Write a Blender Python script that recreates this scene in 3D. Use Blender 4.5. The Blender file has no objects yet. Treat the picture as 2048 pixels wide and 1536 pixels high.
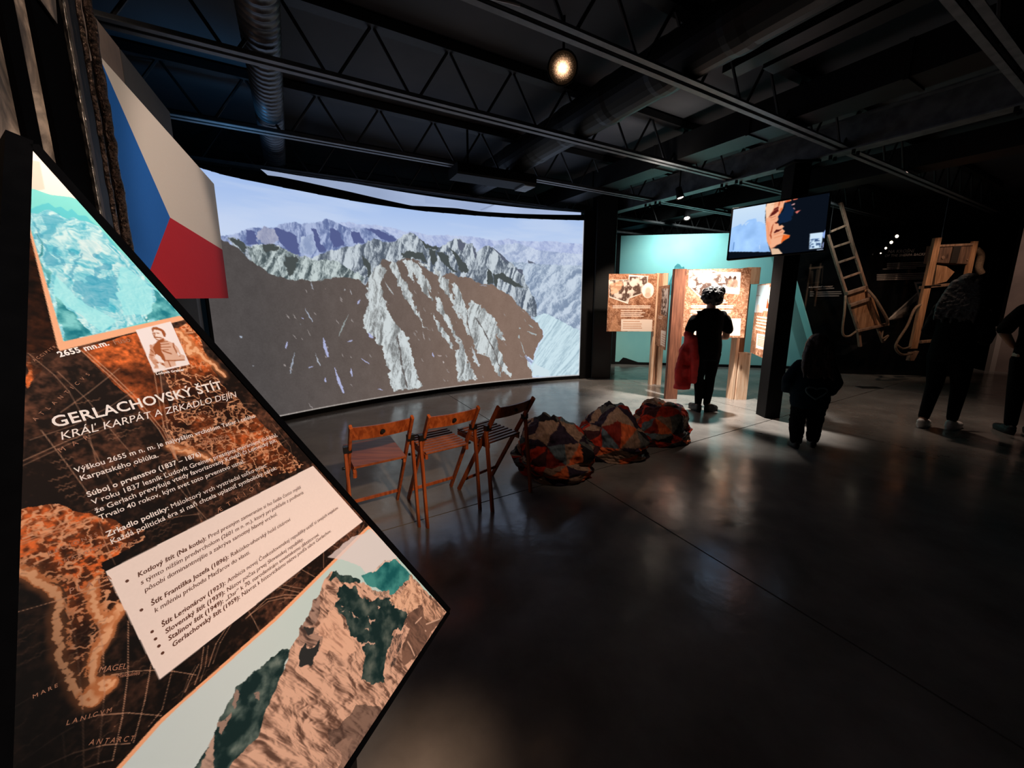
import bpy, bmesh, math, random
import numpy as np
from mathutils import Vector, Matrix

random.seed(7)
S = bpy.context.scene
COL = S.collection
R = math.radians

# ------------------------------------------------------------------ camera, world, lamps, exposure
EYE = 1.5
PITCH = R(10.1)
FOC, CU, CV = 768.0, 1024.0, 732.0          # focal length and principal point on the 2048 x 1536 frame
cd = bpy.data.cameras.new('camera')
cam = bpy.data.objects.new('camera', cd)
COL.objects.link(cam)
cam.location = (0, 0, EYE)
cam.rotation_euler = (R(90) - PITCH, 0, 0)
cd.sensor_width = 36.0
cd.lens = 36.0 * FOC / 2048
cd.shift_y = -(768 - CV) / 2048
cd.clip_start = 0.02
S.camera = cam

S.view_settings.view_transform = 'Standard'
S.view_settings.look = 'None'
S.view_settings.gamma = 1
S.view_settings.exposure = 0
S.view_settings.use_curve_mapping = False

wd = bpy.data.worlds.new('dim_room')
S.world = wd
wd.use_nodes = True
wd.node_tree.nodes['Background'].inputs[0].default_value = (0.30, 0.62, 0.9, 1)
wd.node_tree.nodes['Background'].inputs[1].default_value = 0.0045


def spot(name, loc, aim, energy, color, angle, blend=0.5, size=0.05):
    l = bpy.data.lights.new(name, 'SPOT')
    l.energy = energy
    l.color = color
    l.spot_size = R(angle)
    l.spot_blend = blend
    l.shadow_soft_size = size
    o = bpy.data.objects.new(name, l)
    COL.objects.link(o)
    o.location = loc
    o.rotation_euler = (Vector(aim) - Vector(loc)).to_track_quat('-Z', 'Y').to_euler()
    return o


WARM = (1.0, 0.70, 0.50)
SOFTWARM = (1.0, 0.84, 0.75)
COOL = (0.70, 0.93, 1.0)
spot('lamp_over_board', (1.9, 0.0, 2.5), (-0.50, 0.80, 1.16), 285, SOFTWARM, 36, 0.35)
spot('lamp_over_board_low', (1.7, 0.2, 2.4), (-0.32, 0.85, 0.78), 50, (1.0, 0.62, 0.42), 20, 0.9)
spot('lamp_on_flag', (0.37, 3.12, 3.10), (-1.85, 2.35, 1.9), 90, (1.0, 0.80, 0.70), 38, 0.6)
spot('lamp_on_left_wall', (0.7, 0.5, 2.9), (-1.35, 1.35, 2.25), 115, (1.0, 0.78, 0.64), 50, 0.5)
spot('lamp_mint_wall', (3.42, 7.35, 3.0), (3.75, 8.5, 2.0), 185, (0.90, 1.0, 0.97), 130, 0.9)
spot('lamp_mint_wall_far', (5.2, 6.2, 3.15), (5.5, 8.2, 1.4), 46, (0.85, 1.0, 1.0), 85, 0.9)
spot('lamp_stand_floor', (2.75, 5.22, 2.98), (2.60, 5.10, 0.0), 1250, (1.0, 0.92, 0.85), 62, 0.7)
spot('lamp_stand', (2.95, 5.02, 2.98), (2.9, 5.62, 1.35), 45, (1.0, 0.78, 0.62), 66, 0.6)
spot('lamp_stand_left', (2.0, 5.50, 2.96), (2.05, 6.52, 1.30), 300, (1.0, 0.78, 0.62), 62, 0.6)
spot('lamp_stand_right', (2.62, 5.0, 2.98), (3.3, 5.2, 1.2), 35, (1.0, 0.72, 0.52), 40, 0.6)
spot('lamp_carrier', (6.1, 5.3, 3.1), (6.5, 7.1, 1.25), 62, (1.0, 0.68, 0.48), 50, 0.7)
spot('lamp_carrier_far', (7.2, 5.5, 3.1), (7.6, 7.1, 1.45), 58, (1.0, 0.68, 0.48), 50, 0.7)
spot('lamp_floor', (5.0, 5.1, 3.1), (4.9, 5.4, 0.0), 130, (1.0, 0.72, 0.58), 80, 0.9)
spot('lamp_right_wall', (8.9, 5.6, 3.1), (9.9, 7.6, 1.8), 110, (1.0, 0.74, 0.62), 60, 0.7)
spot('lamp_chairs', (0.75, 0.2, 2.15), (-0.70, 2.35, 0.62), 330, (1.0, 0.66, 0.42), 26, 0.9)
spot('lamp_beanbags', (0.45, 1.7, 2.9), (0.80, 3.42, 0.25), 72, (1.0, 0.74, 0.58), 34, 0.9)

spot('board_top_fill', (1.5, 0.3, 2.9), (-0.86, 0.76, 1.58), 80, (0.95, 1.0, 1.0), 17, 0.8)  # added cool fill that brightens the upper picture

spot('ceiling_fill_warm', (1.75, 4.75, 2.70), (1.85, 5.0, 3.56), 14, (1.0, 0.86, 0.76), 120, 0.9)  # added warm uplight without a fixture, lifts the dark deck
spot('ceiling_fill_blue', (-2.45, 3.75, 2.65), (-2.75, 3.95, 3.56), 9, (0.10, 0.42, 0.85), 125, 0.9)  # added blue fill, stands in for projector scatter on the deck
spot('ceiling_fill_pale_blue', (0.85, 5.0, 2.75), (0.9, 5.15, 3.56), 3.0, (0.45, 0.66, 1.0), 110, 0.9)  # added pale blue fill near the projector, no fixture

# ------------------------------------------------------------------ where a point of the photograph lies in the room
SP, CP = math.sin(PITCH), math.cos(PITCH)
C0 = Vector((0, 0, EYE))


def sight(u, v):
    a, b = (u - CU) / FOC, (v - CV) / FOC
    return Vector((a, CP - b * SP, -SP - b * CP))


def at_z(u, v, z):
    q = sight(u, v)
    return C0 + q * ((z - EYE) / q.z)


def at_y(u, v, y):
    q = sight(u, v)
    return C0 + q * (y / q.y)


def at_plane(u, v, p, n):
    q = sight(u, v)
    return C0 + q * ((Vector(p) - C0).dot(n) / q.dot(n))


# the two directions of the building's grid, seen from above
DA = Vector((0.8695, 0.4939, 0))     # along the joists
DB = Vector((-0.4939, 0.8695, 0))    # along the girder


def grid(a, n, z=0.0):
    return DA * a + DB * n + Vector((0, 0, z))


# ------------------------------------------------------------------ materials
def lin(c):
    c = np.asarray(c, dtype=np.float64) / 255.0
    return np.where(c <= 0.04045, c / 12.92, ((c + 0.055) / 1.055) ** 2.4)


def rgba(c):
    l = lin(c)
    return (float(l[0]), float(l[1]), float(l[2]), 1.0)


def new_mat(name):
    m = bpy.data.materials.new(name)
    m.use_nodes = True
    nt = m.node_tree
    return m, nt, nt.nodes['Principled BSDF']


def mat(name, c, rough=0.6, metal=0.0, c2=None, scale=8.0, stretch=(1, 1, 1), bump=0.0, spec=0.5, detail=6, lo=0.35, hi=0.65, coat=0.0):
    """c mixed with c2 by stretched noise; bump from the same noise"""
    m, nt, b = new_mat(name)
    b.inputs['Base Color'].default_value = rgba(c)
    b.inputs['Roughness'].default_value = rough
    b.inputs['Metallic'].default_value = metal
    b.inputs['Specular IOR Level'].default_value = spec
    b.inputs['Coat Weight'].default_value = coat
    if c2 is not None or bump:
        tc = nt.nodes.new('ShaderNodeTexCoord')
        mp = nt.nodes.new('ShaderNodeMapping')
        mp.inputs['Scale'].default_value = stretch
        nz = nt.nodes.new('ShaderNodeTexNoise')
        nz.inputs['Scale'].default_value = scale
        nz.inputs['Detail'].default_value = detail
        nt.links.new(tc.outputs['Object'], mp.inputs['Vector'])
        nt.links.new(mp.outputs[0], nz.inputs['Vector'])
        if c2 is not None:
            rp = nt.nodes.new('ShaderNodeValToRGB')
            rp.color_ramp.elements[0].position = lo
            rp.color_ramp.elements[1].position = hi
            rp.color_ramp.elements[0].color = rgba(c)
            rp.color_ramp.elements[1].color = rgba(c2)
            nt.links.new(nz.outputs['Fac'], rp.inputs['Fac'])
            nt.links.new(rp.outputs[0], b.inputs['Base Color'])
        if bump:
            bp = nt.nodes.new('ShaderNodeBump')
            bp.inputs['Strength'].default_value = bump
            bp.inputs['Distance'].default_value = 0.02
            nt.links.new(nz.outputs['Fac'], bp.inputs['Height'])
            nt.links.new(bp.outputs[0], b.inputs['Normal'])
    return m


def mat_wood(name, c, c2, knots=True, axis='z', rough=0.5):
    m, nt, b = new_mat(name)
    tc = nt.nodes.new('ShaderNodeTexCoord')
    mp = nt.nodes.new('ShaderNodeMapping')
    mp.inputs['Scale'].default_value = (14, 14, 1.1) if axis == 'z' else (1.1, 14, 14)
    nz = nt.nodes.new('ShaderNodeTexNoise')
    nz.inputs['Scale'].default_value = 3.0
    nz.inputs['Detail'].default_value = 6
    nz.inputs['Distortion'].default_value = 0.6
    rp = nt.nodes.new('ShaderNodeValToRGB')
    rp.color_ramp.elements[0].position = 0.36
    rp.color_ramp.elements[1].position = 0.64
    rp.color_ramp.elements[0].color = rgba(c2)
    rp.color_ramp.elements[1].color = rgba(c)
    L = nt.links.new
    L(tc.outputs['Object'], mp.inputs['Vector'])
    L(mp.outputs[0], nz.inputs['Vector'])
    L(nz.outputs['Fac'], rp.inputs['Fac'])
    if knots:
        m2 = nt.nodes.new('ShaderNodeMapping')
        m2.inputs['Scale'].default_value = (7, 7, 3.2)
        vo = nt.nodes.new('ShaderNodeTexVoronoi')
        vo.inputs['Scale'].default_value = 1.0
        r2 = nt.nodes.new('ShaderNodeValToRGB')
        r2.color_ramp.elements[0].position = 0.07
        r2.color_ramp.elements[1].position = 0.20
        r2.color_ramp.elements[0].color = (0.22, 0.14, 0.10, 1)
        r2.color_ramp.elements[1].color = (1, 1, 1, 1)
        mx = nt.nodes.new('ShaderNodeMix')
        mx.data_type = 'RGBA'
        mx.blend_type = 'MULTIPLY'
        mx.inputs[0].default_value = 0.85
        L(tc.outputs['Object'], m2.inputs['Vector'])
        L(m2.outputs[0], vo.inputs['Vector'])
        L(vo.outputs['Distance'], r2.inputs['Fac'])
        L(rp.outputs[0], mx.inputs[6])
        L(r2.outputs[0], mx.inputs[7])
        L(mx.outputs[2], b.inputs['Base Color'])
    else:
        L(rp.outputs[0], b.inputs['Base Color'])
    bp = nt.nodes.new('ShaderNodeBump')
    bp.inputs['Strength'].default_value = 0.15
    bp.inputs['Distance'].default_value = 0.01
    L(nz.outputs['Fac'], bp.inputs['Height'])
    L(bp.outputs[0], b.inputs['Normal'])
    b.inputs['Roughness'].default_value = rough
    return m


def mat_print(name, rough=0.45, spec=0.25):
    """flat print: the colours sit in the mesh's colour attribute"""
    m, nt, b = new_mat(name)
    at = nt.nodes.new('ShaderNodeAttribute')
    at.attribute_name = 'print'
    nt.links.new(at.outputs['Color'], b.inputs['Base Color'])
    b.inputs['Roughness'].default_value = rough
    b.inputs['Specular IOR Level'].default_value = spec
    return m


def mat_lit(name, strength=1.0, color=None, attr=None):
    """something that gives off light: a screen's picture or a lamp"""
    m = bpy.data.materials.new(name)
    m.use_nodes = True
    nt = m.node_tree
    nt.nodes.clear()
    o = nt.nodes.new('ShaderNodeOutputMaterial')
    e = nt.nodes.new('ShaderNodeEmission')
    e.inputs['Strength'].default_value = strength
    nt.links.new(e.outputs[0], o.inputs['Surface'])
    if attr:
        at = nt.nodes.new('ShaderNodeAttribute')
        at.attribute_name = attr
        nt.links.new(at.outputs['Color'], e.inputs['Color'])
    else:
        e.inputs['Color'].default_value = color
    m.cycles.emission_sampling = 'NONE'
    return m


# ------------------------------------------------------------------ objects
def tag(o, label=None, cat=None, group=None, kind=None):
    if label:
        o['label'] = label
    if cat:
        o['category'] = cat
    if group:
        o['group'] = group
    if kind:
        o['kind'] = kind
    return o


def thing(name, loc, label, cat, group=None):
    o = bpy.data.objects.new(name, None)
    o.empty_display_size = 0.1
    COL.objects.link(o)
    o.location = loc
    return tag(o, label, cat, group)


def top_of(o):
    p = Vector(o.location)
    while o.parent:
        o = o.parent
        p = p + Vector(o.location)
    return p


def link_mesh(name, me, m=None, parent=None, at=None):
    """link a mesh whose points are room coordinates (relative to `at` when given) under its parent"""
    o = bpy.data.objects.new(name, me)
    COL.objects.link(o)
    if m is not None and not me.materials:
        me.materials.append(m)
    if parent is not None:
        o.parent = parent
        o.location = (Vector(at) if at is not None else Vector((0, 0, 0))) - top_of(parent)
    elif at is not None:
        o.location = at
    return o


class MB:
    """collects shapes and links them as one mesh"""

    def __init__(self):
        self.v, self.f = [], []

    def add(self, vs, fs):
        k = len(self.v)
        self.v += [tuple(p) for p in vs]
        self.f += [tuple(i + k for i in f) for f in fs]
        return self

    def prism(self, poly, d):
        """flat polygon (3-D points) pushed by vector d"""
        n = len(poly)
        d = Vector(d)
        vs = [Vector(p) for p in poly] + [Vector(p) + d for p in poly]
        fs = [tuple(range(n))[::-1], tuple(range(n, 2 * n))] + [(i, (i + 1) % n, n + (i + 1) % n, n + i) for i in range(n)]
        return self.add(vs, fs)

    def flat(self, poly):
        return self.add(poly, [tuple(range(len(poly)))])

    def box(self, c, size, ax=None):
        ax = ax or (Vector((1, 0, 0)), Vector((0, 1, 0)), Vector((0, 0, 1)))
        c = Vector(c)
        h = [Vector(ax[i]) * (size[i] / 2) for i in range(3)]
        q = [c - h[0] - h[1] - h[2], c + h[0] - h[1] - h[2], c + h[0] + h[1] - h[2], c - h[0] + h[1] - h[2]]
        return self.prism(q, h[2] * 2)

    def bar(self, a, b, w, t, up=(0, 0, 1), cham=0.0):
        """rectangular bar from a to b: width w across `up`, thickness t along `up`, chamfered edges"""
        a, b = Vector(a), Vector(b)
        d = (b - a).normalized()
        up = Vector(up)
        s = d.cross(up)
        if s.length < 1e-5:
            s = d.cross(Vector((1, 0, 0)))
        s.normalize()
        u = s.cross(d).normalized()
        c = cham or min(w, t) * 0.12
        hw, ht = w / 2, t / 2
        sec = [(-hw + c, -ht), (hw - c, -ht), (hw, -ht + c), (hw, ht - c), (hw - c, ht), (-hw + c, ht), (-hw, ht - c), (-hw, -ht + c)]
        return self.prism([a + s * x + u * y for x, y in sec], b - a)

    def tube(self, pts, rad, seg=8, cap=True):
        pts = [Vector(p) for p in pts]
        rs = rad if isinstance(rad, (list, tuple)) else [rad] * len(pts)
        vs, fs = [], []
        ref = Vector((0.31, 0.17, 0.93))
        for i, p in enumerate(pts):
            d = (pts[min(i + 1, len(pts) - 1)] - pts[max(i - 1, 0)]).normalized()
            x = d.cross(ref)
            if x.length < 1e-3:
                x = d.cross(Vector((1, 0, 0)))
            x.normalize()
            y = d.cross(x)
            for k in range(seg):
                t = 2 * math.pi * k / seg
                vs.append(p + (x * math.cos(t) + y * math.sin(t)) * rs[i])
        for i in range(len(pts) - 1):
            for k in range(seg):
                a, b = i * seg + k, i * seg + (k + 1) % seg
                fs.append((a, b, b + seg, a + seg))
        if cap:
            fs.append(tuple(range(seg))[::-1])
            fs.append(tuple(range((len(pts) - 1) * seg, len(pts) * seg)))
        return self.add(vs, fs)

    def lathe(self, c, axis, prof, seg=20):
        """profile of (distance along axis, radius)"""
        c, axis = Vector(c), Vector(axis).normalized()
        pts = [c + axis * h for h, r in prof]
        x = axis.cross(Vector((0.3, 0.2, 0.9))).normalized()
        y = axis.cross(x)
        vs, fs = [], []
        for (h, r), p in zip(prof, pts):
            for k in range(seg):
                t = 2 * math.pi * k / seg
                vs.append(p + (x * math.cos(t) + y * math.sin(t)) * max(r, 1e-4))
        for i in range(len(prof) - 1):
            for k in range(seg):
                a, b = i * seg + k, i * seg + (k + 1) % seg
                fs.append((a, b, b + seg, a + seg))
        fs.append(tuple(range(seg))[::-1])
        fs.append(tuple(range((len(prof) - 1) * seg, len(prof) * seg)))
        return self.add(vs, fs)

    def mesh(self, name, off=(0, 0, 0), smooth=False):
        me = bpy.data.meshes.new(name)
        o = Vector(off)
        me.from_pydata([Vector(p) - o for p in self.v], [], self.f)
        bm = bmesh.new()
        bm.from_mesh(me)
        bmesh.ops.recalc_face_normals(bm, faces=bm.faces)
        bm.to_mesh(me)
        bm.free()
        if smooth:
            for p in me.polygons:
                p.use_smooth = True
        return me

    def build(self, name, m, parent=None, smooth=False):
        """one mesh object; its own origin at the middle of its foot"""
        vs = self.v
        xs, ys, zs = [p[0] for p in vs], [p[1] for p in vs], [p[2] for p in vs]
        o = Vector(((min(xs) + max(xs)) / 2, (min(ys) + max(ys)) / 2, min(zs)))
        return link_mesh(name, self.mesh(name, o, smooth), m, parent, at=o)


def dup(o, name=None, parent=None, loc=None):
    c = o.copy()
    COL.objects.link(c)
    if parent is not None:
        c.parent = parent
    if loc is not None:
        c.location = loc
    return c


def dup_tree(o, parent=None):
    c = dup(o, parent=parent)
    for ch in list(o.children):
        dup_tree(ch, c)
    return c


# ------------------------------------------------------------------ noise and painting of prints
_TAB = {}


def vn(x, y, seed):
    if seed not in _TAB:
        _TAB[seed] = np.random.RandomState(seed).rand(256, 256).astype(np.float32)
    T = _TAB[seed]
    xi = np.floor(x).astype(np.int32)
    yi = np.floor(y).astype(np.int32)
    fx = (x - xi).astype(np.float32)
    fy = (y - yi).astype(np.float32)
    fx = fx * fx * (3 - 2 * fx)
    fy = fy * fy * (3 - 2 * fy)
    xi &= 255
    yi &= 255
    xj = (xi + 1) & 255
    yj = (yi + 1) & 255
    return (T[yi, xi] * (1 - fx) + T[yi, xj] * fx) * (1 - fy) + (T[yj, xi] * (1 - fx) + T[yj, xj] * fx) * fy


def fbm(x, y, o=5, seed=1, gain=0.5):
    a, s, r = 1.0, 0.0, 0
    for i in range(o):
        r = r + a * vn(x + 17.3 * i, y - 9.1 * i, seed + i)
        s += a
        a *= gain
        x = x * 2.03
        y = y * 2.03
    return r / s


def ridge(x, y, o=5, seed=1):
    a, s, r = 1.0, 0.0, 0
    for i in range(o):
        r = r + a * (1 - np.abs(2 * vn(x + 5.7 * i, y + 3.3 * i, seed + i) - 1))
        s += a
        a *= 0.55
        x = x * 2.07
        y = y * 2.07
    return r / s


def sstep(a, b, x):
    t = np.clip((x - a) / (b - a), 0, 1)
    return t * t * (3 - 2 * t)


class Paint:
    """a grid of colours (sRGB 0-255) over a flat or rolled-out surface, in metres: x to the right, y downwards"""

    def __init__(self, x0, x1, y0, y1, res, col=(128, 128, 128), resy=None):
        self.x0, self.y0, self.res, self.resy = x0, y0, res, resy or res
        self.w = int(round((x1 - x0) / self.res)) + 1
        self.h = int(round((y1 - y0) / self.resy)) + 1
        self.X, self.Y = np.meshgrid(x0 + np.arange(self.w) * self.res, y0 + np.arange(self.h) * self.resy)
        self.X = self.X.astype(np.float32)
        self.Y = self.Y.astype(np.float32)
        self.c = np.zeros((self.h, self.w, 3), np.float32)
        self.c[:] = col

    def sl(self, xs, ys, pad):
        i0 = max(0, int((min(xs) - pad - self.x0) / self.res))
        i1 = min(self.w, int((max(xs) + pad - self.x0) / self.res) + 2)
        j0 = max(0, int((min(ys) - pad - self.y0) / self.resy))
        j1 = min(self.h, int((max(ys) + pad - self.y0) / self.resy) + 2)
        return slice(j0, max(j0, j1)), slice(i0, max(i0, i1))

    def mask(self, poly, warp=0.0, freq=20.0, seed=3, base=None):
        xs, ys = [p[0] for p in base or poly], [p[1] for p in base or poly]
        sl = self.sl(xs, ys, warp + self.res * 2)
        X, Y = self.X[sl], self.Y[sl]
        m = np.zeros(X.shape, bool)
        if X.size == 0:
            return sl, m
        if warp:
            X, Y = (X + warp * 2 * (fbm(X * freq, Y * freq, 4, seed) - 0.5) * 2,
                    Y + warp * 2 * (fbm(X * freq + 31, Y * freq + 7, 4, seed + 9) - 0.5) * 2)
        n = len(poly)
        for i in range(n):
            (xa, ya), (xb, yb) = poly[i], poly[(i + 1) % n]
            if ya == yb:
                continue
            m ^= ((Y < ya) != (Y < yb)) & (X < (xb - xa) * (Y - ya) / (yb - ya) + xa)
        return sl, m

    def poly(self, poly, col, warp=0.0, freq=20.0, seed=3, a=1.0):
        m = 0.0
        for ox, oy in ((-0.25, -0.25), (0.25, -0.25), (-0.25, 0.25), (0.25, 0.25)):
            sl, q = self.mask([(x + ox * self.res, y + oy * self.resy) for x, y in poly], warp, freq, seed, poly)
            m = m + q * 0.25
        k = (m * a)[..., None].astype(np.float32)
        c = col(self.X[sl], self.Y[sl]) if callable(col) else np.array(col, np.float32)
        self.c[sl] = self.c[sl] * (1 - k) + c * k

    def stroke(self, pts, w, col, a=1.0, soft=None):
        col = np.array(col, np.float32)
        soft = soft or self.res * 1.0
        for (xa, ya), (xb, yb) in zip(pts, pts[1:]):
            sl = self.sl((xa, xb), (ya, yb), w + soft * 2)
            X, Y = self.X[sl], self.Y[sl]
            if X.size == 0:
                continue
            dx, dy = xb - xa, yb - ya
            L = dx * dx + dy * dy + 1e-12
            t = np.clip(((X - xa) * dx + (Y - ya) * dy) / L, 0, 1)
            d = np.hypot(X - xa - t * dx, Y - ya - t * dy)
            k = (np.clip((w / 2 + soft / 2 - d) / soft, 0, 1) * a)[..., None]
            self.c[sl] = self.c[sl] * (1 - k) + col * k

    def blob(self, x, y, rx, ry, col, a=1.0, soft=0.3):
        sl = self.sl((x - rx, x + rx), (y - ry, y + ry), self.res * 3)
        X, Y = self.X[sl], self.Y[sl]
        d = np.sqrt(((X - x) / rx) ** 2 + ((Y - y) / ry) ** 2)
        k = (np.clip((1 - d) / soft + 0.5, 0, 1) * a)[..., None]
        self.c[sl] = self.c[sl] * (1 - k) + np.array(col, np.float32) * k

    def mesh(self, name, place, keep=None):
        """place(X, Y) -> arrays of room points; keep: mask of the grid points to use"""
        h, w = self.h, self.w
        P = np.stack(place(self.X, self.Y), -1).reshape(-1, 3)
        j, i = np.mgrid[0:h - 1, 0:w - 1]
        a = (j * w + i).ravel()
        quads = np.stack([a, a + w, a + w + 1, a + 1], 1)
        colr = lin(np.clip(self.c, 0, 255)).reshape(-1, 3)
        if keep is not None:
            k = keep.ravel()
            quads = quads[k[quads].all(1)]
            used = np.unique(quads)
            re = np.full(h * w, -1, np.int64)
            re[used] = np.arange(len(used))
            quads, P, colr = re[quads], P[used], colr[used]
        o = P.mean(0)
        P = P - o
        me = bpy.data.meshes.new(name)
        nv, nq = len(P), len(quads)
        me.vertices.add(nv)
        me.vertices.foreach_set('co', P.astype(np.float32).ravel())
        me.loops.add(nq * 4)
        me.loops.foreach_set('vertex_index', quads.astype(np.int32).ravel())
        me.polygons.add(nq)
        me.polygons.foreach_set('loop_start', np.arange(0, nq * 4, 4, dtype=np.int32))
        me.update(calc_edges=True)
        at = me.color_attributes.new('print', 'FLOAT_COLOR', 'POINT')
        at.data.foreach_set('color', np.concatenate([colr, np.ones((nv, 1))], 1).astype(np.float32).ravel())
        return me, Vector(o)


class Plane:
    """a flat print in the room: origin, right and down directions"""

    def __init__(self, o, ex, ey):
        self.o, self.ex, self.ey = Vector(o), Vector(ex).normalized(), Vector(ey).normalized()
        self.n = self.ex.cross(self.ey).normalized()
        if self.n.dot(C0 - self.o) < 0:
            self.n = -self.n

    def uv(self, u, v):
        p = at_plane(u, v, self.o, self.n) - self.o
        return (p.dot(self.ex), p.dot(self.ey))

    def uvs(self, pts):
        return [self.uv(*p) for p in pts]

    def pt(self, x, y, h=0.0):
        return self.o + self.ex * x + self.ey * y + self.n * h

    def placer(self, h=0.0):
        o = self.o + self.n * h

        def f(X, Y):
            return [o[i] + self.ex[i] * X + self.ey[i] * Y for i in range(3)]
        return f


def zoomed(x0, y0, k, pts):
    return [(x0 + x * k, y0 + y * k) for x, y in pts]


# ------------------------------------------------------------------ lettering (the built-in font)
_texts = []


def letters(text, shear=0.0, fat=0.0):
    cu = bpy.data.curves.new('lettering', 'FONT')
    cu.body = text
    cu.shear = shear
    cu.offset = fat
    cu.resolution_u = 3
    cu.space_character = 1.0 + 2.2 * fat
    cu.fill_mode = 'FRONT'
    o = bpy.data.objects.new('lettering', cu)
    COL.objects.link(o)
    dg = bpy.context.evaluated_depsgraph_get()
    me = bpy.data.meshes.new_from_object(o.evaluated_get(dg))
    n = len(me.vertices)
    co = np.zeros(n * 3, np.float32)
    me.vertices.foreach_get('co', co)
    co = co.reshape(-1, 3)[:, :2]
    faces = [tuple(p.vertices) for p in me.polygons]
    bpy.data.objects.remove(o)
    bpy.data.curves.remove(cu)
    bpy.data.meshes.remove(me)
    return co, faces


def text_on(mb, plane, runs, p0, p1, lift=0.0008, tall=1.0, clip=None):
    """runs: list of (text, shear, fat), set one after the other on the plane from pixel p0 to pixel p1 (base line)"""
    got, x = [], 0.0
    for t, sh, fat in runs:
        co, fs = letters(t, sh, fat)
        w = co[:, 0].max() if len(co) else 0
        lead = len(t) - len(t.lstrip(' '))
        got.append((co + np.array([x, 0]), fs))
        x += w + (0.28 if t.endswith(' ') else 0.0)
    a = Vector(plane.uv(*p0))
    b = Vector(plane.uv(*p1))
    d = b - a
    k = d.length / x
    d.normalize()
    up = Vector((d.y, -d.x))      # y runs downwards on the plane
    for co, fs in got:
        vs = []
        for cx, cy in co:
            q = a + d * float(cx * k) + up * float(cy * k * tall)
            vs.append(plane.pt(q.x, q.y, lift))
        mb.add(vs, fs)
    return k


# ------------------------------------------------------------------ common materials
M_BLACK = mat('black_paint', (10, 10, 11), 0.65, c2=(15, 15, 16), scale=14, bump=0.05, spec=0.15)
M_BLACKMETAL = mat('black_powder_coat', (6, 6, 7), 0.6, c2=(9, 9, 10), scale=40, bump=0.04, spec=0.12)
M_STEEL = mat('dark_steel', (112, 116, 118), 0.5, 0.3, c2=(84, 88, 90), scale=9, bump=0.05)
M_JOIST = mat('grey_painted_steel', (116, 118, 120), 0.5, 0.1, c2=(94, 97, 100), scale=9, bump=0.04)
M_ROD = mat('dark_rod_steel', (20, 21, 22), 0.6, c2=(30, 31, 33), scale=20)
M_DUCT = mat('dark_duct_sheet', (10, 11, 12), 0.5, 0.0, c2=(15, 16, 17), scale=6, bump=0.05, spec=0.3)
M_SPIRAL = mat('galvanised_sheet', (104, 108, 114), 0.4, 0.6, c2=(80, 84, 90), scale=10, bump=0.08)
M_PRINT = mat_print('matt_print', 0.6, 0.06)

# ================================================================== THE ROOM
def mat_floor():
    m, nt, b = new_mat('polished_concrete')
    L = nt.links.new
    geo = nt.nodes.new('ShaderNodeNewGeometry')
    nz = nt.nodes.new('ShaderNodeTexNoise')
    nz.inputs['Scale'].default_value = 1.6
    nz.inputs['Detail'].default_value = 8
    nz.inputs['Roughness'].default_value = 0.62
    rp = nt.nodes.new('ShaderNodeValToRGB')
    rp.color_ramp.elements[0].position = 0.32
    rp.color_ramp.elements[1].position = 0.68
    rp.color_ramp.elements[0].color = rgba((90, 87, 84))
    rp.color_ramp.elements[1].color = rgba((128, 124, 119))
    L(geo.outputs['Position'], nz.inputs['Vector'])
    L(nz.outputs['Fac'], rp.inputs['Fac'])
    L(rp.outputs[0], b.inputs['Base Color'])
    n2 = nt.nodes.new('ShaderNodeTexNoise')
    n2.inputs['Scale'].default_value = 5.0
    n2.inputs['Detail'].default_value = 5
    L(geo.outputs['Position'], n2.inputs['Vector'])
    mr = nt.nodes.new('ShaderNodeMapRange')
    mr.inputs['From Min'].default_value = 0.3
    mr.inputs['From Max'].default_value = 0.7
    mr.inputs['To Min'].default_value = 0.13
    mr.inputs['To Max'].default_value = 0.26
    L(n2.outputs['Fac'], mr.inputs['Value'])
    L(mr.outputs[0], b.inputs['Roughness'])
    bp = nt.nodes.new('ShaderNodeBump')
    bp.inputs['Strength'].default_value = 0.12
    bp.inputs['Distance'].default_value = 0.012
    n3 = nt.nodes.new('ShaderNodeTexNoise')
    n3.inputs['Scale'].default_value = 9.0
    n3.inputs['Detail'].default_value = 3
    L(geo.outputs['Position'], n3.inputs['Vector'])
    L(n3.outputs['Fac'], bp.inputs['Height'])
    L(bp.outputs[0], b.inputs['Normal'])
    b.inputs['Specular IOR Level'].default_value = 0.9
    return m


M_FLOOR = mat_floor()
floor = bpy.data.objects.new('floor', None)
COL.objects.link(floor)
tag(floor, kind='structure')
bed = MB()
bed.prism([(-9, -5, -0.12), (18, -5, -0.12), (18, 16, -0.12), (-9, 16, -0.12)], (0, 0, 0.108))
bed.build('joint_bed', mat('joint_filler', (14, 14, 14), 0.8), floor)
A_J = [2.02 + 3.27 * k for k in range(-3, 6)]
N_J = [2.40 + 3.30 * k for k in range(-3, 4)]
g = 0.005
slab_me = None
for i in range(len(A_J) - 1):
    for j in range(len(N_J) - 1):
        c = grid((A_J[i] + A_J[i + 1]) / 2, (N_J[j] + N_J[j + 1]) / 2)
        if not (-6.5 < c.x < 14.5 and -4 < c.y < 13.5):
            continue
        if slab_me is None:
            b = MB()
            a, n = 3.27 / 2 - g, 3.30 / 2 - g
            b.prism([DA * -a + DB * -n, DA * a + DB * -n, DA * a + DB * n, DA * -a + DB * n], (0, 0, -0.014))
            slab_me = b.mesh('floor_slab')
        link_mesh('floor_slab', slab_me, M_FLOOR, floor, at=c)

# ---- ceiling deck
def mat_deck():
    m = mat('roof_deck_paint', (60, 64, 70), 0.8, c2=(74, 77, 82), scale=1.2, bump=0.1)
    return m


deck = MB()
deck.prism([(-8, -3, 3.56), (16, -3, 3.56), (16, 15, 3.56), (-8, 15, 3.56)], (0, 0, 0.12))
tag(deck.build('ceiling', mat_deck()), kind='structure')

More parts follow.
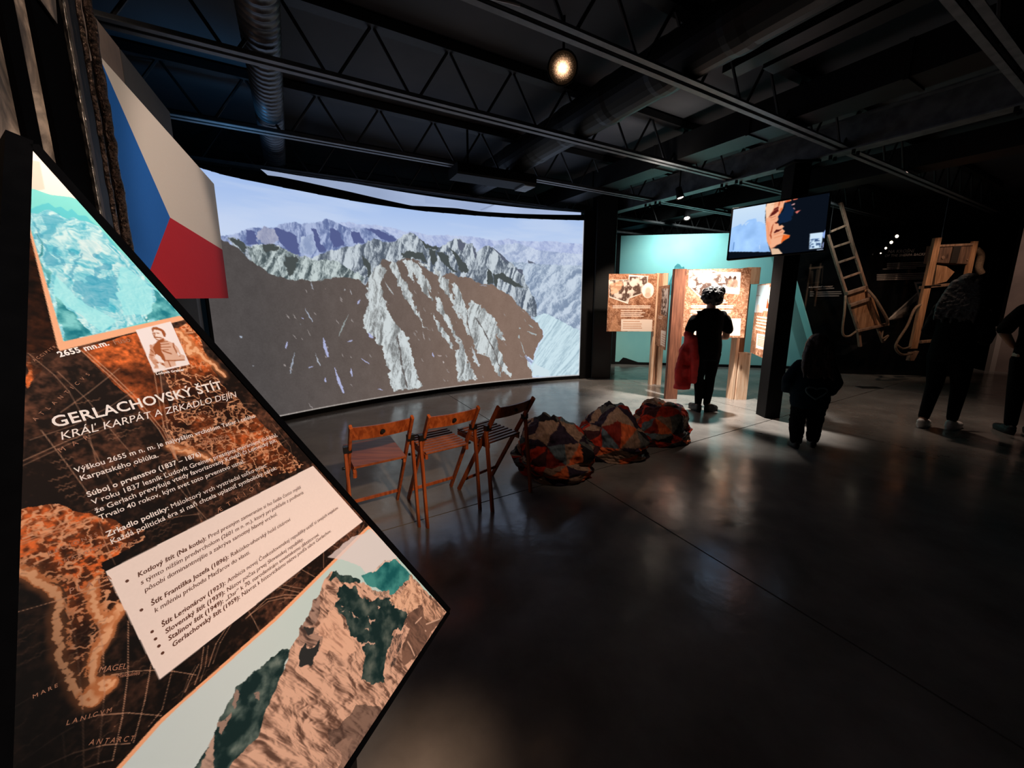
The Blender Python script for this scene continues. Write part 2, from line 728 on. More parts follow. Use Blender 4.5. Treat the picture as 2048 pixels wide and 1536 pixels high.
# ---- far walls
M_DARKWALL = mat('dark_wall_paint', (20, 22, 24), 0.8, c2=(28, 30, 32), scale=2)
w = MB()
w.prism([(-8, 12.2, 0), (16, 12.2, 0), (16, 12.2, 3.56), (-8, 12.2, 3.56)], (0, 0.15, 0))
tag(w.build('wall_back', M_DARKWALL), kind='structure')
w = MB()
w.prism([(14.2, -3, 0), (14.2, 12.2, 0), (14.2, 12.2, 3.56), (14.2, -3, 3.56)], (0.15, 0, 0))
tag(w.build('wall_far_right', M_DARKWALL), kind='structure')

# lit pillar wall at the right
w = MB()
p = [at_z(1984, 742, 0), None]
x0, y0 = p[0].x, p[0].y
w.prism([(x0, y0, 0), (x0 + 2.6, y0 - 1.7, 0), (x0 + 2.6, y0 - 1.7, 3.3), (x0, y0, 3.3)], (0.12, 0.16, 0))
tag(w.build('wall_right', mat('right_wall_plaster', (120, 104, 96), 0.85, c2=(104, 90, 84), scale=3, bump=0.1)), kind='structure')
w = MB()
w.box((x0 - 0.09, y0 - 0.03, 0.46), (0.11, 0.08, 0.92))
tag(w.build('trim_1', mat('pale_trim', (150, 138, 130), 0.7)), kind='structure')

# ---- the left-hand display wall that runs from beside the camera to the big screen
NW = Vector((0.893, 0.4506, 0))
DW = Vector((-0.4506, 0.893, 0))


def on_wall(d, s, z):
    return NW * d + DW * s + Vector((0, 0, z))


def wall_s(u, v, d):
    p = at_plane(u, v, NW * d, NW)
    return p.dot(DW)


def wall_piece(mb, d, s0, s1, z0, z1, t=0.06):
    mb.prism([on_wall(d, s0, z0), on_wall(d, s1, z0), on_wall(d, s1, z1), on_wall(d, s0, z1)], NW * -t)


WD = -0.884
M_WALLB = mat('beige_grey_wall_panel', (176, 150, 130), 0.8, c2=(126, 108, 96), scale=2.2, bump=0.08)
s_seam = wall_s(246, 140, WD)
s_end = wall_s(340, 229, WD)
wl = bpy.data.objects.new('wall_left', None)
COL.objects.link(wl)
tag(wl, kind='structure')
b = MB()
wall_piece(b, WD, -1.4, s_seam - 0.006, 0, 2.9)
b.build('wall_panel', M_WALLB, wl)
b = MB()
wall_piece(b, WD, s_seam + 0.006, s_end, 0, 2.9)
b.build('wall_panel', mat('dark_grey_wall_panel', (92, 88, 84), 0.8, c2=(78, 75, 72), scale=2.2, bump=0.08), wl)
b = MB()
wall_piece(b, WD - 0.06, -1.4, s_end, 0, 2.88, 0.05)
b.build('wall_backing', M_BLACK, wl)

# return piece between the display wall and the screen: catches the blue of the screen
e0 = on_wall(WD, s_end + 0.03, 0)
b = MB()
e1 = Vector((-3.24, 4.13, 0))
q = (e1 - e0).normalized()
nrm = Vector((q.y, -q.x, 0))
b.prism([e0 - nrm * 0.05, e1 - nrm * 0.05, e1 - nrm * 0.05 + Vector((0, 0, 2.82)), e0 - nrm * 0.05 + Vector((0, 0, 2.9))], nrm * -0.05)
tag(b.build('wall_return', mat('grey_return_panel', (128, 130, 134), 0.55, bump=0.05, scale=5)), kind='structure')


# ---- black fins and rock-print panels in front of that wall, beside the camera
def mat_rock():
    m, nt, b = new_mat('rock_print')
    L = nt.links.new
    tc = nt.nodes.new('ShaderNodeTexCoord')
    mp = nt.nodes.new('ShaderNodeMapping')
    mp.inputs['Scale'].default_value = (1, 1, 0.5)
    n1 = nt.nodes.new('ShaderNodeTexNoise')
    n1.inputs['Scale'].default_value = 9
    n1.inputs['Detail'].default_value = 9
    n1.inputs['Roughness'].default_value = 0.62
    n1.inputs['Distortion'].default_value = 0.8
    rp = nt.nodes.new('ShaderNodeValToRGB')
    e = rp.color_ramp.elements
    e[0].position, e[1].position = 0.42, 0.66
    e[0].color = rgba((70, 64, 60))
    e[1].color = rgba((216, 194, 172))
    x = e.new(0.52)
    x.color = rgba((128, 114, 102))
    L(tc.outputs['Object'], mp.inputs[0])
    L(mp.outputs[0], n1.inputs['Vector'])
    L(n1.outputs['Fac'], rp.inputs['Fac'])
    L(rp.outputs[0], b.inputs['Base Color'])
    b.inputs['Roughness'].default_value = 0.7
    return m


M_ROCK = mat_rock()
M_FIN = mat('dead_black_board', (4, 4, 5), 0.9, spec=0.02)
FD = -0.60


def fin(name, u0, u1, v, d, m, label, cat, z1=3.5, z0=0.0, t=0.05, group=None):
    mb = MB()
    wall_piece(mb, d, wall_s(u0, v, d), wall_s(u1, v, d), z0, z1, t)
    return mb.build(name, m, wl)


FB = FD + 0.0
fin('rock_print', -330, 28, 150, FD, M_ROCK, 'tall grey rock-print panel at the left edge of the photo', 'panel')
fin('black_fin', 30, 57, 150, FD + 0.012, M_FIN, 'narrow black upright board left of the narrow brown rock print', 'board')
fin('rock_print', 58, 97, 150, FD, M_ROCK, 'narrow brown rock-print panel between two black upright boards', 'panel')
fin('black_fin', 90, 146, 150, FD + 0.012, M_FIN, 'wide black upright board right of the narrow brown rock print', 'board')
fin('brown_upright_board', 150, 184, 150, FD, mat('dark_brown_board', (58, 48, 43), 0.6, c2=(46, 39, 35), scale=4),
    'dark brown upright board with a shiny edge beside the flag pole', 'board')
# the small rock triangle printed high up
b = MB()
tri = [at_plane(u, v, NW * (FD + 0.018), NW) for u, v in ((73, -6), (107, -6), (111, 47))]
b.prism(tri, NW * 0.004)
b.build('rock_print', M_ROCK, wl)
# thin metal edge strip
b = MB()
s1 = wall_s(150, 150, FD + 0.02)
b.bar(on_wall(FD + 0.02, s1, 0), on_wall(FD + 0.02, s1, 3.5), 0.008, 0.012)
tag(b.build('metal_edge_strip', mat('brushed_edge', (150, 140, 130), 0.3, 0.8, c2=(60, 56, 52), scale=60, stretch=(1, 1, 0.6), bump=0.5)),
    'thin bright metal strip running up the wide black board', 'trim strip')
# wrinkled pole in front of the flag's left end
pole = MB()
s2 = wall_s(199, 150, FD + 0.05)
rng = np.random.RandomState(5)
pts, rad = [], []
for i in range(160):
    z = i * 3.45 / 159
    pts.append(on_wall(FD + 0.05 + 0.0012 * rng.randn(), s2 + 0.0012 * rng.randn(), z))
    rad.append(0.0115 + 0.0016 * rng.rand() + 0.0009 * math.sin(i * 0.9))
pole.tube(pts, rad, 14)
tag(pole.build('wrapped_pole', mat('crinkled_dark_foil', (84, 66, 56), 0.30, 0.8, c2=(22, 18, 16), scale=110, bump=0.7), smooth=True),
    'dark crinkled pole standing against the left end of the flag', 'pole')
pole = MB()
s3 = wall_s(180, 150, FD + 0.03)
pts, rad = [], []
for i in range(160):
    z = i * 3.45 / 159
    pts.append(on_wall(FD + 0.03 + 0.0008 * rng.randn(), s3 + 0.0008 * rng.randn(), z))
    rad.append(0.006 + 0.0015 * rng.rand())
pole.tube(pts, rad, 10)
tag(pole.build('wrapped_pole', mat('crinkled_thin_foil', (120, 100, 88), 0.28, 0.8, c2=(20, 18, 17), scale=110, bump=0.7), smooth=True),
    'thin dark crinkled pole just left of the thicker one by the flag', 'pole')

# ---- flag: three sewn fields
FLD = -0.634
M_FW = mat('flag_white_cloth', (232, 222, 208), 0.85, bump=0.06, scale=60)
M_FB = mat('flag_blue_cloth', (0, 104, 196), 0.85, bump=0.06, scale=60)
M_FR = mat('flag_red_cloth', (196, 4, 30), 0.85, bump=0.06, scale=60)
fc = at_plane(340, 435, NW * FLD, NW)
fs = fc.dot(DW)
f_h = wall_s(196, 108, FLD)
f_f = wall_s(428, 369, FLD)
zb, zt = 1.495, 2.372
zm = (zb + zt) / 2
flag = thing('flag', on_wall(FLD, (f_h + f_f) / 2, zb), 'white, red and blue triangle flag hung flat on the left wall', 'flag')


def fpoly(ps):
    return [on_wall(FLD, s, z) for s, z in ps]


for nm, ps, m in (('white_field', [(f_h, zt), (f_f, zt), (f_f, zm - 0.055), (fs, fc.z)], M_FW),
                  ('red_field', [(f_h, zb), (f_f, zb), (f_f, zm - 0.055), (fs, fc.z)], M_FR),
                  ('blue_field', [(f_h, zb), (f_h, zt), (fs, fc.z)], M_FB)):
    b = MB()
    b.prism(fpoly(ps), NW * -0.012)
    b.build(nm, m, flag)
b = MB()
wall_piece(b, FLD - 0.014, f_h + 0.02, f_f - 0.02, zb + 0.02, zt - 0.02, 0.025)
b.build('backing_board', M_BLACK, flag)
for s_ in (f_h + 0.3, f_f - 0.3):
    b = MB()
    b.bar(on_wall(FLD - 0.02, s_, zm), on_wall(WD, s_, zm), 0.06, 0.06)
    b.build('wall_bracket', M_BLACKMETAL, flag)

# ================================================================== CEILING STEEL
ZB = 3.05          # bottom chords
ZT = 3.47
JOISTS = [0.86, 2.11, 3.34, 4.65, 5.96, 7.22, 8.48]
SKIP = []
names_j = ['roof joist nearest the camera, crossing overhead', 'second roof joist from the camera, on the near side of the warm lamp', 'third roof joist from the camera, just beyond the warm lamp',
           'fourth roof joist from the camera, holding the projector', 'fifth roof joist from the camera, along the top of the curved screen',
           'sixth roof joist from the camera, beyond the curved screen', 'seventh roof joist from the camera, over the mint wall']
A0J, A1J = -3.6, 11.5
NODE = 0.6
rod = None
for n, nm in zip(JOISTS, names_j):
    t = thing('roof_joist', grid((A0J + A1J) / 2, n, ZB), nm, 'joist', 'roof joists under the black ceiling')
    for sd in (-1, 1):
        b = MB()
        cx = n + sd * 0.036
        # steel angle: a flat leg and an upright leg
        b.prism([grid(A0J, cx - 0.024, ZB), grid(A0J, cx + 0.024, ZB), grid(A0J, cx + 0.024, ZB + 0.006), grid(A0J, cx - 0.024, ZB + 0.006)], DA * (A1J - A0J))
        xx = cx - sd * 0.024
        b.prism([grid(A0J, xx, ZB), grid(A0J, xx + sd * 0.006, ZB), grid(A0J, xx + sd * 0.006, ZB + 0.05), grid(A0J, xx, ZB + 0.05)], DA * (A1J - A0J))
        b.build('bottom_chord', M_JOIST, t)
    b = MB()
    b.prism([grid(A0J, n - 0.05, ZT), grid(A0J, n + 0.05, ZT), grid(A0J, n + 0.05, ZT + 0.07), grid(A0J, n - 0.05, ZT + 0.07)], DA * (A1J - A0J))
    b.build('top_chord', M_ROD, t)
    k0 = int((-3.4 - 0.06) / NODE)
    for k in range(k0, 19):
        a = 0.40 + k * NODE + (0.0 if n != 4.65 else 0.3)
        if a > A1J - NODE or a < A0J:
            continue
        if rod is None:
            b = MB()
            b.tube([DA * 0.03 + Vector((0, 0, 0.02)), DA * (NODE / 2 - 0.015) + Vector((0, 0, ZT - ZB))], 0.0125, 6)
            rod = b.mesh('web_rod')
            b = MB()
            b.tube([DA * (NODE / 2 + 0.015) + Vector((0, 0, ZT - ZB)), DA * (NODE - 0.03) + Vector((0, 0, 0.02))], 0.0125, 6)
            rod2 = b.mesh('web_rod')
        link_mesh('web_rod', rod, M_ROD, t, at=grid(a, n, ZB))
        link_mesh('web_rod', rod2, M_ROD, t, at=grid(a, n, ZB))

# girder the joists sit in, running towards the back of the screen
AG = 5.29
t = thing('steel_girder', grid(AG, 1.5, 3.0), 'long steel girder crossing the joists above the monitor', 'girder')
b = MB()
n0, n1 = -3.5, 5.62
for z, hw, th in ((3.02, 0.085, 0.014), (3.33, 0.085, 0.014)):
    b.prism([grid(AG - hw, n0, z), grid(AG + hw, n0, z), grid(AG + hw, n0, z + th), grid(AG - hw, n0, z + th)], DB * (n1 - n0))
b.build('flange', M_STEEL, t)
b = MB()
b.prism([grid(AG - 0.006, n0, 3.034), grid(AG + 0.006, n0, 3.034), grid(AG + 0.006, n0, 3.33), grid(AG - 0.006, n0, 3.33)], DB * (n1 - n0))
b.build('web_plate', M_STEEL, t)
for n in JOISTS[:5]:
    for sd in (-1, 1):
        for dn in (-0.1, 0.1):
            b = MB()
            b.box(grid(AG + sd * 0.05, n + dn, 3.005), (0.025, 0.025, 0.05), (DA, DB, Vector((0, 0, 1))))
            b.build('joist_clip', M_BLACKMETAL, t)

# ducts along the girder direction
def ridged(a, n0, n1, z, r, step, seg=18):
    mb = MB()
    pts, rad = [], []
    n = n0
    while n < n1:
        for dn, dr in ((0, 0), (step * 0.72, 0), (step * 0.80, 0.007), (step * 0.92, 0.007)):
            pts.append(grid(a, n + dn, z))
            rad.append(r + dr)
        n += step
    mb.tube(pts, rad, seg)
    return mb


tag(ridged(2.70, -1.2, 6.3, 3.27, 0.185, 0.6, 24).build('ventilation_duct', M_DUCT, smooth=False), 'thick round black duct threading the joists beside the warm lamp', 'duct', 'ducts')
tag(ridged(-0.02, 1.6, 6.05, 3.24, 0.115, 0.075).build('spiral_duct', M_SPIRAL, smooth=True), 'slim ribbed spiral duct lit blue above the left end of the screen', 'duct', 'ducts')
b = MB()
b.prism([grid(4.10, -1.5, 3.10), grid(4.42, -1.5, 3.10), grid(4.42, -1.5, 3.36), grid(4.10, -1.5, 3.36)], DB * 7.9)
t = thing('rectangular_duct', grid(4.16, 2.4, 3.1), 'flat rectangular black duct between the round duct and the girder', 'duct', 'ducts')
b.build('duct_body', M_DUCT, t)
for k in range(7):
    b = MB()
    n = -1.0 + k * 1.15
    for z0, z1, a0, a1 in ((3.085, 3.10, 4.085, 4.435), (3.10, 3.36, 4.085, 4.10), (3.10, 3.36, 4.42, 4.435)):
        b.prism([grid(a0, n, z0), grid(a1, n, z0), grid(a1, n, z1), grid(a0, n, z1)], DB * 0.03)
    b.build('duct_flange', M_DUCT, t)
# far ducts beyond the girder
b = MB()
b.prism([grid(7.0, -1.5, 3.12), grid(7.4, -1.5, 3.12), grid(7.4, -1.5, 3.40), grid(7.0, -1.5, 3.40)], DB * 9)
tag(b.build('rectangular_duct', M_DUCT), 'flat black duct beyond the girder, over the carrier display', 'duct', 'ducts')
# sloping conduit trays near the top of the picture
for i, (a, n0_, n1_, lb) in enumerate(((3.30, 0.4, 2.2, 'short black cable tray hung right of the round duct, nearer the lens'),
                                       (3.52, 0.3, 2.0, 'short black cable tray hung between round and rectangular ducts'))):
    t = thing('cable_tray', grid(a, (n0_ + n1_) / 2, 3.3), lb, 'cable tray', 'cable trays')
    b = MB()
    b.prism([grid(a - 0.07, n0_, 3.30), grid(a + 0.07, n0_, 3.30), grid(a + 0.07, n0_, 3.31), grid(a - 0.07, n0_, 3.31)], DB * (n1_ - n0_))
    b.build('tray_floor', M_DUCT, t)
    for sd in (-1, 1):
        b = MB()
        b.prism([grid(a + sd * 0.07, n0_, 3.30), grid(a + sd * 0.078, n0_, 3.30), grid(a + sd * 0.078, n0_, 3.36), grid(a + sd * 0.07, n0_, 3.36)], DB * (n1_ - n0_))
        b.build('tray_side', M_DUCT, t)
    for n in (n0_ + 0.2, n1_ - 0.2):
        b = MB()
        b.tube([grid(a, n, 3.31), grid(a, n, 3.56)], 0.006, 6)
        b.build('hanger_rod', M_ROD, t)

# a loose cable sagging along the second joist
b = MB()
pts = []
for i in range(40):
    t_ = i / 39
    a = -0.3 + 1.5 * t_
    pts.append(grid(a, 2.02 + 0.02 * math.sin(t_ * 9), 3.035 - 0.035 * math.sin(t_ * math.pi * 2) ** 2))
b.tube(pts, 0.007, 6)
tag(b.build('loose_cable', mat('grey_cable', (170, 165, 160), 0.4)), 'thin pale cable sagging along the second roof joist', 'cable')


# ================================================================== LAMPS
M_CORE = mat_lit('lamp_core', 24.0, (1.0, 0.84, 0.66, 1))
def mat_lamp_glow(name, loc, r):
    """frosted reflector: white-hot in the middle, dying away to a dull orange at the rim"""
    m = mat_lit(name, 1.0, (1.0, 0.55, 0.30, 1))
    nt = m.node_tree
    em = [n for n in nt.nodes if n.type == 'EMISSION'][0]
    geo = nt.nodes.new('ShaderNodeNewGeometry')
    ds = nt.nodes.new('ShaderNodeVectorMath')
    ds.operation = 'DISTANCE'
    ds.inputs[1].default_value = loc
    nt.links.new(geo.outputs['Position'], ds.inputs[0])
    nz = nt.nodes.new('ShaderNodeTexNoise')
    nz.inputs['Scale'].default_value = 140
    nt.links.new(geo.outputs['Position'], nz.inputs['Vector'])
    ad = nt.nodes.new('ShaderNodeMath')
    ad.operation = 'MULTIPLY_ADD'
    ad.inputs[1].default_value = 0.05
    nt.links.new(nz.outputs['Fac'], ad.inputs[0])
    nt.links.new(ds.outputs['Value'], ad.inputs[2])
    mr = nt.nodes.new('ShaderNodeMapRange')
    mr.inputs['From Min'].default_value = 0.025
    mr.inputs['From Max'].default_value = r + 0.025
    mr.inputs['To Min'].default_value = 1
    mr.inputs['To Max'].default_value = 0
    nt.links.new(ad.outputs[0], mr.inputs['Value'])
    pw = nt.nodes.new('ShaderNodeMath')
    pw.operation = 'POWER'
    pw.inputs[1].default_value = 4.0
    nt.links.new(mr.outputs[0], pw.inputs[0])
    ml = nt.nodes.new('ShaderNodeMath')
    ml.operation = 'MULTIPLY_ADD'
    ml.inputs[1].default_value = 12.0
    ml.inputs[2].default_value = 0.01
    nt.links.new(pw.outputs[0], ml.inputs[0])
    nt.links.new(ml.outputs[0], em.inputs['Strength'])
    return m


def spotlight(loc, aim, label, r=0.05, drop_to=3.56, ln=0.16, big=False):
    loc, aim = Vector(loc), Vector(aim)
    ax = (aim - loc).normalized()
    t = thing('spotlight', loc, label, 'lamp', 'small ceiling spotlights')
    b = MB()
    b.lathe(loc - ax * ln, ax, [(0, r * 0.55), (0.01, r * 0.85), (ln * 0.8, r), (ln, r * 1.15), (ln + 0.004, r * 1.1), (ln - 0.012, r * 0.98)], 20)
    b.build('lamp_head', M_BLACKMETAL, t, smooth=False)
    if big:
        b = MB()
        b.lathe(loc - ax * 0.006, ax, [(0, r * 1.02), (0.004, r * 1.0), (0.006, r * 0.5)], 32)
        b.build('lens', mat_lamp_glow('lamp_glow', loc, r), t)
    else:
        b = MB()
        b.lathe(loc - ax * 0.008, ax, [(0, r * 0.80), (0.004, r * 0.74), (0.010, r * 0.35)], 20)
        b.build('lens', M_CORE, t)
    b = MB()
    m = loc - ax * ln * 0.5
    b.tube([m, Vector((m.x, m.y, drop_to))], 0.010, 8)
    b.build('stem', M_BLACKMETAL, t)
    return t


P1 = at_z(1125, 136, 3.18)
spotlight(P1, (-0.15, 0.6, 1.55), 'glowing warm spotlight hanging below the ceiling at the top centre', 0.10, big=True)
spotlight(at_z(1374, 437, 3.02), (3.1, 6.6, 0.0), 'small spotlight below the girder, over the left end of the mint wall', 0.06, 3.3)
spotlight(at_z(1361, 396, 2.93), (2.9, 5.6, 0.9), 'small spotlight tucked against the underside of the girder', 0.05, 3.56)

# ---- projector slung under the fourth joist
pa, pb = at_z(906, 342, 2.99), at_z(1060, 366, 2.99)
pdv = (pb - pa).normalized()
pnv = Vector((-pdv.y, pdv.x, 0))
pm = (pa + pb) / 2
pl_ = (pb - pa).length
proj = thing('projector', (pm.x, pm.y, 2.92), 'long black projector slung under the joist before the curved screen', 'projector')
up_ = Vector((0, 0, 1))
b = MB()
b.bar(pa, pb, 0.34, 0.13, cham=0.02)
b.build('projector_body', M_BLACKMETAL, proj)
b = MB()
b.lathe(pm + pnv * 0.17, pnv, [(0, 0.055), (0.07, 0.055), (0.075, 0.045)], 18)
b.build('lens_barrel', M_BLACK, proj)
b = MB()
b.bar(pa + pdv * (pl_ - 0.16) - up_ * 0.07, pb - up_ * 0.07, 0.28, 0.03, cham=0.006)
b.build('end_bracket', M_STEEL, proj)
for k in (0.18, 0.82):
    b = MB()
    q = pa + (pb - pa) * k
    b.tube([q + up_ * 0.05, Vector((q.x, q.y, 3.56))], 0.014, 8)
    b.build('hanger_rod', M_BLACKMETAL, proj)
for k in range(6):
    b = MB()
    q = pa + pdv * (0.12 + 0.05 * k) - pnv * 0.172
    b.bar(q - up_ * 0.04, q + up_ * 0.04, 0.012, 0.006, up=pnv)
    b.build('vent_fin', M_BLACK, proj)

# ================================================================== THE CURVED PROJECTION SCREEN
KX, KY, KR = 3.4978, -1.1527, 8.5245


class Roll:
    """the screen rolled out flat: x along the arc from its left end, y down from z = ztop"""

    def __init__(self, r, start, ztop):
        self.r, self.ztop = r, ztop
        self.t0 = math.atan2(start[1] - KY, start[0] - KX)

    def uv(self, u, v):
        q = sight(u, v)
        a = q.x * q.x + q.y * q.y
        b = -2 * (q.x * KX + q.y * KY)
        c = KX * KX + KY * KY - self.r * self.r
        t = (-b + math.sqrt(b * b - 4 * a * c)) / (2 * a)
        p = C0 + q * t
        return ((self.t0 - math.atan2(p.y - KY, p.x - KX)) * self.r, self.ztop - p.z)

    def uvs(self, pts):
        return [self.uv(*p) for p in pts]

    def pt(self, x, z, dr=0.0):
        t = self.t0 - x / self.r
        return Vector((KX + (self.r + dr) * math.cos(t), KY + (self.r + dr) * math.sin(t), z))

    def placer(self):
        def f(X, Y):
            t = self.t0 - X / self.r
            return [KX + self.r * np.cos(t), KY + self.r * np.sin(t), self.ztop - Y]
        return f


scr = Roll(KR, (-3.2, 4.115), 2.90)
LEN = scr.uv(1163, 600)[0]
TOPX, TOPY = zip(*scr.uvs([(385, 330), (450, 350), (560, 373), (700, 400), (850, 422), (1000, 434), (1163, 440)]))
TOPX = (0.0,) + TOPX[1:-1] + (LEN,)


def top_y(x):
    return np.interp(x, TOPX, TOPY)


P = Paint(0, LEN, 0.05, 2.84, LEN / 800, (178, 200, 238), resy=2.79 / 350)
X, Y = P.X, P.Y
# picture-space helper fields
UV = lambda pts: scr.uvs(pts)
ZA = lambda pts: UV(zoomed(420, 420, 0.1953, pts))
ZBB = lambda pts: UV(zoomed(780, 440, 0.1953, pts))
ZC = lambda pts: UV(zoomed(700, 600, 0.2344, pts))
ZL = lambda pts: UV(zoomed(400, 320, 0.3906, pts))

# sky
t = np.clip((Y - 0.1) / 0.65, 0, 1)[..., None]
cl = sstep(0.45, 0.75, fbm(X * 0.8, Y * 5.0, 5, 11))[..., None]
sky_top = np.array([158, 186, 234], np.float32)
sky_low = np.array([198, 214, 242], np.float32)
P.c[:] = sky_top * (1 - t) + sky_low * t
P.c[:] = P.c * (1 - 0.45 * cl) + np.array([204, 216, 240], np.float32) * 0.45 * cl
xr = np.clip(X / LEN, 0, 1)[..., None]
P.c[:] = P.c * (1 - 0.25 * xr) + np.array([206, 222, 240], np.float32) * 0.25 * xr


def rock(light, dark, sx=5.0, sy=3.2, seed=40, gain=3.2, ang=0.35, bias=0.0, mid=None):
    """embossed rock: relief lit from the right"""
    light, dark = np.array(light, np.float32), np.array(dark, np.float32)

    def f(X, Y):
        ca, sa = math.cos(ang), math.sin(ang)
        x = (X * ca + Y * sa) * sx
        y = (-X * sa + Y * ca) * sy
        wx = fbm(x * 1.3, y * 1.3, 4, seed + 50) - 0.5
        h = ridge(x + wx * 0.7, y + wx * 0.7, 6, seed)
        h2 = ridge(x + wx * 0.7 + 0.05, y + wx * 0.7 - 0.03, 6, seed)
        b1 = ridge(x * 0.7 + wx * 0.8, y * 0.45 + wx * 0.5, 2, seed + 70)
        b2 = ridge(x * 0.7 + wx * 0.8 + 0.22, y * 0.45 + wx * 0.5 - 0.05, 2, seed + 70)
        k = np.clip(0.56 + bias + (h - h2) * gain * 0.75 + (b1 - b2) * gain * 0.42 + (fbm(x * 7, y * 7, 3, seed + 20) - 0.5) * 0.5, 0, 1)[..., None]
        k = k * k * (3 - 2 * k)
        return dark * (1 - k) + light * k
    return f


# far hazy ranges
far = ZA([(900, 330), (1310, 130), (1430, 120), (1500, 145), (1680, 150), (1900, 190), (2020, 230)]) + \
    ZBB([(200, 112), (400, 155), (600, 155), (720, 165), (880, 170), (1000, 200), (1080, 215), (1210, 188), (1300, 215), (1540, 220), (1650, 215), (1800, 235), (2000, 245), (2010, 1100), (0, 900)])
P.poly(far, rock((196, 208, 236), (150, 164, 208), 4, 6, 60, 2.0), 0.006, 30)
P.poly(ZBB([(900, 330), (1100, 260), (1300, 240), (1500, 300), (1700, 330), (2000, 350), (2010, 1100), (900, 900)]), rock((202, 214, 234), (148, 164, 198), 5, 5, 63, 3.0, 0.9), 0.01, 20)
P.poly(ZBB([(1180, 420), (1500, 450), (2000, 470), (2010, 1300), (1100, 900)]), rock((198, 212, 228), (128, 146, 172), 6, 5, 66, 4.0, 0.9), 0.01, 20)
# the blue massif on the left
P.poly(ZA([(60, 255), (110, 268), (200, 262), (300, 240), (350, 200), (430, 185), (490, 180), (540, 190), (600, 180), (660, 175), (720, 150), (760, 130), (850, 130), (890, 126),
           (930, 150), (1000, 135), (1060, 135), (1130, 120), (1170, 100), (1220, 90), (1260, 115), (1310, 135), (1360, 170), (1440, 182), (1580, 185), (1700, 200), (1760, 200),
           (1850, 250), (1910, 290), (1890, 400), (1600, 560), (900, 740), (60, 700)]), rock((172, 186, 220), (96, 112, 158), 6, 3, 41, 4.5), 0.008, 25)
SH = (84, 94, 142)
for q in ([(660, 190), (750, 200), (830, 230), (880, 270), (930, 460), (820, 440), (740, 350), (670, 250)], [(1040, 185), (1090, 200), (1130, 330), (1200, 410), (1110, 440), (1080, 330)],
          [(1220, 190), (1310, 200), (1380, 360), (1270, 390), (1230, 300)], [(1440, 220), (1530, 240), (1580, 340), (1470, 350)],
          [(1590, 190), (1720, 200), (1830, 250), (1910, 300), (1880, 330), (1760, 300), (1680, 240)], [(370, 200), (470, 210), (480, 330), (390, 335)], [(400, 330), (490, 330), (490, 370), (380, 350)]):
    P.poly(ZA(q), SH, 0.012, 22)
P.poly(ZA([(490, 200), (660, 185), (690, 330), (640, 360), (500, 330)]), rock((172, 176, 198), (140, 146, 176), 8, 5, 45, 3), 0.03, 18)
P.poly(ZA([(930, 280), (1050, 240), (1090, 400), (1040, 470), (920, 430)]), rock((184, 198, 224), (140, 156, 192), 6, 4, 46, 2.5), 0.01, 25)
# nearer pale crags
P.poly(ZA([(190, 290), (260, 280), (370, 370), (530, 340), (620, 370), (700, 350), (780, 400), (830, 450), (930, 470), (1050, 490), (1200, 425), (1400, 380), (1580, 340), (1700, 288), (1780, 330), (1890, 330),
           (1960, 270), (2060, 230)]) + ZBB([(100, 170), (200, 130), (250, 140), (300, 190), (360, 240), (430, 270), (520, 280), (600, 230), (690, 180), (740, 210), (790, 240), (840, 240), (890, 330),
           (960, 270), (1010, 260), (1100, 320), (1200, 410), (1300, 490), (1360, 520), (1390, 640), (1420, 700), (1500, 850), (1500, 1000), (1000, 900)]) + ZA([(1700, 900), (500, 800)]),
       rock((198, 208, 216), (84, 94, 108), 7, 3.2, 70, 5.4, 0.35, 0.0), 0.012, 25)
P.poly(ZA([(370, 380), (530, 345), (640, 380), (700, 360), (900, 480), (1100, 520), (1250, 500), (1600, 700), (1500, 760), (500, 760)]), rock((196, 208, 208), (72, 84, 88), 8, 4, 75, 4.6, 0.5, 0.02), 0.02, 25)
OL = (72, 78, 78)
for q in ([(760, 470), (900, 460), (880, 600), (860, 650), (800, 690), (770, 560)], [(1550, 470), (1620, 520), (1660, 640), (1610, 700), (1590, 560)], [(540, 360), (640, 350), (700, 400), (560, 420)],
          [(190, 290), (300, 300), (380, 360), (370, 440), (290, 380), (210, 330)], [(1960, 440), (2060, 410), (2060, 520), (1990, 490)]):
    P.poly(ZA(q), OL, 0.016, 22)
for q in ([(150, 320), (340, 335), (370, 420), (390, 450), (280, 400), (200, 375), (110, 392)], [(400, 300), (470, 310), (490, 420), (440, 470), (410, 400)], [(480, 320), (600, 360), (610, 470), (700, 540), (640, 530), (520, 410)],
          [(600, 270), (700, 370), (790, 470), (810, 540), (720, 530), (640, 330)], [(1060, 555), (1150, 540), (1260, 620), (1360, 690), (1420, 700), (1280, 685), (1110, 600), (1090, 690), (1065, 640)],
          [(300, 190), (360, 240), (430, 268), (500, 275), (490, 310), (370, 290)], [(1000, 500), (1040, 540), (1060, 640), (990, 660)]):
    P.poly(ZBB(q), OL, 0.012, 25)
for q in ([(1020, 262), (1120, 330), (1220, 440), (1150, 410), (1120, 350)], [(1290, 490), (1360, 510), (1360, 560), (1310, 530)], [(690, 190), (770, 240), (740, 330), (700, 290)], [(1410, 410), (1500, 450), (1420, 440)], [(840, 250), (890, 350), (880, 410), (850, 320)]):
    P.poly(ZBB(q), (92, 98, 116), 0.008, 25)


# the big brown slope in shade
def slope(X, Y):
    k = np.clip((X - 0.4) / 3.4, 0, 1)[..., None]
    n = (fbm(X * 14, Y * 9, 5, 90) - 0.5)[..., None]
    gr = (vn(X * 90, Y * 90, 93) - 0.5)[..., None]
    return np.array([80, 75, 74], np.float32) * (1 - k) + np.array([132, 110, 98], np.float32) * k + n * 10 + gr * 5


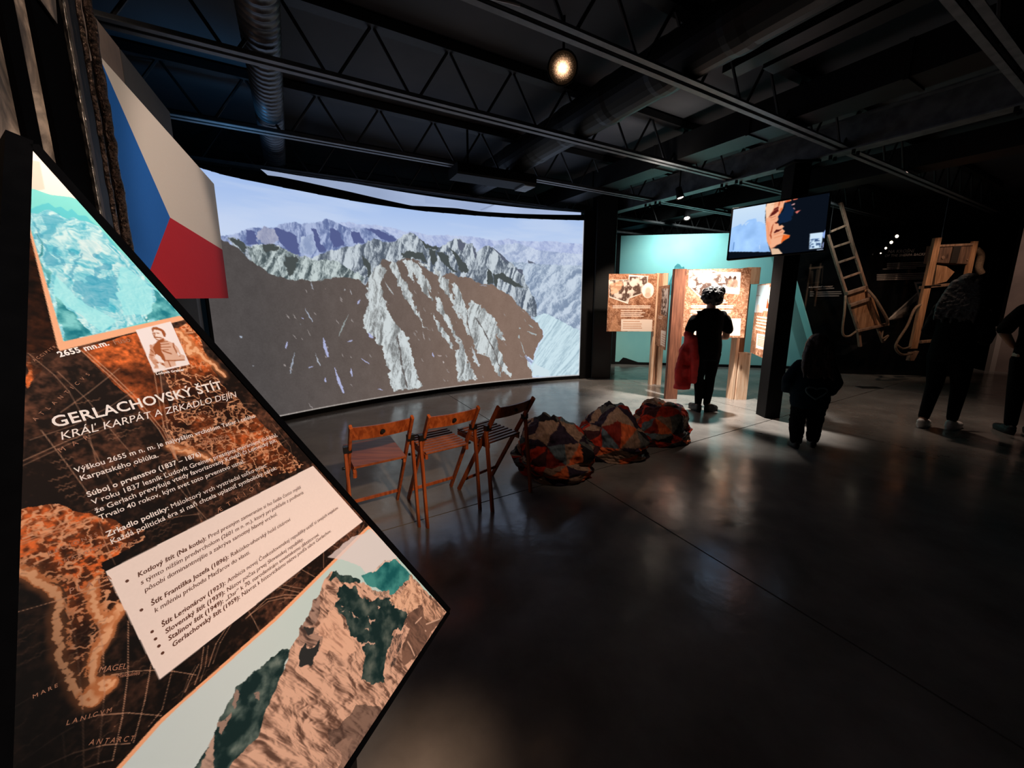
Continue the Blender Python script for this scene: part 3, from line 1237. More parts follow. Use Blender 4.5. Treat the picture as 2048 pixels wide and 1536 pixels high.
left_edge = ZA([(-300, 130), (60, 270), (100, 290), (190, 330), (300, 400), (380, 490), (520, 590), (640, 660), (780, 712), (850, 722), (930, 708), (1000, 720), (1080, 727), (1200, 700), (1300, 690), (1400, 690), (1520, 712), (1600, 770)])
ridge_top = ZBB([(60, 440), (110, 400), (200, 395), (280, 410), (400, 520), (520, 590), (590, 550), (620, 540), (700, 580), (830, 590), (880, 640), (960, 655), (1050, 660), (1100, 700), (1250, 785), (1300, 870), (1400, 940), (1450, 1000)])
low_right = ZC([(1420, 50), (1480, 95), (1540, 145), (1600, 200), (1640, 260), (1650, 310), (1600, 380), (1575, 450), (1565, 520), (1500, 470), (1540, 560), (1555, 660)])
P.poly(left_edge + ZA([(1640, 700), (1770, 500), (1830, 520)]) + ridge_top + low_right + [(LEN - 0.3, 2.95), (-0.1, 2.95)], slope, 0.010, 25)

RB = rock((206, 214, 216), (120, 122, 122), 9, 4, 100, 4.5, 0.3, 0.12)
ribs = [ZA([(1650, 660), (1720, 560), (1780, 590), (1810, 620), (1765, 700), (1745, 760), (1790, 900), (1830, 1020)]) +
        ZC([(300, 0), (320, 80), (350, 160), (410, 230), (440, 270), (490, 320), (520, 410), (530, 480), (555, 580), (580, 650), (615, 745), (480, 760), (375, 775), (345, 740), (330, 600), (290, 480),
            (280, 400), (240, 380), (180, 300), (120, 230), (115, 150), (150, 70), (155, 0)]) + ZA([(1590, 890), (1610, 830), (1620, 720)]),
        ZBB([(0, 400), (60, 430), (110, 580), (180, 680), (240, 800), (250, 870), (290, 990), (265, 960), (200, 860), (130, 760), (80, 660), (50, 560), (0, 480)]),
        ZBB([(110, 400), (190, 400), (300, 480), (360, 590), (430, 700), (430, 740), (380, 690), (440, 840), (380, 790), (320, 720), (270, 590), (230, 520), (250, 640), (200, 570), (160, 450)]),
        ZBB([(440, 480), (500, 520), (540, 590), (600, 600), (610, 700), (650, 860), (740, 1020), (700, 990), (620, 830), (560, 750), (510, 680), (500, 600)]),
        ZBB([(630, 650), (680, 660), (730, 760), (760, 860), (800, 960), (800, 1024), (760, 1000), (700, 880), (650, 790)]),
        ZC([(1025, 5), (1100, 40), (1180, 110), (1225, 150), (1250, 200), (1300, 290), (1325, 340), (1280, 330), (1240, 290), (1260, 380), (1300, 480), (1340, 580), (1378, 655), (1320, 635), (1270, 540), (1293, 655),
            (1260, 635), (1220, 560), (1180, 490), (1100, 450), (1060, 390), (1030, 270), (1010, 180), (1010, 70)]),
        ZC([(730, 0), (780, 20), (830, 130), (880, 230), (930, 330), (990, 430), (1000, 500), (1045, 555), (990, 500), (1040, 580), (1085, 675), (920, 692), (910, 600), (900, 430), (930, 410), (900, 330), (850, 250), (800, 150), (745, 90)]),
        ZC([(860, 0), (920, 0), (980, 60), (1000, 200), (1040, 300), (1000, 290), (960, 160), (900, 70)]),
        ZC([(700, 120), (760, 190), (830, 300), (880, 390), (875, 435), (820, 340), (750, 250)]),
        ZC([(500, 0), (560, 60), (600, 170), (680, 265), (620, 210), (560, 120), (520, 40)]),
        ZC([(1035, 400), (1060, 440), (1110, 575), (1065, 530)]),
        ZBB([(270, 420), (330, 430), (420, 500), (380, 500)]), ZBB([(470, 770), (500, 800), (560, 940), (600, 1020), (520, 960), (470, 860)])]
for q in ribs:
    P.poly(q, RB, 0.022, 22)
# scattered snow streaks and flecks
def streak(q, wd, c):
    for (xa, ya), (xb, yb) in zip(q, q[1:]):
        L_ = math.hypot(xb - xa, yb - ya) + 1e-6
        nx, ny = -(yb - ya) / L_ * wd / 2, (xb - xa) / L_ * wd / 2
        mx, my = xa + (xb - xa) * 0.55, ya + (yb - ya) * 0.55
        P.poly([(xa, ya), (mx + nx, my + ny), (xb + nx * 0.3, yb + ny * 0.3), (xb - nx * 0.6, yb - ny * 0.6), (mx - nx * 0.8, my - ny * 0.8), (xa - nx * 0.3, ya - ny * 0.3)], c, 0.006, 45, 5, 0.95)


LV = (176, 182, 222)
for q, wd in (([(400, 290), (415, 380), (428, 430), (440, 560), (465, 650), (487, 750)], 0.045), ([(1000, 90), (1000, 170), (1010, 230), (1040, 330)], 0.02), ([(1070, 150), (1130, 240), (1180, 340), (1230, 430), (1270, 560)], 0.035)):
    streak(ZC(q), wd * 0.8, (98, 92, 90))
for q, wd, c in (([(630, 910), (655, 1010)], 0.075, LV), ([(688, 1065), (735, 1195)], 0.07, LV), ([(590, 990), (615, 1055)], 0.03, (178, 186, 200)), ([(535, 755), (578, 830)], 0.025, (168, 178, 196)),
                  ([(760, 790), (710, 900)], 0.035, (150, 160, 160)), ([(772, 1065), (778, 1110)], 0.04, LV), ([(825, 1015), (865, 1045)], 0.03, LV), ([(485, 985), (460, 1095)], 0.03, (160, 170, 186)),
                  ([(445, 930), (440, 965)], 0.04, LV), ([(638, 1115), (645, 1138)], 0.05, LV), ([(555, 1065), (578, 1055)], 0.03, LV), ([(205, 900), (215, 912)], 0.05, (180, 195, 215)), ([(272, 1053), (276, 1056)], 0.035, (170, 178, 190)),
                  ([(755, 930), (780, 925)], 0.035, LV), ([(910, 1172), (935, 1178)], 0.03, LV), ([(565, 620), (580, 665)], 0.02, (160, 165, 175)), ([(738, 660), (745, 668)], 0.03, (170, 172, 178)), ([(765, 660), (780, 690)], 0.02, (165, 165, 170)),
                  ([(820, 715), (806, 738)], 0.045, LV), ([(520, 805), (530, 815)], 0.03, LV), ([(860, 885), (885, 912)], 0.07, LV), ([(640, 658), (645, 662)], 0.03, (170, 150, 148)), ([(1190, 985), (1195, 1010)], 0.045, LV),
                  ([(1215, 998), (1235, 1004)], 0.03, (185, 170, 168)), ([(1245, 1030), (1248, 1040)], 0.04, (190, 180, 178)), ([(1140, 880), (1150, 920)], 0.03, (170, 165, 164)), ([(1430, 640), (1470, 645)], 0.03, (150, 150, 160)),
                  ([(945, 620), (990, 690)], 0.035, (172, 176, 178)), ([(510, 840), (520, 845)], 0.03, (120, 120, 125)), ([(1390, 955), (1430, 1060)], 0.05, (190, 198, 206))):
    streak(ZL(q), wd * 0.62, c)
for q, wd, c in (([(1510, 265), (1590, 300)], 0.05, (168, 180, 182)), ([(1520, 210), (1560, 235)], 0.04, (168, 180, 182)), ([(1440, 235), (1455, 245)], 0.04, (168, 180, 182)), ([(1440, 300), (1445, 330)], 0.05, (168, 180, 182)), ([(1455, 350), (1490, 460)], 0.03, (168, 180, 182)),
                  ([(1490, 480), (1560, 540), (1660, 600)], 0.08, (150, 160, 190)), ([(1510, 520), (1545, 590)], 0.10, (200, 214, 224))):
    streak(ZC(q), wd * 0.7, c)
# flecks
rr = np.random.RandomState(2)
for i in range(60):
    x, y = 0.6 + rr.rand() * 4.2, 1.25 + rr.rand() * 1.5
    ln = 0.02 + 0.06 * rr.rand()
    cc = P.c[min(P.h - 1, int((y - P.y0) / P.resy)), min(P.w - 1, int(x / P.res))]
    if cc.max() < 145:
        streak([(x, y), (x + ln * 0.6, y + ln)], 0.014, (152, 144, 142))
# pale slope at the lower right
P.poly(ZC([(1570, 520), (1580, 450), (1610, 380), (1655, 310), (1645, 260), (1600, 200), (1560, 150), (1660, 110), (1960, 260), (1975, 640), (1700, 650), (1550, 650), (1545, 560)]),
       rock((206, 229, 238), (160, 186, 200), 12, 2.2, 120, 3.4, 0.75, 0.12), 0.012, 25)
P.poly(ZC([(1570, 540), (1690, 600), (1710, 650), (1550, 650)]), (206, 224, 232), 0.01, 20)
# thin pale lip along the foot of the picture
xs = np.linspace(0, LEN, 60)
P.stroke([(x, 2.832) for x in xs], 0.016, (176, 168, 162), 0.9)
P.stroke([(LEN - 0.006, 0.08), (LEN - 0.006, 2.84)], 0.014, (196, 192, 196), 0.8)

M_PIC = mat_lit('projected_picture', 1.0, attr='print')
screen = thing('projection_screen', scr.pt(LEN / 2, 0), 'wide curved projection screen showing a mountain range', 'screen')
me, o_ = P.mesh('projected_picture', scr.placer(), keep=(P.Y >= top_y(P.X) - 0.001))
link_mesh('projected_picture', me, M_PIC, screen, at=o_)


def sweep(pts_of, x0, x1, n, mb):
    """closed section pts_of(x) swept along the arc"""
    rings = [pts_of(x0 + (x1 - x0) * i / n) for i in range(n + 1)]
    k = len(rings[0])
    vs = [p for r in rings for p in r]
    fs = []
    for i in range(n):
        for j in range(k):
            a, b_ = i * k + j, i * k + (j + 1) % k
            fs.append((a, b_, b_ + k, a + k))
    fs += [tuple(range(k))[::-1], tuple(range(n * k, (n + 1) * k))]
    return mb.add(vs, fs)


LOWX, LOWY = zip(*scr.uvs([(470, 345), (520, 349), (560, 354), (600, 362), (650, 373), (700, 384), (760, 398), (822, 411.5), (870, 414), (912, 416.5), (956, 423), (1042, 428), (1163, 430)]))


def band_hi(x):
    return 2.90 - float(np.interp(x, LOWX, LOWY))


def band_lo(x):
    return 2.90 - float(top_y(x))


sweep(lambda x: [scr.pt(x, band_lo(x) - 0.004, -0.012), scr.pt(x, max(band_hi(x), band_lo(x) + 0.015), -0.012), scr.pt(x, max(band_hi(x), band_lo(x) + 0.015), 0.05), scr.pt(x, band_lo(x) - 0.004, 0.05)], 0, LEN, 60, b := MB())
b.build('top_rail', M_BLACK, screen)
sweep(lambda x: [scr.pt(x, 0.0, -0.02), scr.pt(x, 0.055, -0.02), scr.pt(x, 0.055, 0.05), scr.pt(x, 0.0, 0.05)], 0, LEN, 50, b := MB())
b.build('foot_skirt', M_BLACK, screen)
sweep(lambda x: [scr.pt(x, 0.02, 0.02), scr.pt(x, 2.76, 0.02), scr.pt(x, 2.76, 0.06), scr.pt(x, 0.02, 0.06)], -0.02, LEN, 40, b := MB())
b.build('screen_back', M_BLACK, screen)
# the part of the picture that spills on the strip above the rail
P2 = Paint(0, LEN, -0.12, 0.14, LEN / 480, (172, 190, 226), resy=0.26 / 150)
P2.c[:] += (fbm(P2.X * 2, P2.Y * 4, 4, 12)[..., None] - 0.5) * 26
P2.c[:] *= (0.86 + 0.12 * sstep(0.5, 4.5, P2.X))[..., None]
scr2 = Roll(KR + 0.055, (KX + (-3.2 - KX) * (KR + 0.055) / KR, KY + (4.115 - KY) * (KR + 0.055) / KR), 2.90)
sl, m = P2.mask(scr2.uvs([(520, 338), (600, 351.5), (700, 365.5), (1166, 425), (1166, 438), (956, 433), (822, 423), (700, 397), (600, 375), (540, 355)]))
kp = np.zeros(P2.X.shape, bool)
kp[sl] = m
P2.stroke(scr2.uvs([(988, 409), (962, 420)]), 0.02, (120, 132, 158), 0.8)
P2.poly(scr2.uvs([(850, 385), (990, 404), (970, 422), (850, 406)]), (150, 168, 204), a=0.5)
me, o_ = P2.mesh('spill_strip', scr2.placer(), keep=kp)
link_mesh('spill_strip', me, M_PIC, screen, at=o_)

# black end board and column at the right of the screen
b = MB()
e = scr.pt(LEN, 0, 0.0)
b.prism([(e.x + 0.005, e.y - 0.04, 0), (1.50, 7.12, 0), (1.50, 7.2, 0), (e.x + 0.005, e.y + 0.05, 0)], (0, 0, 3.0))
tag(b.build('trim_2', M_BLACK), kind='structure')
b = MB()
r_ = 0.03
x0, x1, y0, y1 = 1.48, 1.855, 7.07, 7.45
ring = []
for cx, cy, a0 in ((x1 - r_, y0 + r_, -90), (x1 - r_, y1 - r_, 0), (x0 + r_, y1 - r_, 90), (x0 + r_, y0 + r_, 180)):
    for k in range(5):
        t_ = R(a0 + k * 22.5)
        ring.append((cx + r_ * math.cos(t_), cy + r_ * math.sin(t_), 0))
b.prism(ring, (0, 0, 3.56))
tag(b.build('trim_3', mat('column_black_gloss', (20, 23, 25), 0.35, bump=0.02, scale=6)), kind='structure')

# ================================================================== THE TRIANGULAR INFORMATION BOARD
BR_ = at_z(893, 1224, 0.5)
BX = Vector((0.34202, 0.93969, 0))
BYV = Vector((0.39713, -0.14454, -0.90631))
bd = Plane(BR_, BX, BYV)
U = bd.uvs
Q1 = lambda pts: U(zoomed(40, 600, 0.32556, pts))       # part of the board with the title
Q3 = lambda pts: U(zoomed(180, 920, 0.29943, pts))      # the text box
Q4 = lambda pts: U(zoomed(0, 1000, 0.34904, pts))       # lower left of the map
Q5 = lambda pts: U(zoomed(360, 1050, 0.31646, pts))     # the lower picture
Q5b = lambda pts: U(zoomed(540, 1100, 0.19533, pts))
QT = lambda pts: U(zoomed(40, 300, 0.26034, pts))       # the upper picture
QP = lambda pts: U(zoomed(250, 630, 0.09115, pts))      # the portrait

APEX = bd.uv(64.5, 300)
BL = (APEX[0] - 0.297 * (0 - APEX[1]), 0.0)
B = Paint(-0.945, 0.004, -1.432, 0.006, 0.00125, (44, 30, 22))
X, Y = B.X, B.Y
# map ground: dark sea, stained brown
n1 = fbm(X * 9, Y * 9, 6, 200)
n2 = fbm(X * 46, Y * 46, 4, 210)
n3 = fbm(X * 150, Y * 150, 3, 215)
k = np.clip((n1 - 0.34) * 1.9 + (n2 - 0.5) * 1.0 + (n3 - 0.5) * 1.3, 0, 1)[..., None]
B.c[:] = np.array([28, 19, 15], np.float32) * (1 - k) + np.array([112, 70, 50], np.float32) * k


def land(X, Y):
    a = fbm(X * 11, Y * 11, 5, 220)[..., None]
    gr = fbm(X * 150, Y * 150, 3, 230)[..., None]
    k = np.clip((a - 0.38) * 3.2, 0, 1)
    c = np.array([46, 22, 12], np.float32) * (1 - k) + np.array([178, 86, 40], np.float32) * k
    return c * (0.35 + 1.3 * gr)


def rivers(X, Y, f=22, seed=240, w=0.016, w2=0.03):
    a = np.abs(fbm(X * f, Y * f, 4, seed) - 0.5)
    b_ = np.abs(fbm(X * f * 2.1 + 9, Y * f * 2.1, 4, seed + 7) - 0.5)
    return np.maximum(1 - sstep(w * 0.5, w, a), 0.75 * (1 - sstep(w2 * 0.5, w2, b_)))


LINE = (236, 170, 126)


def add_land(poly, warp=0.012, f=22, seed=240, dens=1.0):
    sl, m = B.mask(poly, warp, 16, seed)
    Xs, Ys = X[sl], Y[sl]
    k = m[..., None].astype(np.float32)
    c = land(Xs, Ys)
    r = rivers(Xs, Ys, f * 1.25, seed, 0.024, 0.048)[..., None] * 0.9 * dens
    # small "place names": rows of broken dashes
    row = np.abs(((Ys * 95) % 1.0) - 0.5) < 0.13
    dash = (vn(Xs * 260, np.floor(Ys * 95) * 7.7, seed + 30) > 0.52) & (vn(Xs * 26, np.floor(Ys * 95) * 3.1, seed + 33) > 0.55)
    d = (row & dash)[..., None] * 0.75 * dens
    c = c * (1 - r) + np.array(LINE, np.float32) * r
    c = c * (1 - d) + np.array([226, 168, 130], np.float32) * d
    B.c[sl] = B.c[sl] * (1 - k) + c * k


# orange ground of the upper middle, then the two continents
B.poly(Q1([(360, 300), (720, 190), (830, 420), (1000, 800), (960, 985), (850, 790), (690, 600)]), land, 0.003, 16, 205)
add_land(Q1([(935, 200), (1010, 130), (1250, 480), (1500, 800), (1760, 1010), (1700, 1080), (1500, 1110), (1350, 1060), (1150, 1000), (1000, 960), (930, 900), (905, 760), (900, 560), (850, 430), (1040, 400)]), seed=240, f=26)
add_land(Q4([(75, 20), (420, 0), (520, 80), (640, 120), (820, 190), (830, 270), (600, 400), (700, 620), (630, 710), (600, 800), (550, 860), (535, 960), (520, 1080), (470, 1120), (400, 1020), (350, 900), (325, 780), (330, 690), (345, 600), (310, 530),
              (230, 470), (70, 395)]), seed=300, f=22)
add_land(Q1([(60, 330), (150, 180), (220, 300), (150, 420), (60, 520)]), seed=330, f=30, dens=0.5)
B.poly(Q1([(40, 250), (190, 210), (250, 300), (60, 470)]), (40, 26, 20), 0.01, 16, 333, 0.6)
# coasts
CO = (238, 176, 130)
for q, wd in ((Q4([(75, 400), (130, 412), (180, 430), (215, 470), (262, 492), (300, 520), (325, 545), (342, 600), (336, 650), (325, 700), (333, 760), (330, 800), (342, 860), (352, 905), (385, 985), (410, 1050), (440, 1100), (480, 1135), (540, 1150)]), 0.006),
              (Q4([(690, 600), (676, 640), (655, 668), (628, 712), (615, 760), (600, 800), (580, 835), (556, 855), (540, 905), (530, 950), (525, 1000), (520, 1085)]), 0.006),
              (Q4([(555, 455), (520, 520), (535, 590), (560, 660), (600, 690), (640, 680)]), 0.005),
              (Q4([(470, 1150), (500, 1110), (525, 1100), (560, 1140), (540, 1165), (480, 1160)]), 0.005), (Q4([(575, 1080), (590, 1040), (630, 1035), (650, 1050), (620, 1080), (580, 1085)]), 0.004),
              (Q1([(960, 190), (1010, 230), (1040, 260), (1035, 330), (1080, 300), (1130, 360), (1190, 400), (1260, 470)]), 0.006), (Q1([(905, 900), (960, 910), (1010, 930), (1060, 935), (1110, 960), (1180, 990)]), 0.005)):
    jig = []
    for (xa, ya), (xb, yb) in zip(q, q[1:]):
        for t_ in np.linspace(0, 1, 6)[:-1]:
            jig.append((xa + (xb - xa) * t_ + (random.random() - 0.5) * 0.006, ya + (yb - ya) * t_ + (random.random() - 0.5) * 0.006))
    jig.append(q[-1])
    B.stroke(jig, wd + 0.010, (206, 126, 76), 0.35, 0.010)
    B.stroke(jig, wd, CO, 0.9)
# straight sight lines and the curved net of the map
NET = (206, 158, 128)
for q, a_ in ((Q1([(375, 310), (540, 455), (690, 600), (850, 790), (962, 980)]), .9), (Q1([(390, 300), (560, 450), (720, 605), (880, 800), (968, 985)]), .9), (Q1([(820, 420), (850, 600), (880, 760), (960, 975)]), .8), (Q1([(860, 440), (880, 620), (905, 780), (966, 985)]), .8),
              (Q1([(-10, 1000), (280, 870), (560, 760)]), .7), (Q1([(10, 1020), (300, 885), (580, 770)]), .5), (Q1([(250, 690), (420, 570), (610, 420)]), .6), (Q1([(130, 800), (290, 1010), (420, 1190)]), .7), (Q1([(230, 440), (420, 620), (560, 800), (700, 960)]), .5),
              (Q1([(30, 310), (210, 460), (300, 560), (400, 740), (470, 1000)]), .5), (Q1([(700, 560), (560, 650), (330, 770), (60, 860)]), .5), (Q1([(420, 860), (560, 1120), (640, 1260)]), .5), (Q1([(880, 1010), (1000, 1180), (1150, 1350)]), .6), (Q1([(950, 1010), (1120, 1340)]), .5),
              (Q1([(900, 860), (1200, 850), (1500, 800)]), .6), (Q1([(870, 600), (1100, 620), (1440, 640)]), .5), (Q1([(1150, 1110), (1400, 990), (1640, 860)]), .5), (Q1([(1550, 760), (1660, 900), (1690, 1040)]), .4),
              (Q4([(115, 243), (340, 165), (560, 90)]), .8), (Q4([(120, 255), (345, 178), (565, 102)]), .6), (Q4([(90, 645), (350, 570), (630, 478)]), .9), (Q4([(280, 360), (450, 310), (660, 240)]), .6), (Q4([(560, 90), (600, 240), (660, 370)]), .6),
              (Q4([(230, 1536), (420, 1450), (600, 1403), (745, 1395)]), .8), (Q4([(480, 1536), (600, 1500), (650, 1490)]), .7), (Q4([(380, 1290), (560, 1232), (740, 1220), (925, 1236)]), .8), (Q4([(640, 1002), (760, 982), (860, 975), (1000, 982), (1125, 1003)]), .8),
              (Q4([(480, 1536), (474, 1200), (445, 900), (428, 780), (370, 580)]), .6), (Q4([(560, 1510), (600, 1100), (590, 850), (560, 700)]), .6), (Q4([(645, 1492), (700, 1250), (733, 1000), (735, 690)]), .8), (Q4([(765, 1390), (830, 1150), (860, 980), (868, 930)]), .8),
              (Q4([(850, 1300), (930, 1200), (985, 980)]), .7), (Q4([(120, 1500), (350, 1340), (420, 1300)]), .4), (Q4([(360, 1340), (375, 1500)]), .4), (Q4([(60, 1200), (300, 1060), (320, 980)]), .4), (Q4([(1060, 1100), (1100, 1010), (1140, 940)]), .8), (Q4([(1040, 1130), (1085, 1010), (1120, 950)]), .6),
              (Q3([(1040, 1060), (1180, 930), (1300, 900), (1420, 905)]), .8), (Q3([(1060, 1040), (1190, 945), (1300, 920), (1400, 925)]), .7), (Q3([(1250, 850), (1330, 870), (1420, 890)]), .7), (Q3([(1280, 830), (1360, 850), (1430, 860)]), .6), (Q3([(1060, 1010), (1100, 1080), (1130, 1140)]), .7),
              (Q3([(1410, 730), (1500, 780)]), .7), (Q3([(1560, 560), (1560, 720)]), .7), (Q3([(1600, 560), (1720, 620)]), .6), (Q3([(1690, 450), (1760, 560), (1830, 430)]), .6), (Q3([(760, 1250), (740, 1390), (700, 1500)]), .8), (Q3([(790, 1240), (770, 1380), (735, 1480)]), .7), (Q3([(930, 1090), (840, 1230), (790, 1380)]), .8),
              (Q3([(960, 1070), (870, 1220), (820, 1360)]), .7), (Q3([(720, 350), (745, 410)]), .6), (Q3([(480, 400), (610, 375), (730, 360)]), .6)):
    B.stroke(q, 0.0015, NET, a_ * 0.9)
# faint lines of old handwriting on the sea
for i in range(120):
    x, y = -0.86 + 0.45 * random.random(), -0.9 + 0.85 * random.random()
    ln = 0.02 + 0.045 * random.random()
    pts = [(x + ln * j / 12, y + 0.0016 * math.sin(j * 2.3 + i) + 0.0010 * math.sin(j * 5.1)) for j in range(13)]
    B.stroke(pts, 0.0016, (168, 120, 92), 0.42)
    if random.random() < 0.6:
        B.stroke([(a + 0.004, b_ + 0.013) for a, b_ in pts[:9]], 0.0016, (168, 120, 92), 0.4)
# light falloff towards the left edge, darkened into the map colours
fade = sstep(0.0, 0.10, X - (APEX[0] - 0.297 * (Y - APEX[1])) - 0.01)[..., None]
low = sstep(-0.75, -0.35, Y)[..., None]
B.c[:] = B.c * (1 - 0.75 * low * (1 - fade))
west = (sstep(-0.42, -0.62, X) * sstep(-0.80, -0.60, Y))[..., None]  # deepens the dark tones in the map's western part
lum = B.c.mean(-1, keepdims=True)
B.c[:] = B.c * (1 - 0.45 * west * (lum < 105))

# ---- upper picture
photo = U([(64, 296), (55, 380), (58, 455), (59.5, 452), (127, 683), (359, 631), (380, 640)])
BLUE = (118, 206, 220)
border = U([(54, 440), (56, 453), (115.5, 696), (120, 702), (364, 640), (380, 600), (64, 290), (50, 300)])
B.poly(border, (246, 178, 136))


def ice(X, Y):
    x, y = X * 17, Y * 13
    w_ = fbm(x, y, 4, 410) - 0.5
    h = ridge(x + w_ * 1.2, y * 1.4 + w_ * 1.2, 6, 400)
    h2 = ridge(x + w_ * 1.2 + 0.05, y * 1.4 + w_ * 1.2 + 0.04, 6, 400)
    k = np.clip(0.60 + (h - h2) * 4.0 + (fbm(x * 5, y * 5, 3, 415) - 0.5) * 0.5, 0, 1)[..., None]
    return np.array([66, 184, 210], np.float32) * (1 - k) + np.array([222, 252, 252], np.float32) * k


B.poly(U([(50, 280), (59.5, 452), (127, 683), (359, 631), (385, 645), (120, 250)]), (255, 244, 236))
B.poly(QT([(-30, 60), (150, 90), (190, 300), (60, 330), (-20, 300)]), (250, 214, 190), a=0.7)
B.poly(QT([(60, 296), (110, 300), (190, 330), (240, 345), (330, 355), (390, 362), (440, 380), (1240, 1275), (335, 1470), (75, 585)]), (138, 232, 224))
B.poly(QT([(60, 460), (120, 440), (170, 412), (210, 402), (260, 440), (300, 430), (360, 468), (400, 450), (450, 500), (510, 500), (600, 590), (1230, 1275), (335, 1470), (75, 585)]), (104, 214, 222), 0.003, 30, 3)
B.poly(QT([(60, 490), (130, 500), (200, 465), (230, 458), (290, 490), (340, 520), (390, 520), (440, 545), (520, 560), (600, 590), (700, 700), (1230, 1275), (335, 1470), (75, 585)]), ice, 0.004, 30, 4)
B.poly(QT([(430, 690), (520, 660), (640, 740), (560, 840), (450, 820)]), (238, 252, 250), 0.01, 30, 5, 0.6)
B.poly(QT([(180, 500), (240, 470), (280, 520), (270, 620), (200, 700), (140, 640)]), (84, 182, 208), 0.008, 30, 6, 0.65)
for q in ([(400, 780), (430, 780), (420, 900), (390, 1010), (380, 960)], [(270, 760), (330, 740), (330, 860), (290, 850)], [(420, 1000), (560, 960), (740, 1000), (730, 1150), (620, 1210), (540, 1220), (440, 1120)], [(90, 560), (140, 600), (200, 760), (300, 850), (200, 840), (130, 700)], [(620, 830), (660, 830), (640, 930), (590, 1010), (590, 920)]):
    P_ = QT(q)
    B.poly(P_, (64, 160, 194), 0.010, 40, 7, 0.55)
B.poly(QT([(300, 950), (480, 1180), (760, 1330), (640, 1390), (300, 1160), (250, 1060)]), (170, 244, 248), 0.006, 25, 8, 0.75)
B.poly(QT([(800, 900), (900, 960), (1050, 1090), (1000, 1250), (760, 1250), (760, 1000)]), (162, 240, 246), 0.008, 25, 9, 0.75)


def darkice(X, Y):
    k = np.clip(fbm(X * 60, Y * 60, 4, 430) * 2.2 - 0.6, 0, 1)[..., None]
    return np.array([24, 118, 134], np.float32) * (1 - k) + np.array([132, 212, 214], np.float32) * k


B.poly(QT([(240, 1130), (300, 1170), (420, 1280), (540, 1390), (560, 1420), (335, 1470)]), darkice, 0.005, 40, 10)
B.poly(QT([(970, 1330), (990, 1180), (1040, 1090), (1120, 1150), (1230, 1270), (1220, 1290)]), darkice, 0.010, 40, 11)
B.poly(QT([(100, 600), (160, 760), (240, 1000), (250, 1060), (210, 1020), (150, 840)]), darkice, 0.008, 40, 12)
# keep the picture inside its border
B.poly(U([(40, 420), (56, 453), (115.5, 696), (120, 706), (40, 706)]) , lambda X, Y: land(X, Y) * 0.45, 0, 20)
B.poly(U([(56, 453), (59.5, 452), (127, 683), (359, 631.5), (372, 638), (364, 641), (120, 700.5), (115.5, 696)]), (246, 178, 136))

# ---- portrait print: an unnamed young man in a buttoned jacket
B.poly(U([(271.4, 660), (341, 643), (379.6, 729), (307.5, 745.5)]), (244, 230, 226))
BRW, MID = (158, 84, 44), (206, 150, 120)
B.poly(QP([(720, 560), (850, 510), (900, 550), (1060, 620), (1150, 700), (1230, 860), (1310, 890), (1320, 960), (1250, 990), (1100, 1000), (1120, 1110), (930, 1160), (640, 1180), (600, 1040), (520, 940), (530, 860), (560, 720), (600, 650), (700, 600)]), (222, 178, 154))
B.poly(QP([(720, 560), (850, 510), (880, 560), (780, 600), (790, 700), (800, 800), (850, 900), (880, 1010), (850, 1090), (640, 840), (620, 700), (700, 600)]), BRW, 0.002, 60, 21)
B.poly(QP([(600, 640), (640, 660), (640, 860), (620, 1000), (720, 1010), (760, 1160), (640, 1170), (590, 1020), (530, 930), (545, 760)]), MID, 0.003, 60, 22)
B.poly(QP([(600, 340), (650, 310), (760, 320), (830, 380), (850, 470), (800, 530), (720, 556), (640, 470), (610, 400)]), (242, 222, 212))
for q in ([(575, 330), (620, 275), (700, 262), (790, 290), (860, 350), (905, 420), (890, 480), (850, 440), (800, 350), (720, 320), (640, 325), (600, 380), (585, 400)], [(860, 400), (900, 420), (880, 480), (855, 460)]):
    B.poly(QP(q), BRW, 0.0015, 80, 23)
for q, wd in (([(620, 400), (660, 395)], 0.0022), ([(700, 395), (740, 400)], 0.0022), ([(655, 410), (650, 470), (670, 490)], 0.0016), ([(650, 495), (700, 490), (790, 500)], 0.0026), ([(690, 540), (730, 545)], 0.0016), ([(610, 400), (640, 480), (700, 545), (760, 550), (840, 510)], 0.0014),
              ([(780, 600), (930, 580)], 0.0018), ([(790, 650), (960, 630)], 0.0018), ([(790, 710), (1000, 700)], 0.0018), ([(810, 770), (950, 760)], 0.0018), ([(840, 790), (1010, 850)], 0.003), ([(1060, 620), (1070, 700), (1140, 830), (1200, 900)], 0.0026), ([(890, 1000), (1100, 1000), (1300, 985)], 0.0026),
              ([(950, 1010), (1000, 1130)], 0.0022), ([(540, 870), (620, 890)], 0.002), ([(560, 760), (620, 820)], 0.002), ([(690, 880), (850, 1060)], 0.0026), ([(700, 1040), (860, 1100)], 0.0024)):
    B.stroke(QP(q), wd, BRW, 0.85)
B.poly(QP([(680, 840), (850, 1010), (850, 1060), (760, 1010), (720, 1010), (640, 930)]), (240, 224, 216), 0.002, 60, 24)
B.poly(QP([(1150, 800), (1210, 880), (1180, 900), (1140, 850)]), (240, 224, 216))
B.poly(QP([(560, 1050), (600, 1050), (660, 1110), (640, 1150), (600, 1140)]), (240, 224, 216))
B.poly(QP([(700, 1060), (760, 1040), (870, 1150), (780, 1180), (740, 1170)]), (240, 224, 216), 0.002, 60, 25)

# ---- text box
B.poly(U([(211.4, 1143), (626, 931.5), (725.5, 1043), (319.2, 1359.5)]),
       lambda X, Y: np.array([250, 232, 222], np.float32) + (vn(X * 400, Y * 400, 5) - 0.5)[..., None] * 3)

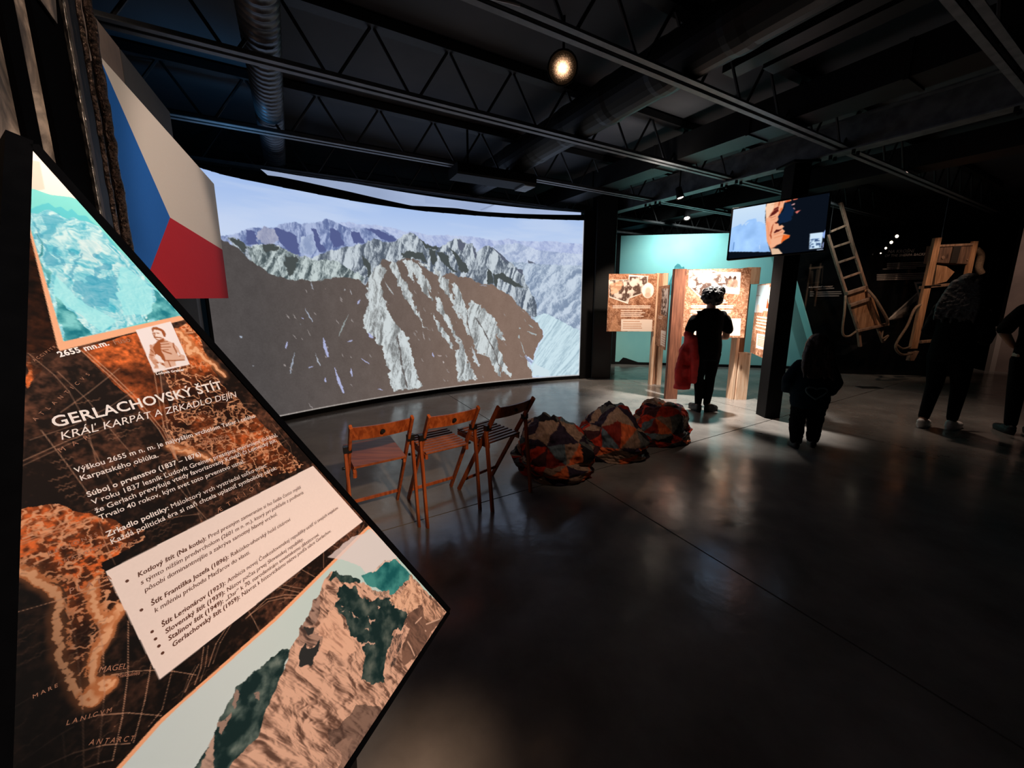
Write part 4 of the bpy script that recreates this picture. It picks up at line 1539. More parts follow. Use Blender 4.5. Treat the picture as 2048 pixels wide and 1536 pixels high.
# ---- lower picture
edge = Q5([(-140, 1240), (0, 1125), (600, 600), (1175, 45), (1190, 10), (1800, 560), (1000, 1650), (-480, 1650)])
B.poly(Q5([(-480, 1622), (-140, 1240), (0, 1118), (597, 588), (1172, 20), (1190, 4), (1900, 560), (1000, 1750), (-480, 1750)]), (248, 176, 130))
inner = Q5([(-480, 1660), (-120, 1256), (0, 1140), (606, 606), (1180, 36), (1196, 24), (1900, 640), (1000, 1750), (-480, 1750)])


def pale_sky(X, Y):
    k = np.clip((X + 0.55) / 0.5, 0, 1)[..., None]
    return np.array([206, 222, 222], np.float32) * (1 - k) + np.array([188, 222, 216], np.float32) * k


B.poly(inner, pale_sky)
B.poly(Q5([(930, 200), (1196, 24), (1380, 190), (1180, 300)]), (232, 222, 222), 0.01, 15, 31, 0.8)


def cliff(light=(226, 182, 156), dark=(98, 72, 60), seed=500, sx=34.0, sy=9.0, thr=0.0, ang=-0.35):
    light, dark = np.array(light, np.float32), np.array(dark, np.float32)

    def f(X, Y):
        ca, sa = math.cos(ang), math.sin(ang)
        x, y = (X * ca + Y * sa) * sx, (-X * sa + Y * ca) * sy
        w_ = fbm(x * 0.6, y * 0.8, 4, seed + 40) - 0.5
        h = ridge(x + w_, y + w_, 5, seed)
        h2 = ridge(x + w_ + 0.07, y + w_ + 0.05, 5, seed)
        k = np.clip(0.68 + thr + (h - h2) * 3.4 + (fbm(x * 2.5, y * 3, 4, seed + 60) - 0.5) * 1.3, 0, 1)[..., None]
        k = k * k * (3 - 2 * k)
        return dark * (1 - k) + light * k
    return f


def forest(light=(112, 128, 120), dark=(22, 44, 44), seed=530, thr=0.0, f_=46):
    light, dark = np.array(light, np.float32), np.array(dark, np.float32)

    def f(X, Y):
        k = np.clip(fbm(X * f_, Y * f_, 5, seed) * 2.6 - 1.0 + thr, 0, 1)[..., None]
        return dark * (1 - k) + light * k
    return f


# far teal slope with its pale crest
B.poly(Q5b([(1000, 245), (1060, 215), (1180, 100), (1230, 105), (1290, 78), (1340, 130), (1500, 400), (1100, 300)]), cliff((236, 214, 200), (170, 150, 140), 560, 30, 20), 0.003, 40, 41)
B.poly(Q5b([(925, 272), (1000, 250), (1050, 230), (1110, 180), (1170, 122), (1230, 130), (1290, 88), (1330, 140), (1440, 260), (1430, 360), (1250, 475), (1150, 420), (1000, 370)]), forest((70, 150, 146), (22, 92, 96), 565, 0.25, 30), 0.004, 35, 42)
# forested hill at the left, foot of the mountain
B.poly(Q5([(697, 768), (640, 800), (580, 860), (540, 890), (480, 920), (440, 950), (400, 980), (365, 1040), (330, 1110), (250, 1230), (220, 1350), (160, 1440), (80, 1536), (0, 1750), (500, 1750), (640, 1000)]), forest(), 0.006, 45, 43)
B.poly(Q5([(345, 1090), (375, 1040), (380, 1100), (350, 1140)]), (150, 128, 116), 0.008, 50, 44)
B.poly(Q5([(250, 1220), (300, 1200), (300, 1280), (260, 1310)]), (158, 132, 118), 0.010, 50, 45)
B.poly(Q5([(460, 1060), (490, 1080), (495, 1130), (470, 1110)]), (148, 126, 114), 0.006, 50, 46)
B.poly(Q5([(230, 1340), (160, 1440), (80, 1560), (190, 1560)]), cliff((190, 160, 142), (120, 100, 92), 570), 0.006, 45, 47)
# the peak
peak = Q5b([(640, 222), (580, 295), (545, 370), (500, 470), (440, 560), (385, 690), (330, 780), (270, 900), (215, 990), (180, 1100), (100, 1320), (30, 1500)]) + \
    Q5([(480, 1350), (400, 1440), (340, 1500), (200, 1750), (1000, 1750), (1300, 1200), (1690, 556), (1480, 330), (1440, 350), (1330, 440), (1250, 420), (1130, 350), (1050, 315), (980, 310)])
B.poly(peak, cliff(), 0.004, 40, 48)
B.poly(Q5b([(490, 480), (520, 560), (510, 680), (470, 760), (380, 780), (330, 800), (390, 690), (440, 560)]), cliff((170, 140, 124), (70, 54, 48), 575), 0.006, 40, 49)
B.poly(Q5b([(300, 830), (340, 790), (440, 800), (530, 880), (500, 960), (420, 1010), (300, 960)]), cliff((176, 142, 124), (74, 58, 52), 577), 0.008, 40, 50)
B.poly(Q5b([(560, 680), (640, 600), (700, 640), (780, 760), (870, 900), (900, 1000), (760, 1090), (640, 1040), (520, 1060), (540, 880), (480, 820)]), cliff((232, 186, 158), (176, 132, 110), 578, 40, 8, 0.15), 0.01, 40, 51)
DK = forest((96, 108, 100), (24, 46, 46), 540, -0.12, 40)
B.poly(Q5b([(310, 1030), (360, 960), (420, 1000), (490, 930), (500, 1030), (440, 1120), (430, 1180), (340, 1190), (285, 1170), (320, 1120)]), (46, 48, 48), 0.005, 40, 52)
B.poly(Q5b([(370, 800), (430, 810), (430, 880), (390, 910)]), (56, 54, 52), 0.006, 40, 53)
B.poly(Q5b([(640, 225), (760, 240), (860, 268), (920, 300), (900, 345), (760, 320), (680, 290), (610, 330), (585, 300)]), forest((96, 112, 104), (30, 54, 52), 545), 0.006, 45, 54)
B.poly(Q5b([(720, 335), (800, 350), (900, 370), (930, 450), (1000, 490), (1130, 480), (1230, 500), (1290, 590), (1350, 600), (1400, 650), (1370, 760), (1250, 890), (1200, 1010), (1180, 1110), (1150, 1360), (960, 1330), (980, 1100), (950, 960), (860, 860), (760, 690), (670, 570), (720, 510), (690, 420)]), DK, 0.007, 45, 55)
B.poly(Q5b([(920, 330), (980, 350), (960, 400), (1040, 490), (990, 480), (930, 420)]), (214, 172, 148), 0.006, 50, 56)
for q in ([(720, 620), (780, 640), (760, 650)], [(810, 620), (850, 640), (900, 690), (930, 690), (880, 700)], [(1000, 690), (1080, 720), (1070, 750), (1020, 730)], [(1100, 550), (1130, 570), (1110, 595)], [(740, 560), (780, 580), (740, 580)], [(940, 920), (1090, 940), (1090, 960), (980, 945)], [(960, 820), (1010, 810), (1000, 850)]):
    B.poly(Q5b(q), (206, 172, 152), 0.007, 70, 57)
B.poly(Q5b([(1050, 410), (1210, 430), (1220, 500), (1160, 500), (1060, 450)]), cliff((214, 174, 150), (60, 60, 56), 580, 60, 60), 0.005, 50, 58)
# sunlit rocks and the brown slope at the right
B.poly(Q5b([(1240, 490), (1350, 420), (1430, 340), (1420, 250), (1560, 400), (1560, 560), (1420, 640), (1390, 600), (1340, 590), (1280, 590)]), cliff((236, 190, 158), (150, 108, 86), 585, 26, 20, 0.12), 0.007, 45, 59)
B.poly(Q5b([(1420, 640), (1560, 560), (1640, 470), (1800, 640), (1500, 1090), (1360, 1210), (1350, 1000), (1420, 800), (1370, 760)]), cliff((132, 100, 84), (92, 70, 60), 590, 18, 8, 0.0), 0.004, 45, 60)
B.poly(Q5b([(1560, 420), (1800, 650), (1740, 700), (1600, 750), (1570, 640)]), cliff((226, 178, 148), (112, 82, 66), 595, 40, 12, -0.05, -0.2), 0.003, 45, 61)
B.poly(Q5b([(1250, 890), (1400, 790), (1390, 880), (1330, 960), (1290, 1150), (1200, 1190), (1210, 1040)]), cliff((206, 162, 138), (66, 56, 52), 597, 36, 30, -0.05), 0.009, 45, 62)
for q in ([(1490, 750), (1550, 690)], [(1600, 760), (1740, 705)], [(1410, 940), (1440, 990), (1480, 1080)], [(1590, 825), (1596, 830)]):
    B.stroke(Q5b(q), 0.004, (222, 184, 160), 0.9)
# shaded foot
sl, m = B.mask(Q5([(960, 1240), (1170, 1140), (1300, 1200), (1700, 560), (1750, 700), (1000, 1800), (860, 1650), (1000, 1500)]), 0.02, 14, 63)
kk = (m * 0.55)[..., None]
B.c[sl] = B.c[sl] * (1 - kk) + np.array([62, 50, 46], np.float32) * kk
B.poly(Q5([(1000, 1400), (1100, 1360), (1020, 1536), (900, 1536)]), (170, 136, 118), 0.015, 20, 64, 0.5)

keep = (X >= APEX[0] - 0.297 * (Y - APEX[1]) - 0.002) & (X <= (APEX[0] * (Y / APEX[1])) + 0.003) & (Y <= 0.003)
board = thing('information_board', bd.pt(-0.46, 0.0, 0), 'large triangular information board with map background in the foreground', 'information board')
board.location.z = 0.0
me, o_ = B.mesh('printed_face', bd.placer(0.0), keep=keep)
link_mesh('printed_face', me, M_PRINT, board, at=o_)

# the black tray that holds the print: back plate, three edge bars
M_FRAME = mat('black_board_edge', (3, 3, 4), 0.8, c2=(5, 5, 6), scale=30, spec=0.03)
tri = [APEX, (0.0, 0.0), BL]
b = MB()
b.prism([bd.pt(x, y, -0.004) for x, y in tri], bd.n * -0.05)
b.build('back_plate', M_FRAME, board)


def edge_bar(a, c, outw, label=None):
    a, c = Vector(a), Vector(c)
    d = (c - a).normalized()
    o2 = Vector((d.y, -d.x))
    mid = Vector(((tri[0][0] + tri[1][0] + tri[2][0]) / 3, (tri[0][1] + tri[1][1] + tri[2][1]) / 3))
    if o2.dot(mid - a) > 0:
        o2 = -o2
    mb = MB()
    q = [a - d * outw * 0.6, c + d * outw * 0.6, c + d * outw * 0.6 + o2 * outw, a - d * outw * 0.6 + o2 * outw]
    mb.prism([bd.pt(p.x, p.y, 0.004) for p in q], bd.n * -0.058)
    o = mb.build('edge_bar', M_FRAME, board)
    return o


edge_bar(APEX, (0.0, 0.0), 0.016)
edge_bar((0.0, 0.0), BL, 0.012)
edge_bar(BL, APEX, 0.034)
# legs of the frame that hold the board up from behind
for x in (-0.28, -0.66):
    b = MB()
    p0 = bd.pt(x, -0.25, -0.055)
    b.bar(p0, Vector((p0.x - 0.02, p0.y, 0.0)), 0.05, 0.04)
    b.build('support_leg', M_BLACKMETAL, board)
b = MB()
b.bar(bd.pt(-0.85, -0.26, -0.075), bd.pt(-0.10, -0.26, -0.075), 0.04, 0.04, up=bd.n)
b.build('cross_rail', M_BLACKMETAL, board)

# ---- the writing on the board
M_TW = mat('white_lettering', (246, 234, 226), 0.5, spec=0.2)
M_TD = mat('brown_lettering', (92, 48, 26), 0.5, spec=0.2)
M_TM = mat('map_lettering', (170, 116, 88), 0.5, spec=0.2)
IT = 0.22


def write(name, m, lines):
    for runs, p0, p1 in lines:
        if isinstance(runs, str):
            runs = [(runs, 0, 0)]
        mb = MB()
        text_on(mb, bd, runs, p0, p1)
        mb.build(name, m, board)


BF = 0.022
write('title_lettering', M_TW, [([('GERLACHOVSKÝ ŠTÍT', 0, 0.017)], (107, 855.5), (446, 777.2)), ([('KRÁĽ KARPÁT A ZRKADLO DEJÍN', IT, 0)], (121, 880.5), (475, 793.5)),
                                ([('2655 mn.m.', 0, 0.03)], (119.5, 714.5), (219, 690.2)), ([('Ľudovít Greiner', 0, 0.03)], (312, 750), (369, 741.2))])
write('body_lettering', M_TW, [
    ([('Výškou 2655 m n. m. je najvyšším vrcholom Tatier i celého', 0, 0.012)], (150.7, 946), (510.5, 835)),
    ([('Karpatského oblúka.', 0, 0.012)], (161, 962), (317, 914)),
    ([('Súboj o prvenstvo (1837 – 1876)', 0, 0.02)], (175, 994.6), (402, 911)),
    ([('V roku 1837 lesník Ľudovít Greiner presnými meraniami dokázal,', 0, 0.006)], (185, 1009.6), (555, 872.6)),
    ([('že Gerlach prevyšuje vtedy favorizovaný Kriváň či Lomnický štít.', 0, 0.006)], (191.4, 1026.5), (553.5, 883.2)),
    ([('Trvalo 40 rokov, kým svet toto prvenstvo uznal.', 0, 0.006)], (199.5, 1040.5), (489.5, 925.5)),
    ([('Zrkadlo politiky: ', 0, 0.02), ('Máloktorý vrch vystriedal toľko mien:', 0, 0.0)], (214, 1074), (533.5, 933.5)),
    ([('Každá politická éra si naň chcela uplatniť symbolický nárok:', 0, 0.006)], (222.3, 1089), (554, 938.5))])
write('box_lettering', M_TD, [
    ([('Kotlový štít (Na kotlu): ', IT, 0.018), ('Pred presným zameraním si ho ľudia často mýlili', IT, 0)], (275.8, 1155), (602.5, 976.5)),
    ([('s týmto nižším predvrcholom (2601 m n. m.), ktorý pri pohľade z podhoria', IT, 0)], (281.8, 1170), (607, 987.2)),
    ([('pôsobí dominantnejšie a zakrýva samotný hlavný vrchol.', IT, 0)], (289.3, 1185), (554.5, 1030.6)),
    ([('Štít Františka Jozefa (1896): ', IT, 0.018), ('Rakúsko-uhorský hold cisárovi', IT, 0)], (302.8, 1212), (581.4, 1041)),
    ([('k miléniu príchodu Maďarov do vlasti.', IT, 0)], (309.3, 1226), (500, 1107)),
    ([('Štít Legionárov (1923): ', IT, 0.018), ('Ambícia novej Československej republiky uctiť si svojich vojakov.', IT, 0)], (323.7, 1254.8), (677, 1017)),
    ([('Slovenský štít (1939): ', IT, 0.018), ('Názov počas prvej Slovenskej republiky.', IT, 0)], (331.2, 1268), (607, 1080)),
    ([('Stalinov štít (1949): ', IT, 0.018), ('„Dar“ k 70. narodeninám sovietskemu diktátorovi.', IT, 0)], (337.2, 1282.3), (638.2, 1071)),
    ([('Gerlachovský štít (1959): ', IT, 0.018), ('Návrat k historickému názvu podľa obce Gerlachov.', IT, 0)], (345.3, 1295), (662.3, 1063.5))])
for u, v in ((254, 1162), (282.7, 1220), (304, 1263.4), (310.8, 1277.8), (317.7, 1292), (325, 1306)):
    x, y = bd.uv(u, v)
    b = MB()
    b.flat([bd.pt(x + 0.0024 * math.cos(t_ * 0.628), y + 0.0024 * math.sin(t_ * 0.628), 0.0008) for t_ in range(10)])
    b.build('bullet_dot', M_TD, board)
m4 = lambda x, y: (x * 0.34904, 1000 + y * 0.34904)
m1 = lambda x, y: (40 + x * 0.32556, 600 + y * 0.32556)
write('map_lettering', M_TM, [
    ('A N T A R C T', m4(505, 1405), m4(762, 1380)), ('L A N I C V M', m4(375, 1292), m4(635, 1215)), ('MAGEL-', m4(560, 990), m4(735, 965)), ('M A R E', m4(185, 1140), m4(330, 1070)),
    ('Malouines', m4(665, 1020), m4(798, 1000)), ('A M A Z O N V M', m4(330, 375), m4(610, 262)), ('R E G I O N E S', m4(275, 318), m4(560, 205)), ('B R A Z', m4(660, 290), m4(790, 245)),
    ('P L A T A', m4(395, 540), m4(640, 455)), ('M   A   R', m1(245, 940), m1(430, 850)), ('A   T   L   A   N   T   I   C   V   S', m1(95, 745), m1(430, 460)), ('N   O   R   T', m1(600, 1080), m1(760, 1000)),
    ('Æ T H I O P I A', m1(1010, 720), m1(1220, 690)), ('GVINEA', m1(1120, 900), m1(1290, 850)), ('Æ   T   H   I   O   P', m1(1215, 1310), m1(1480, 1140)), ('A C C I P I T R', m1(90, 380), m1(225, 290)), ('Fuso', m1(580, 275), m1(680, 255))])
# a strip lamp under the lower edge lights the floor just below the board
b = MB()
b.bar(bd.pt(-0.84, 0.004, -0.035), bd.pt(-0.06, 0.004, -0.035), 0.012, 0.010, up=bd.n)
b.build('strip_lamp', mat_lit('strip_lamp_glow', 2.0, (1.0, 0.66, 0.44, 1)), board)
al = bpy.data.lights.new('strip_lamp_light', 'AREA')
al.shape = 'RECTANGLE'
al.size, al.size_y = 0.75, 0.02
al.energy = 1.3
al.spread = R(75)
al.color = (1.0, 0.66, 0.46)
ao = bpy.data.objects.new('strip_lamp_light', al)
COL.objects.link(ao)
ao.location = bd.pt(-0.45, 0.016, -0.035)
ao.rotation_euler = Matrix((BX, Vector((-BX.y, BX.x, 0)), Vector((0, 0, 1)))).transposed().to_euler()

# ================================================================== MINT WALL
M_MINT = mat('mint_wall_paint', (142, 206, 202), 0.75, c2=(126, 194, 196), scale=1.3, bump=0.05)
m0, m1_ = Vector((2.36, 8.69, 0)), Vector((7.2, 7.90, 0))
md = (m1_ - m0).normalized()
mn = Vector((md.y, -md.x, 0))
b = MB()
b.prism([m0, m1_, m1_ + Vector((0, 0, 2.82)), m0 + Vector((0, 0, 2.82))], mn * -0.2)
mint = b.build('wall_mint', M_MINT)
tag(mint, kind='structure')
b = MB()
b.prism([m0 + mn * 0.02, m1_ + mn * 0.02, m1_ + mn * 0.02 + Vector((0, 0, 0.055)), m0 + mn * 0.02 + Vector((0, 0, 0.055))], mn * -0.019)
tag(b.build('baseboard_mint', M_BLACK), kind='structure')
b = MB()
b.prism([m0 - md * 0.10 + mn * 0.05, m0 + mn * 0.05, m0 + mn * -0.25, m0 - md * 0.10 + mn * -0.25], (0, 0, 2.86))
tag(b.build('trim_4', M_BLACK), kind='structure')
mp_ = Plane(m0, md, Vector((0, 0, -1)))
# printed climber and ridge on the mint wall
M_TEAL = mat('teal_wall_print', (46, 118, 128), 0.75, c2=(70, 150, 154), scale=14)
b = MB()
b.flat([mp_.pt(*mp_.uv(u, v), 0.002) for u, v in ((1331, 590), (1338, 566), (1346, 546), (1349, 533), (1355, 527), (1360, 529), (1363, 534), (1368, 533), (1370, 541), (1376, 545), (1378, 590))])
link_mesh('printed_ridge', b.mesh('printed_ridge'), M_TEAL, mint, at=None)
mint.children[0].location = -Vector(mint.location)
b = MB()
b.prism([mp_.pt(*mp_.uv(u, v), 0.003) for u, v in ((1237, 724), (1246, 715), (1252, 716), (1284, 727), (1284, 729))], mn * 0.02)
tag(b.build('floor_cable_cover', M_BLACK), 'low black cover lying at the foot of the mint wall by its left end', 'cover')
# farther picture wall seen in the gap left of the mint wall
fw = Plane(at_y(1220, 560, 9.9), (1, 0, 0), (0, 0, -1))
Q = Paint(-0.35, 0.75, -1.05, 2.2, 0.02, (70, 150, 170))
Q.c[:] = rock((120, 196, 212), (40, 96, 116), 3, 3, 610, 3.0)(Q.X, Q.Y)
me, o_ = Q.mesh('printed_picture', fw.placer())
t = thing('picture_wall', (o_.x, o_.y, 0), 'blue mountain picture wall in the gap left of the mint wall', 'picture')
link_mesh('printed_picture', me, M_PRINT, t, at=o_)
b = MB()
b.box((o_.x, o_.y + 0.04, (fw.o.z + 1.06) / 2), (1.2, 0.06, fw.o.z + 1.06))
b.build('wall_board', M_BLACK, t)

# ================================================================== ZIGZAG STAND OF PLANKS AND PANELS
M_PINE = mat_wood('pine_plank', (186, 142, 112), (150, 106, 78))
M_PINEP = mat_wood('pale_pine_block', (236, 206, 178), (214, 172, 138), rough=0.55)
M_PINED = mat_wood('reddish_pine_plank', (142, 90, 66), (108, 66, 48))
stand = thing('display_stand', (2.85, 5.8, 0), 'zigzag stand of rough planks holding four brown map panels', 'display stand')


def plank(name, x0, x1, y0, y1, z0, z1, m, label=None):
    mb = MB()
    c = 0.006
    mb.prism([(x0 + c, y0, z0), (x1 - c, y0, z0), (x1, y0 + c, z0), (x1, y1, z0), (x0, y1, z0), (x0, y0 + c, z0)], (0, 0, z1 - z0))
    o = mb.build(name, m, stand)
    if label:
        o['label'] = label
    return o


plank('post', 2.300, 2.480, 5.59, 5.65, 0, 1.90, M_PINED, 'wide reddish plank with knots')
plank('post', 2.505, 2.535, 5.72, 5.84, 0, 1.90, M_PINE)
plank('post', 3.345, 3.475, 5.70, 5.74, 0, 1.92, M_PINE)
plank('post', 3.268, 3.315, 5.56, 5.70, 0, 0.915, M_PINEP)
plank('block', 3.325, 3.50, 5.55, 5.69, 0, 0.70, M_PINEP, 'pale block at the foot of the plank')
plank('block', 3.325, 3.50, 5.55, 5.69, 1.69, 1.92, M_PINEP, 'pale block at the top of the plank')
plank('post', 2.405, 2.450, 6.54, 6.64, 0, 1.90, M_PINEP)
plank('post', 2.455, 2.515, 6.60, 6.66, 0, 1.90, M_PINE)
plank('block', 2.520, 2.600, 6.54, 6.66, 0, 0.72, M_PINEP, 'pale block at the foot of the plank')
plank('block', 2.520, 2.600, 6.54, 6.66, 1.68, 1.90, M_PINEP, 'pale block at the top of the plank')
M_PAPER, M_MAPB = (240, 226, 214), (172, 104, 64)


def map_panel(a, c, z0, z1, draw, res):
    """upright panel from plan point a to c between heights z0 and z1"""
    a, c = Vector((a[0], a[1], z1)), Vector((c[0], c[1], z1))
    pl = Plane(a, c - a, (0, 0, -1))
    w_, h_ = (c - a).length, z1 - z0
    p = Paint(0, w_, 0, h_, res, M_MAPB)
    Xp, Yp = p.X, p.Y
    sd = int(a.x * 100)
    k = fbm(Xp * 14, Yp * 14, 5, sd)[..., None]
    p.c[:] = np.array([98, 58, 38], np.float32) * (1 - k) + np.array([204, 150, 116], np.float32) * k
    r = rivers(Xp, Yp, 16, sd + 5, 0.03, 0.05)[..., None] * 0.7
    p.c[:] = p.c * (1 - r) + np.array([240, 196, 164], np.float32) * r
    draw(p, pl, w_, h_)
    t_ = bpy.data.objects.new('panel', None)
    COL.objects.link(t_)
    t_.parent = stand
    t_.location = (a + c) / 2 - Vector((0, 0, h_)) - Vector(stand.location)
    me, o_ = p.mesh('printed_face', pl.placer(0.001))
    link_mesh('printed_face', me, M_PRINT, t_, at=o_)
    mb = MB()
    mb.prism([pl.pt(0, 0), pl.pt(w_, 0), pl.pt(w_, h_), pl.pt(0, h_)], pl.n * -0.012)
    mb.build('board', M_PINE, t_)
    return pl, t_


def bars(p, x0, x1, ys, wd, col, seed=1, ragged=0.2):
    rg = np.random.RandomState(seed)
    for y in ys:
        x = x0
        e_ = x1 - (x1 - x0) * ragged * rg.rand()
        while x < e_:
            L_ = 0.03 + 0.07 * rg.rand()
            p.stroke([(x, y), (min(x + L_, e_), y)], wd, col, 0.95)
            x += L_ + 0.012


def sketch(p, poly, seed, n=40):
    """a pale engraving with dark hatching"""
    p.poly(poly, (224, 212, 202))
    xs, ys = [q[0] for q in poly], [q[1] for q in poly]
    sl, m = p.mask(poly)
    Xs, Ys = p.X[sl], p.Y[sl]
    d = np.clip((ridge(Xs * 15, Ys * 17, 5, seed) - 0.46) * 5.0, 0, 1) * sstep(0.30, 0.46, fbm(Xs * 7, Ys * 7, 3, seed + 3))
    k = (d * m)[..., None] * 0.9
    p.c[sl] = p.c[sl] * (1 - k) + np.array([74, 54, 46], np.float32) * k


def z1a(pl):
    return lambda pts: pl.uvs(zoomed(1200, 520, 0.16931, pts))


def z3a(pl):
    return lambda pts: pl.uvs(zoomed(1360, 520, 0.15625, pts))


def draw1(p, pl, w_, h_):
    q = z1a(pl)
    p.poly(q([(105, 235), (340, 230), (340, 175), (570, 190), (560, 270), (590, 280), (490, 400), (345, 455), (330, 520), (110, 440)]), (250, 240, 232))
    sketch(p, q([(110, 240), (350, 235), (350, 195), (560, 195), (555, 270), (500, 390), (350, 440), (325, 500), (115, 430)]), 710)
    p.poly(q([(120, 280), (250, 240), (280, 290), (220, 370), (130, 420)]), (226, 176, 140), 0.01, 20, 3, 0.7)
    x, y = pl.uv(1296, 581)
    p.blob(x, y, 0.098, 0.125, (250, 244, 236), 1, 0.1)
    p.blob(x, y + 0.01, 0.045, 0.06, (214, 190, 170), 0.8, 0.5)
    p.blob(x, y + 0.075, 0.05, 0.04, (206, 176, 154), 0.8, 0.5)
    x0, x1 = pl.uv(1226, 613)[0], pl.uv(1302, 613)[0]
    bars(p, x0, x1, [pl.uv(1260, v)[1] for v in (612, 615.5)], 0.017, (250, 234, 220), 2, 0.05)
    x0, x1 = pl.uv(1243, 613)[0], pl.uv(1292, 613)[0]
    bars(p, x0, x1, [pl.uv(1260, v)[1] for v in (621, 625.5, 629, 632.5)], 0.016, (250, 234, 220), 3, 0.3)
    p.poly(q([(250, 698), (620, 702), (612, 850), (246, 838)]), (252, 238, 224))
    x0, x1 = pl.uv(1247, 640)[0], pl.uv(1291, 640)[0]
    bars(p, x0, x1, [pl.uv(1260, v)[1] for v in (643, 648, 652.3, 656.3)], 0.012, (206, 150, 114), 4, 0.25)
    p.poly(q([(110, 845), (180, 640), (245, 845)]), (224, 170, 132), 0.006, 20, 5, 0.6)


def draw2(p, pl, w_, h_):
    U_ = pl.uvs
    sketch(p, U_([(1324, 577), (1342, 577), (1340, 620), (1333, 634), (1322, 628)]), 720)
    bars(p, 0.12, w_ - 0.3, [h_ * k for k in (0.50, 0.53)], 0.014, (246, 228, 214), 5)
    p.poly(U_([(1322, 660), (1337, 664), (1336, 697), (1321, 690)]), (250, 232, 216))
    a_, b_ = U_([(1324, 668), (1335, 670)])
    bars(p, a_[0], b_[0], [a_[1] + 0.035 * i for i in range(8)], 0.011, (206, 150, 114), 6)


def draw3(p, pl, w_, h_):
    q = z3a(pl)
    p.poly(q([(115, 130), (440, 135), (485, 155), (780, 155), (760, 440), (530, 420), (275, 495), (105, 330)]), (250, 242, 236))
    sketch(p, q([(120, 145), (450, 150), (560, 190), (600, 410), (300, 400), (275, 470), (115, 330)]), 730)
    sketch(p, q([(560, 190), (600, 230), (740, 220), (745, 420), (600, 410)]), 735)
    for x, y in ((640, 225), (703, 228)):
        c = q([(x, y)])[0]
        p.blob(c[0], c[1], 0.018, 0.025, (70, 50, 42))
        p.blob(c[0] + 0.01, c[1] + 0.08, 0.035, 0.06, (150, 118, 98), 0.8)
    x0, x1 = pl.uv(1425, 600)[0], pl.uv(1459, 600)[0]
    bars(p, x0, x1, [pl.uv(1440, v)[1] for v in (601, 605)], 0.018, (250, 234, 220), 8, 0.3)
    x0, x1 = pl.uv(1384, 600)[0], pl.uv(1468, 600)[0]
    bars(p, x0, x1, [pl.uv(1440, v)[1] for v in (611.5, 615, 621, 624.5, 630)], 0.015, (250, 234, 220), 9, 0.08)
    p.poly(q([(180, 750), (782, 748), (768, 970), (170, 960)]), (255, 246, 226))
    x0, x1 = pl.uv(1400, 640)[0], pl.uv(1470, 640)[0]
    bars(p, x0, x1, [pl.uv(1440, v)[1] for v in (643.5, 648, 652.5, 658, 662.5, 666)], 0.011, (206, 166, 120), 10, 0.2)


def draw4(p, pl, w_, h_):
    U_ = pl.uvs
    q = z3a(pl)
    p.poly(q([(975, 325), (1150, 315), (1060, 670), (935, 672)]), lambda X, Y: np.array([176, 206, 218], np.float32) + ((Y / h_) * 70)[..., None])
    p.poly(q([(1150, 345), (1195, 340), (1160, 655), (1060, 650)]), (240, 224, 206))
    for a_, wd in (([(1005, 420), (995, 560)], 0.02), ([(980, 455), (1025, 455)], 0.012)):
        p.stroke(q(a_), wd, (150, 150, 150), 0.9)
    p.poly(q([(1100, 620), (1125, 480), (1140, 620)]), (150, 74, 40))
    p.poly(q([(970, 670), (985, 570), (1010, 570), (1030, 670)]), (206, 196, 186))
    x0, x1 = q([(985, 720)])[0][0], q([(1145, 720)])[0][0]
    bars(p, x0, x1, [q([(1060, v)])[0][1] for v in (735, 775, 815, 855, 905)], 0.018, (248, 226, 208), 12, 0.1)
    p.poly(q([(985, 940), (1120, 960), (1108, 1160), (972, 1125)]), (250, 232, 218))
    x0, x1 = q([(1000, 980)])[0][0], q([(1108, 980)])[0][0]
    bars(p, x0, x1, [q([(1050, v)])[0][1] for v in (980, 1000, 1025, 1045, 1065, 1085, 1105)], 0.011, (190, 130, 96), 13, 0.1)
    p.poly(q([(880, 1170), (900, 1030), (960, 1030), (970, 1160), (930, 1200)]), (110, 78, 60), 0.01, 20, 14, 0.7)


map_panel((1.60, 6.50), (2.398, 6.50), 0.935, 1.885, draw1, 0.0065)
map_panel((2.412, 6.44), (2.27, 5.66), 0.73, 1.68, draw2, 0.0085)
map_panel((2.50, 5.70), (3.315, 5.47), 0.935, 1.90, draw3, 0.0060)
map_panel((3.455, 5.52), (3.27, 4.90), 0.72, 1.68, draw4, 0.0065)

# ================================================================== BLACK POST AND MONITOR
post = thing('steel_post', (3.29, 4.755, 0), 'black square steel post standing before the planks and mint wall', 'post')
b = MB()
b.bar((3.29, 4.755, 0.0), (3.29, 4.755, 2.99), 0.19, 0.19, up=(0, 1, 0), cham=0.006)
b.build('post_shaft', M_BLACKMETAL, post)
b = MB()
b.box((3.29, 4.755, 3.002), (0.30, 0.30, 0.024))
b.build('head_plate', M_BLACKMETAL, post)


def along(u, v, depth):
    q = sight(u, v)
    return C0 + q * depth


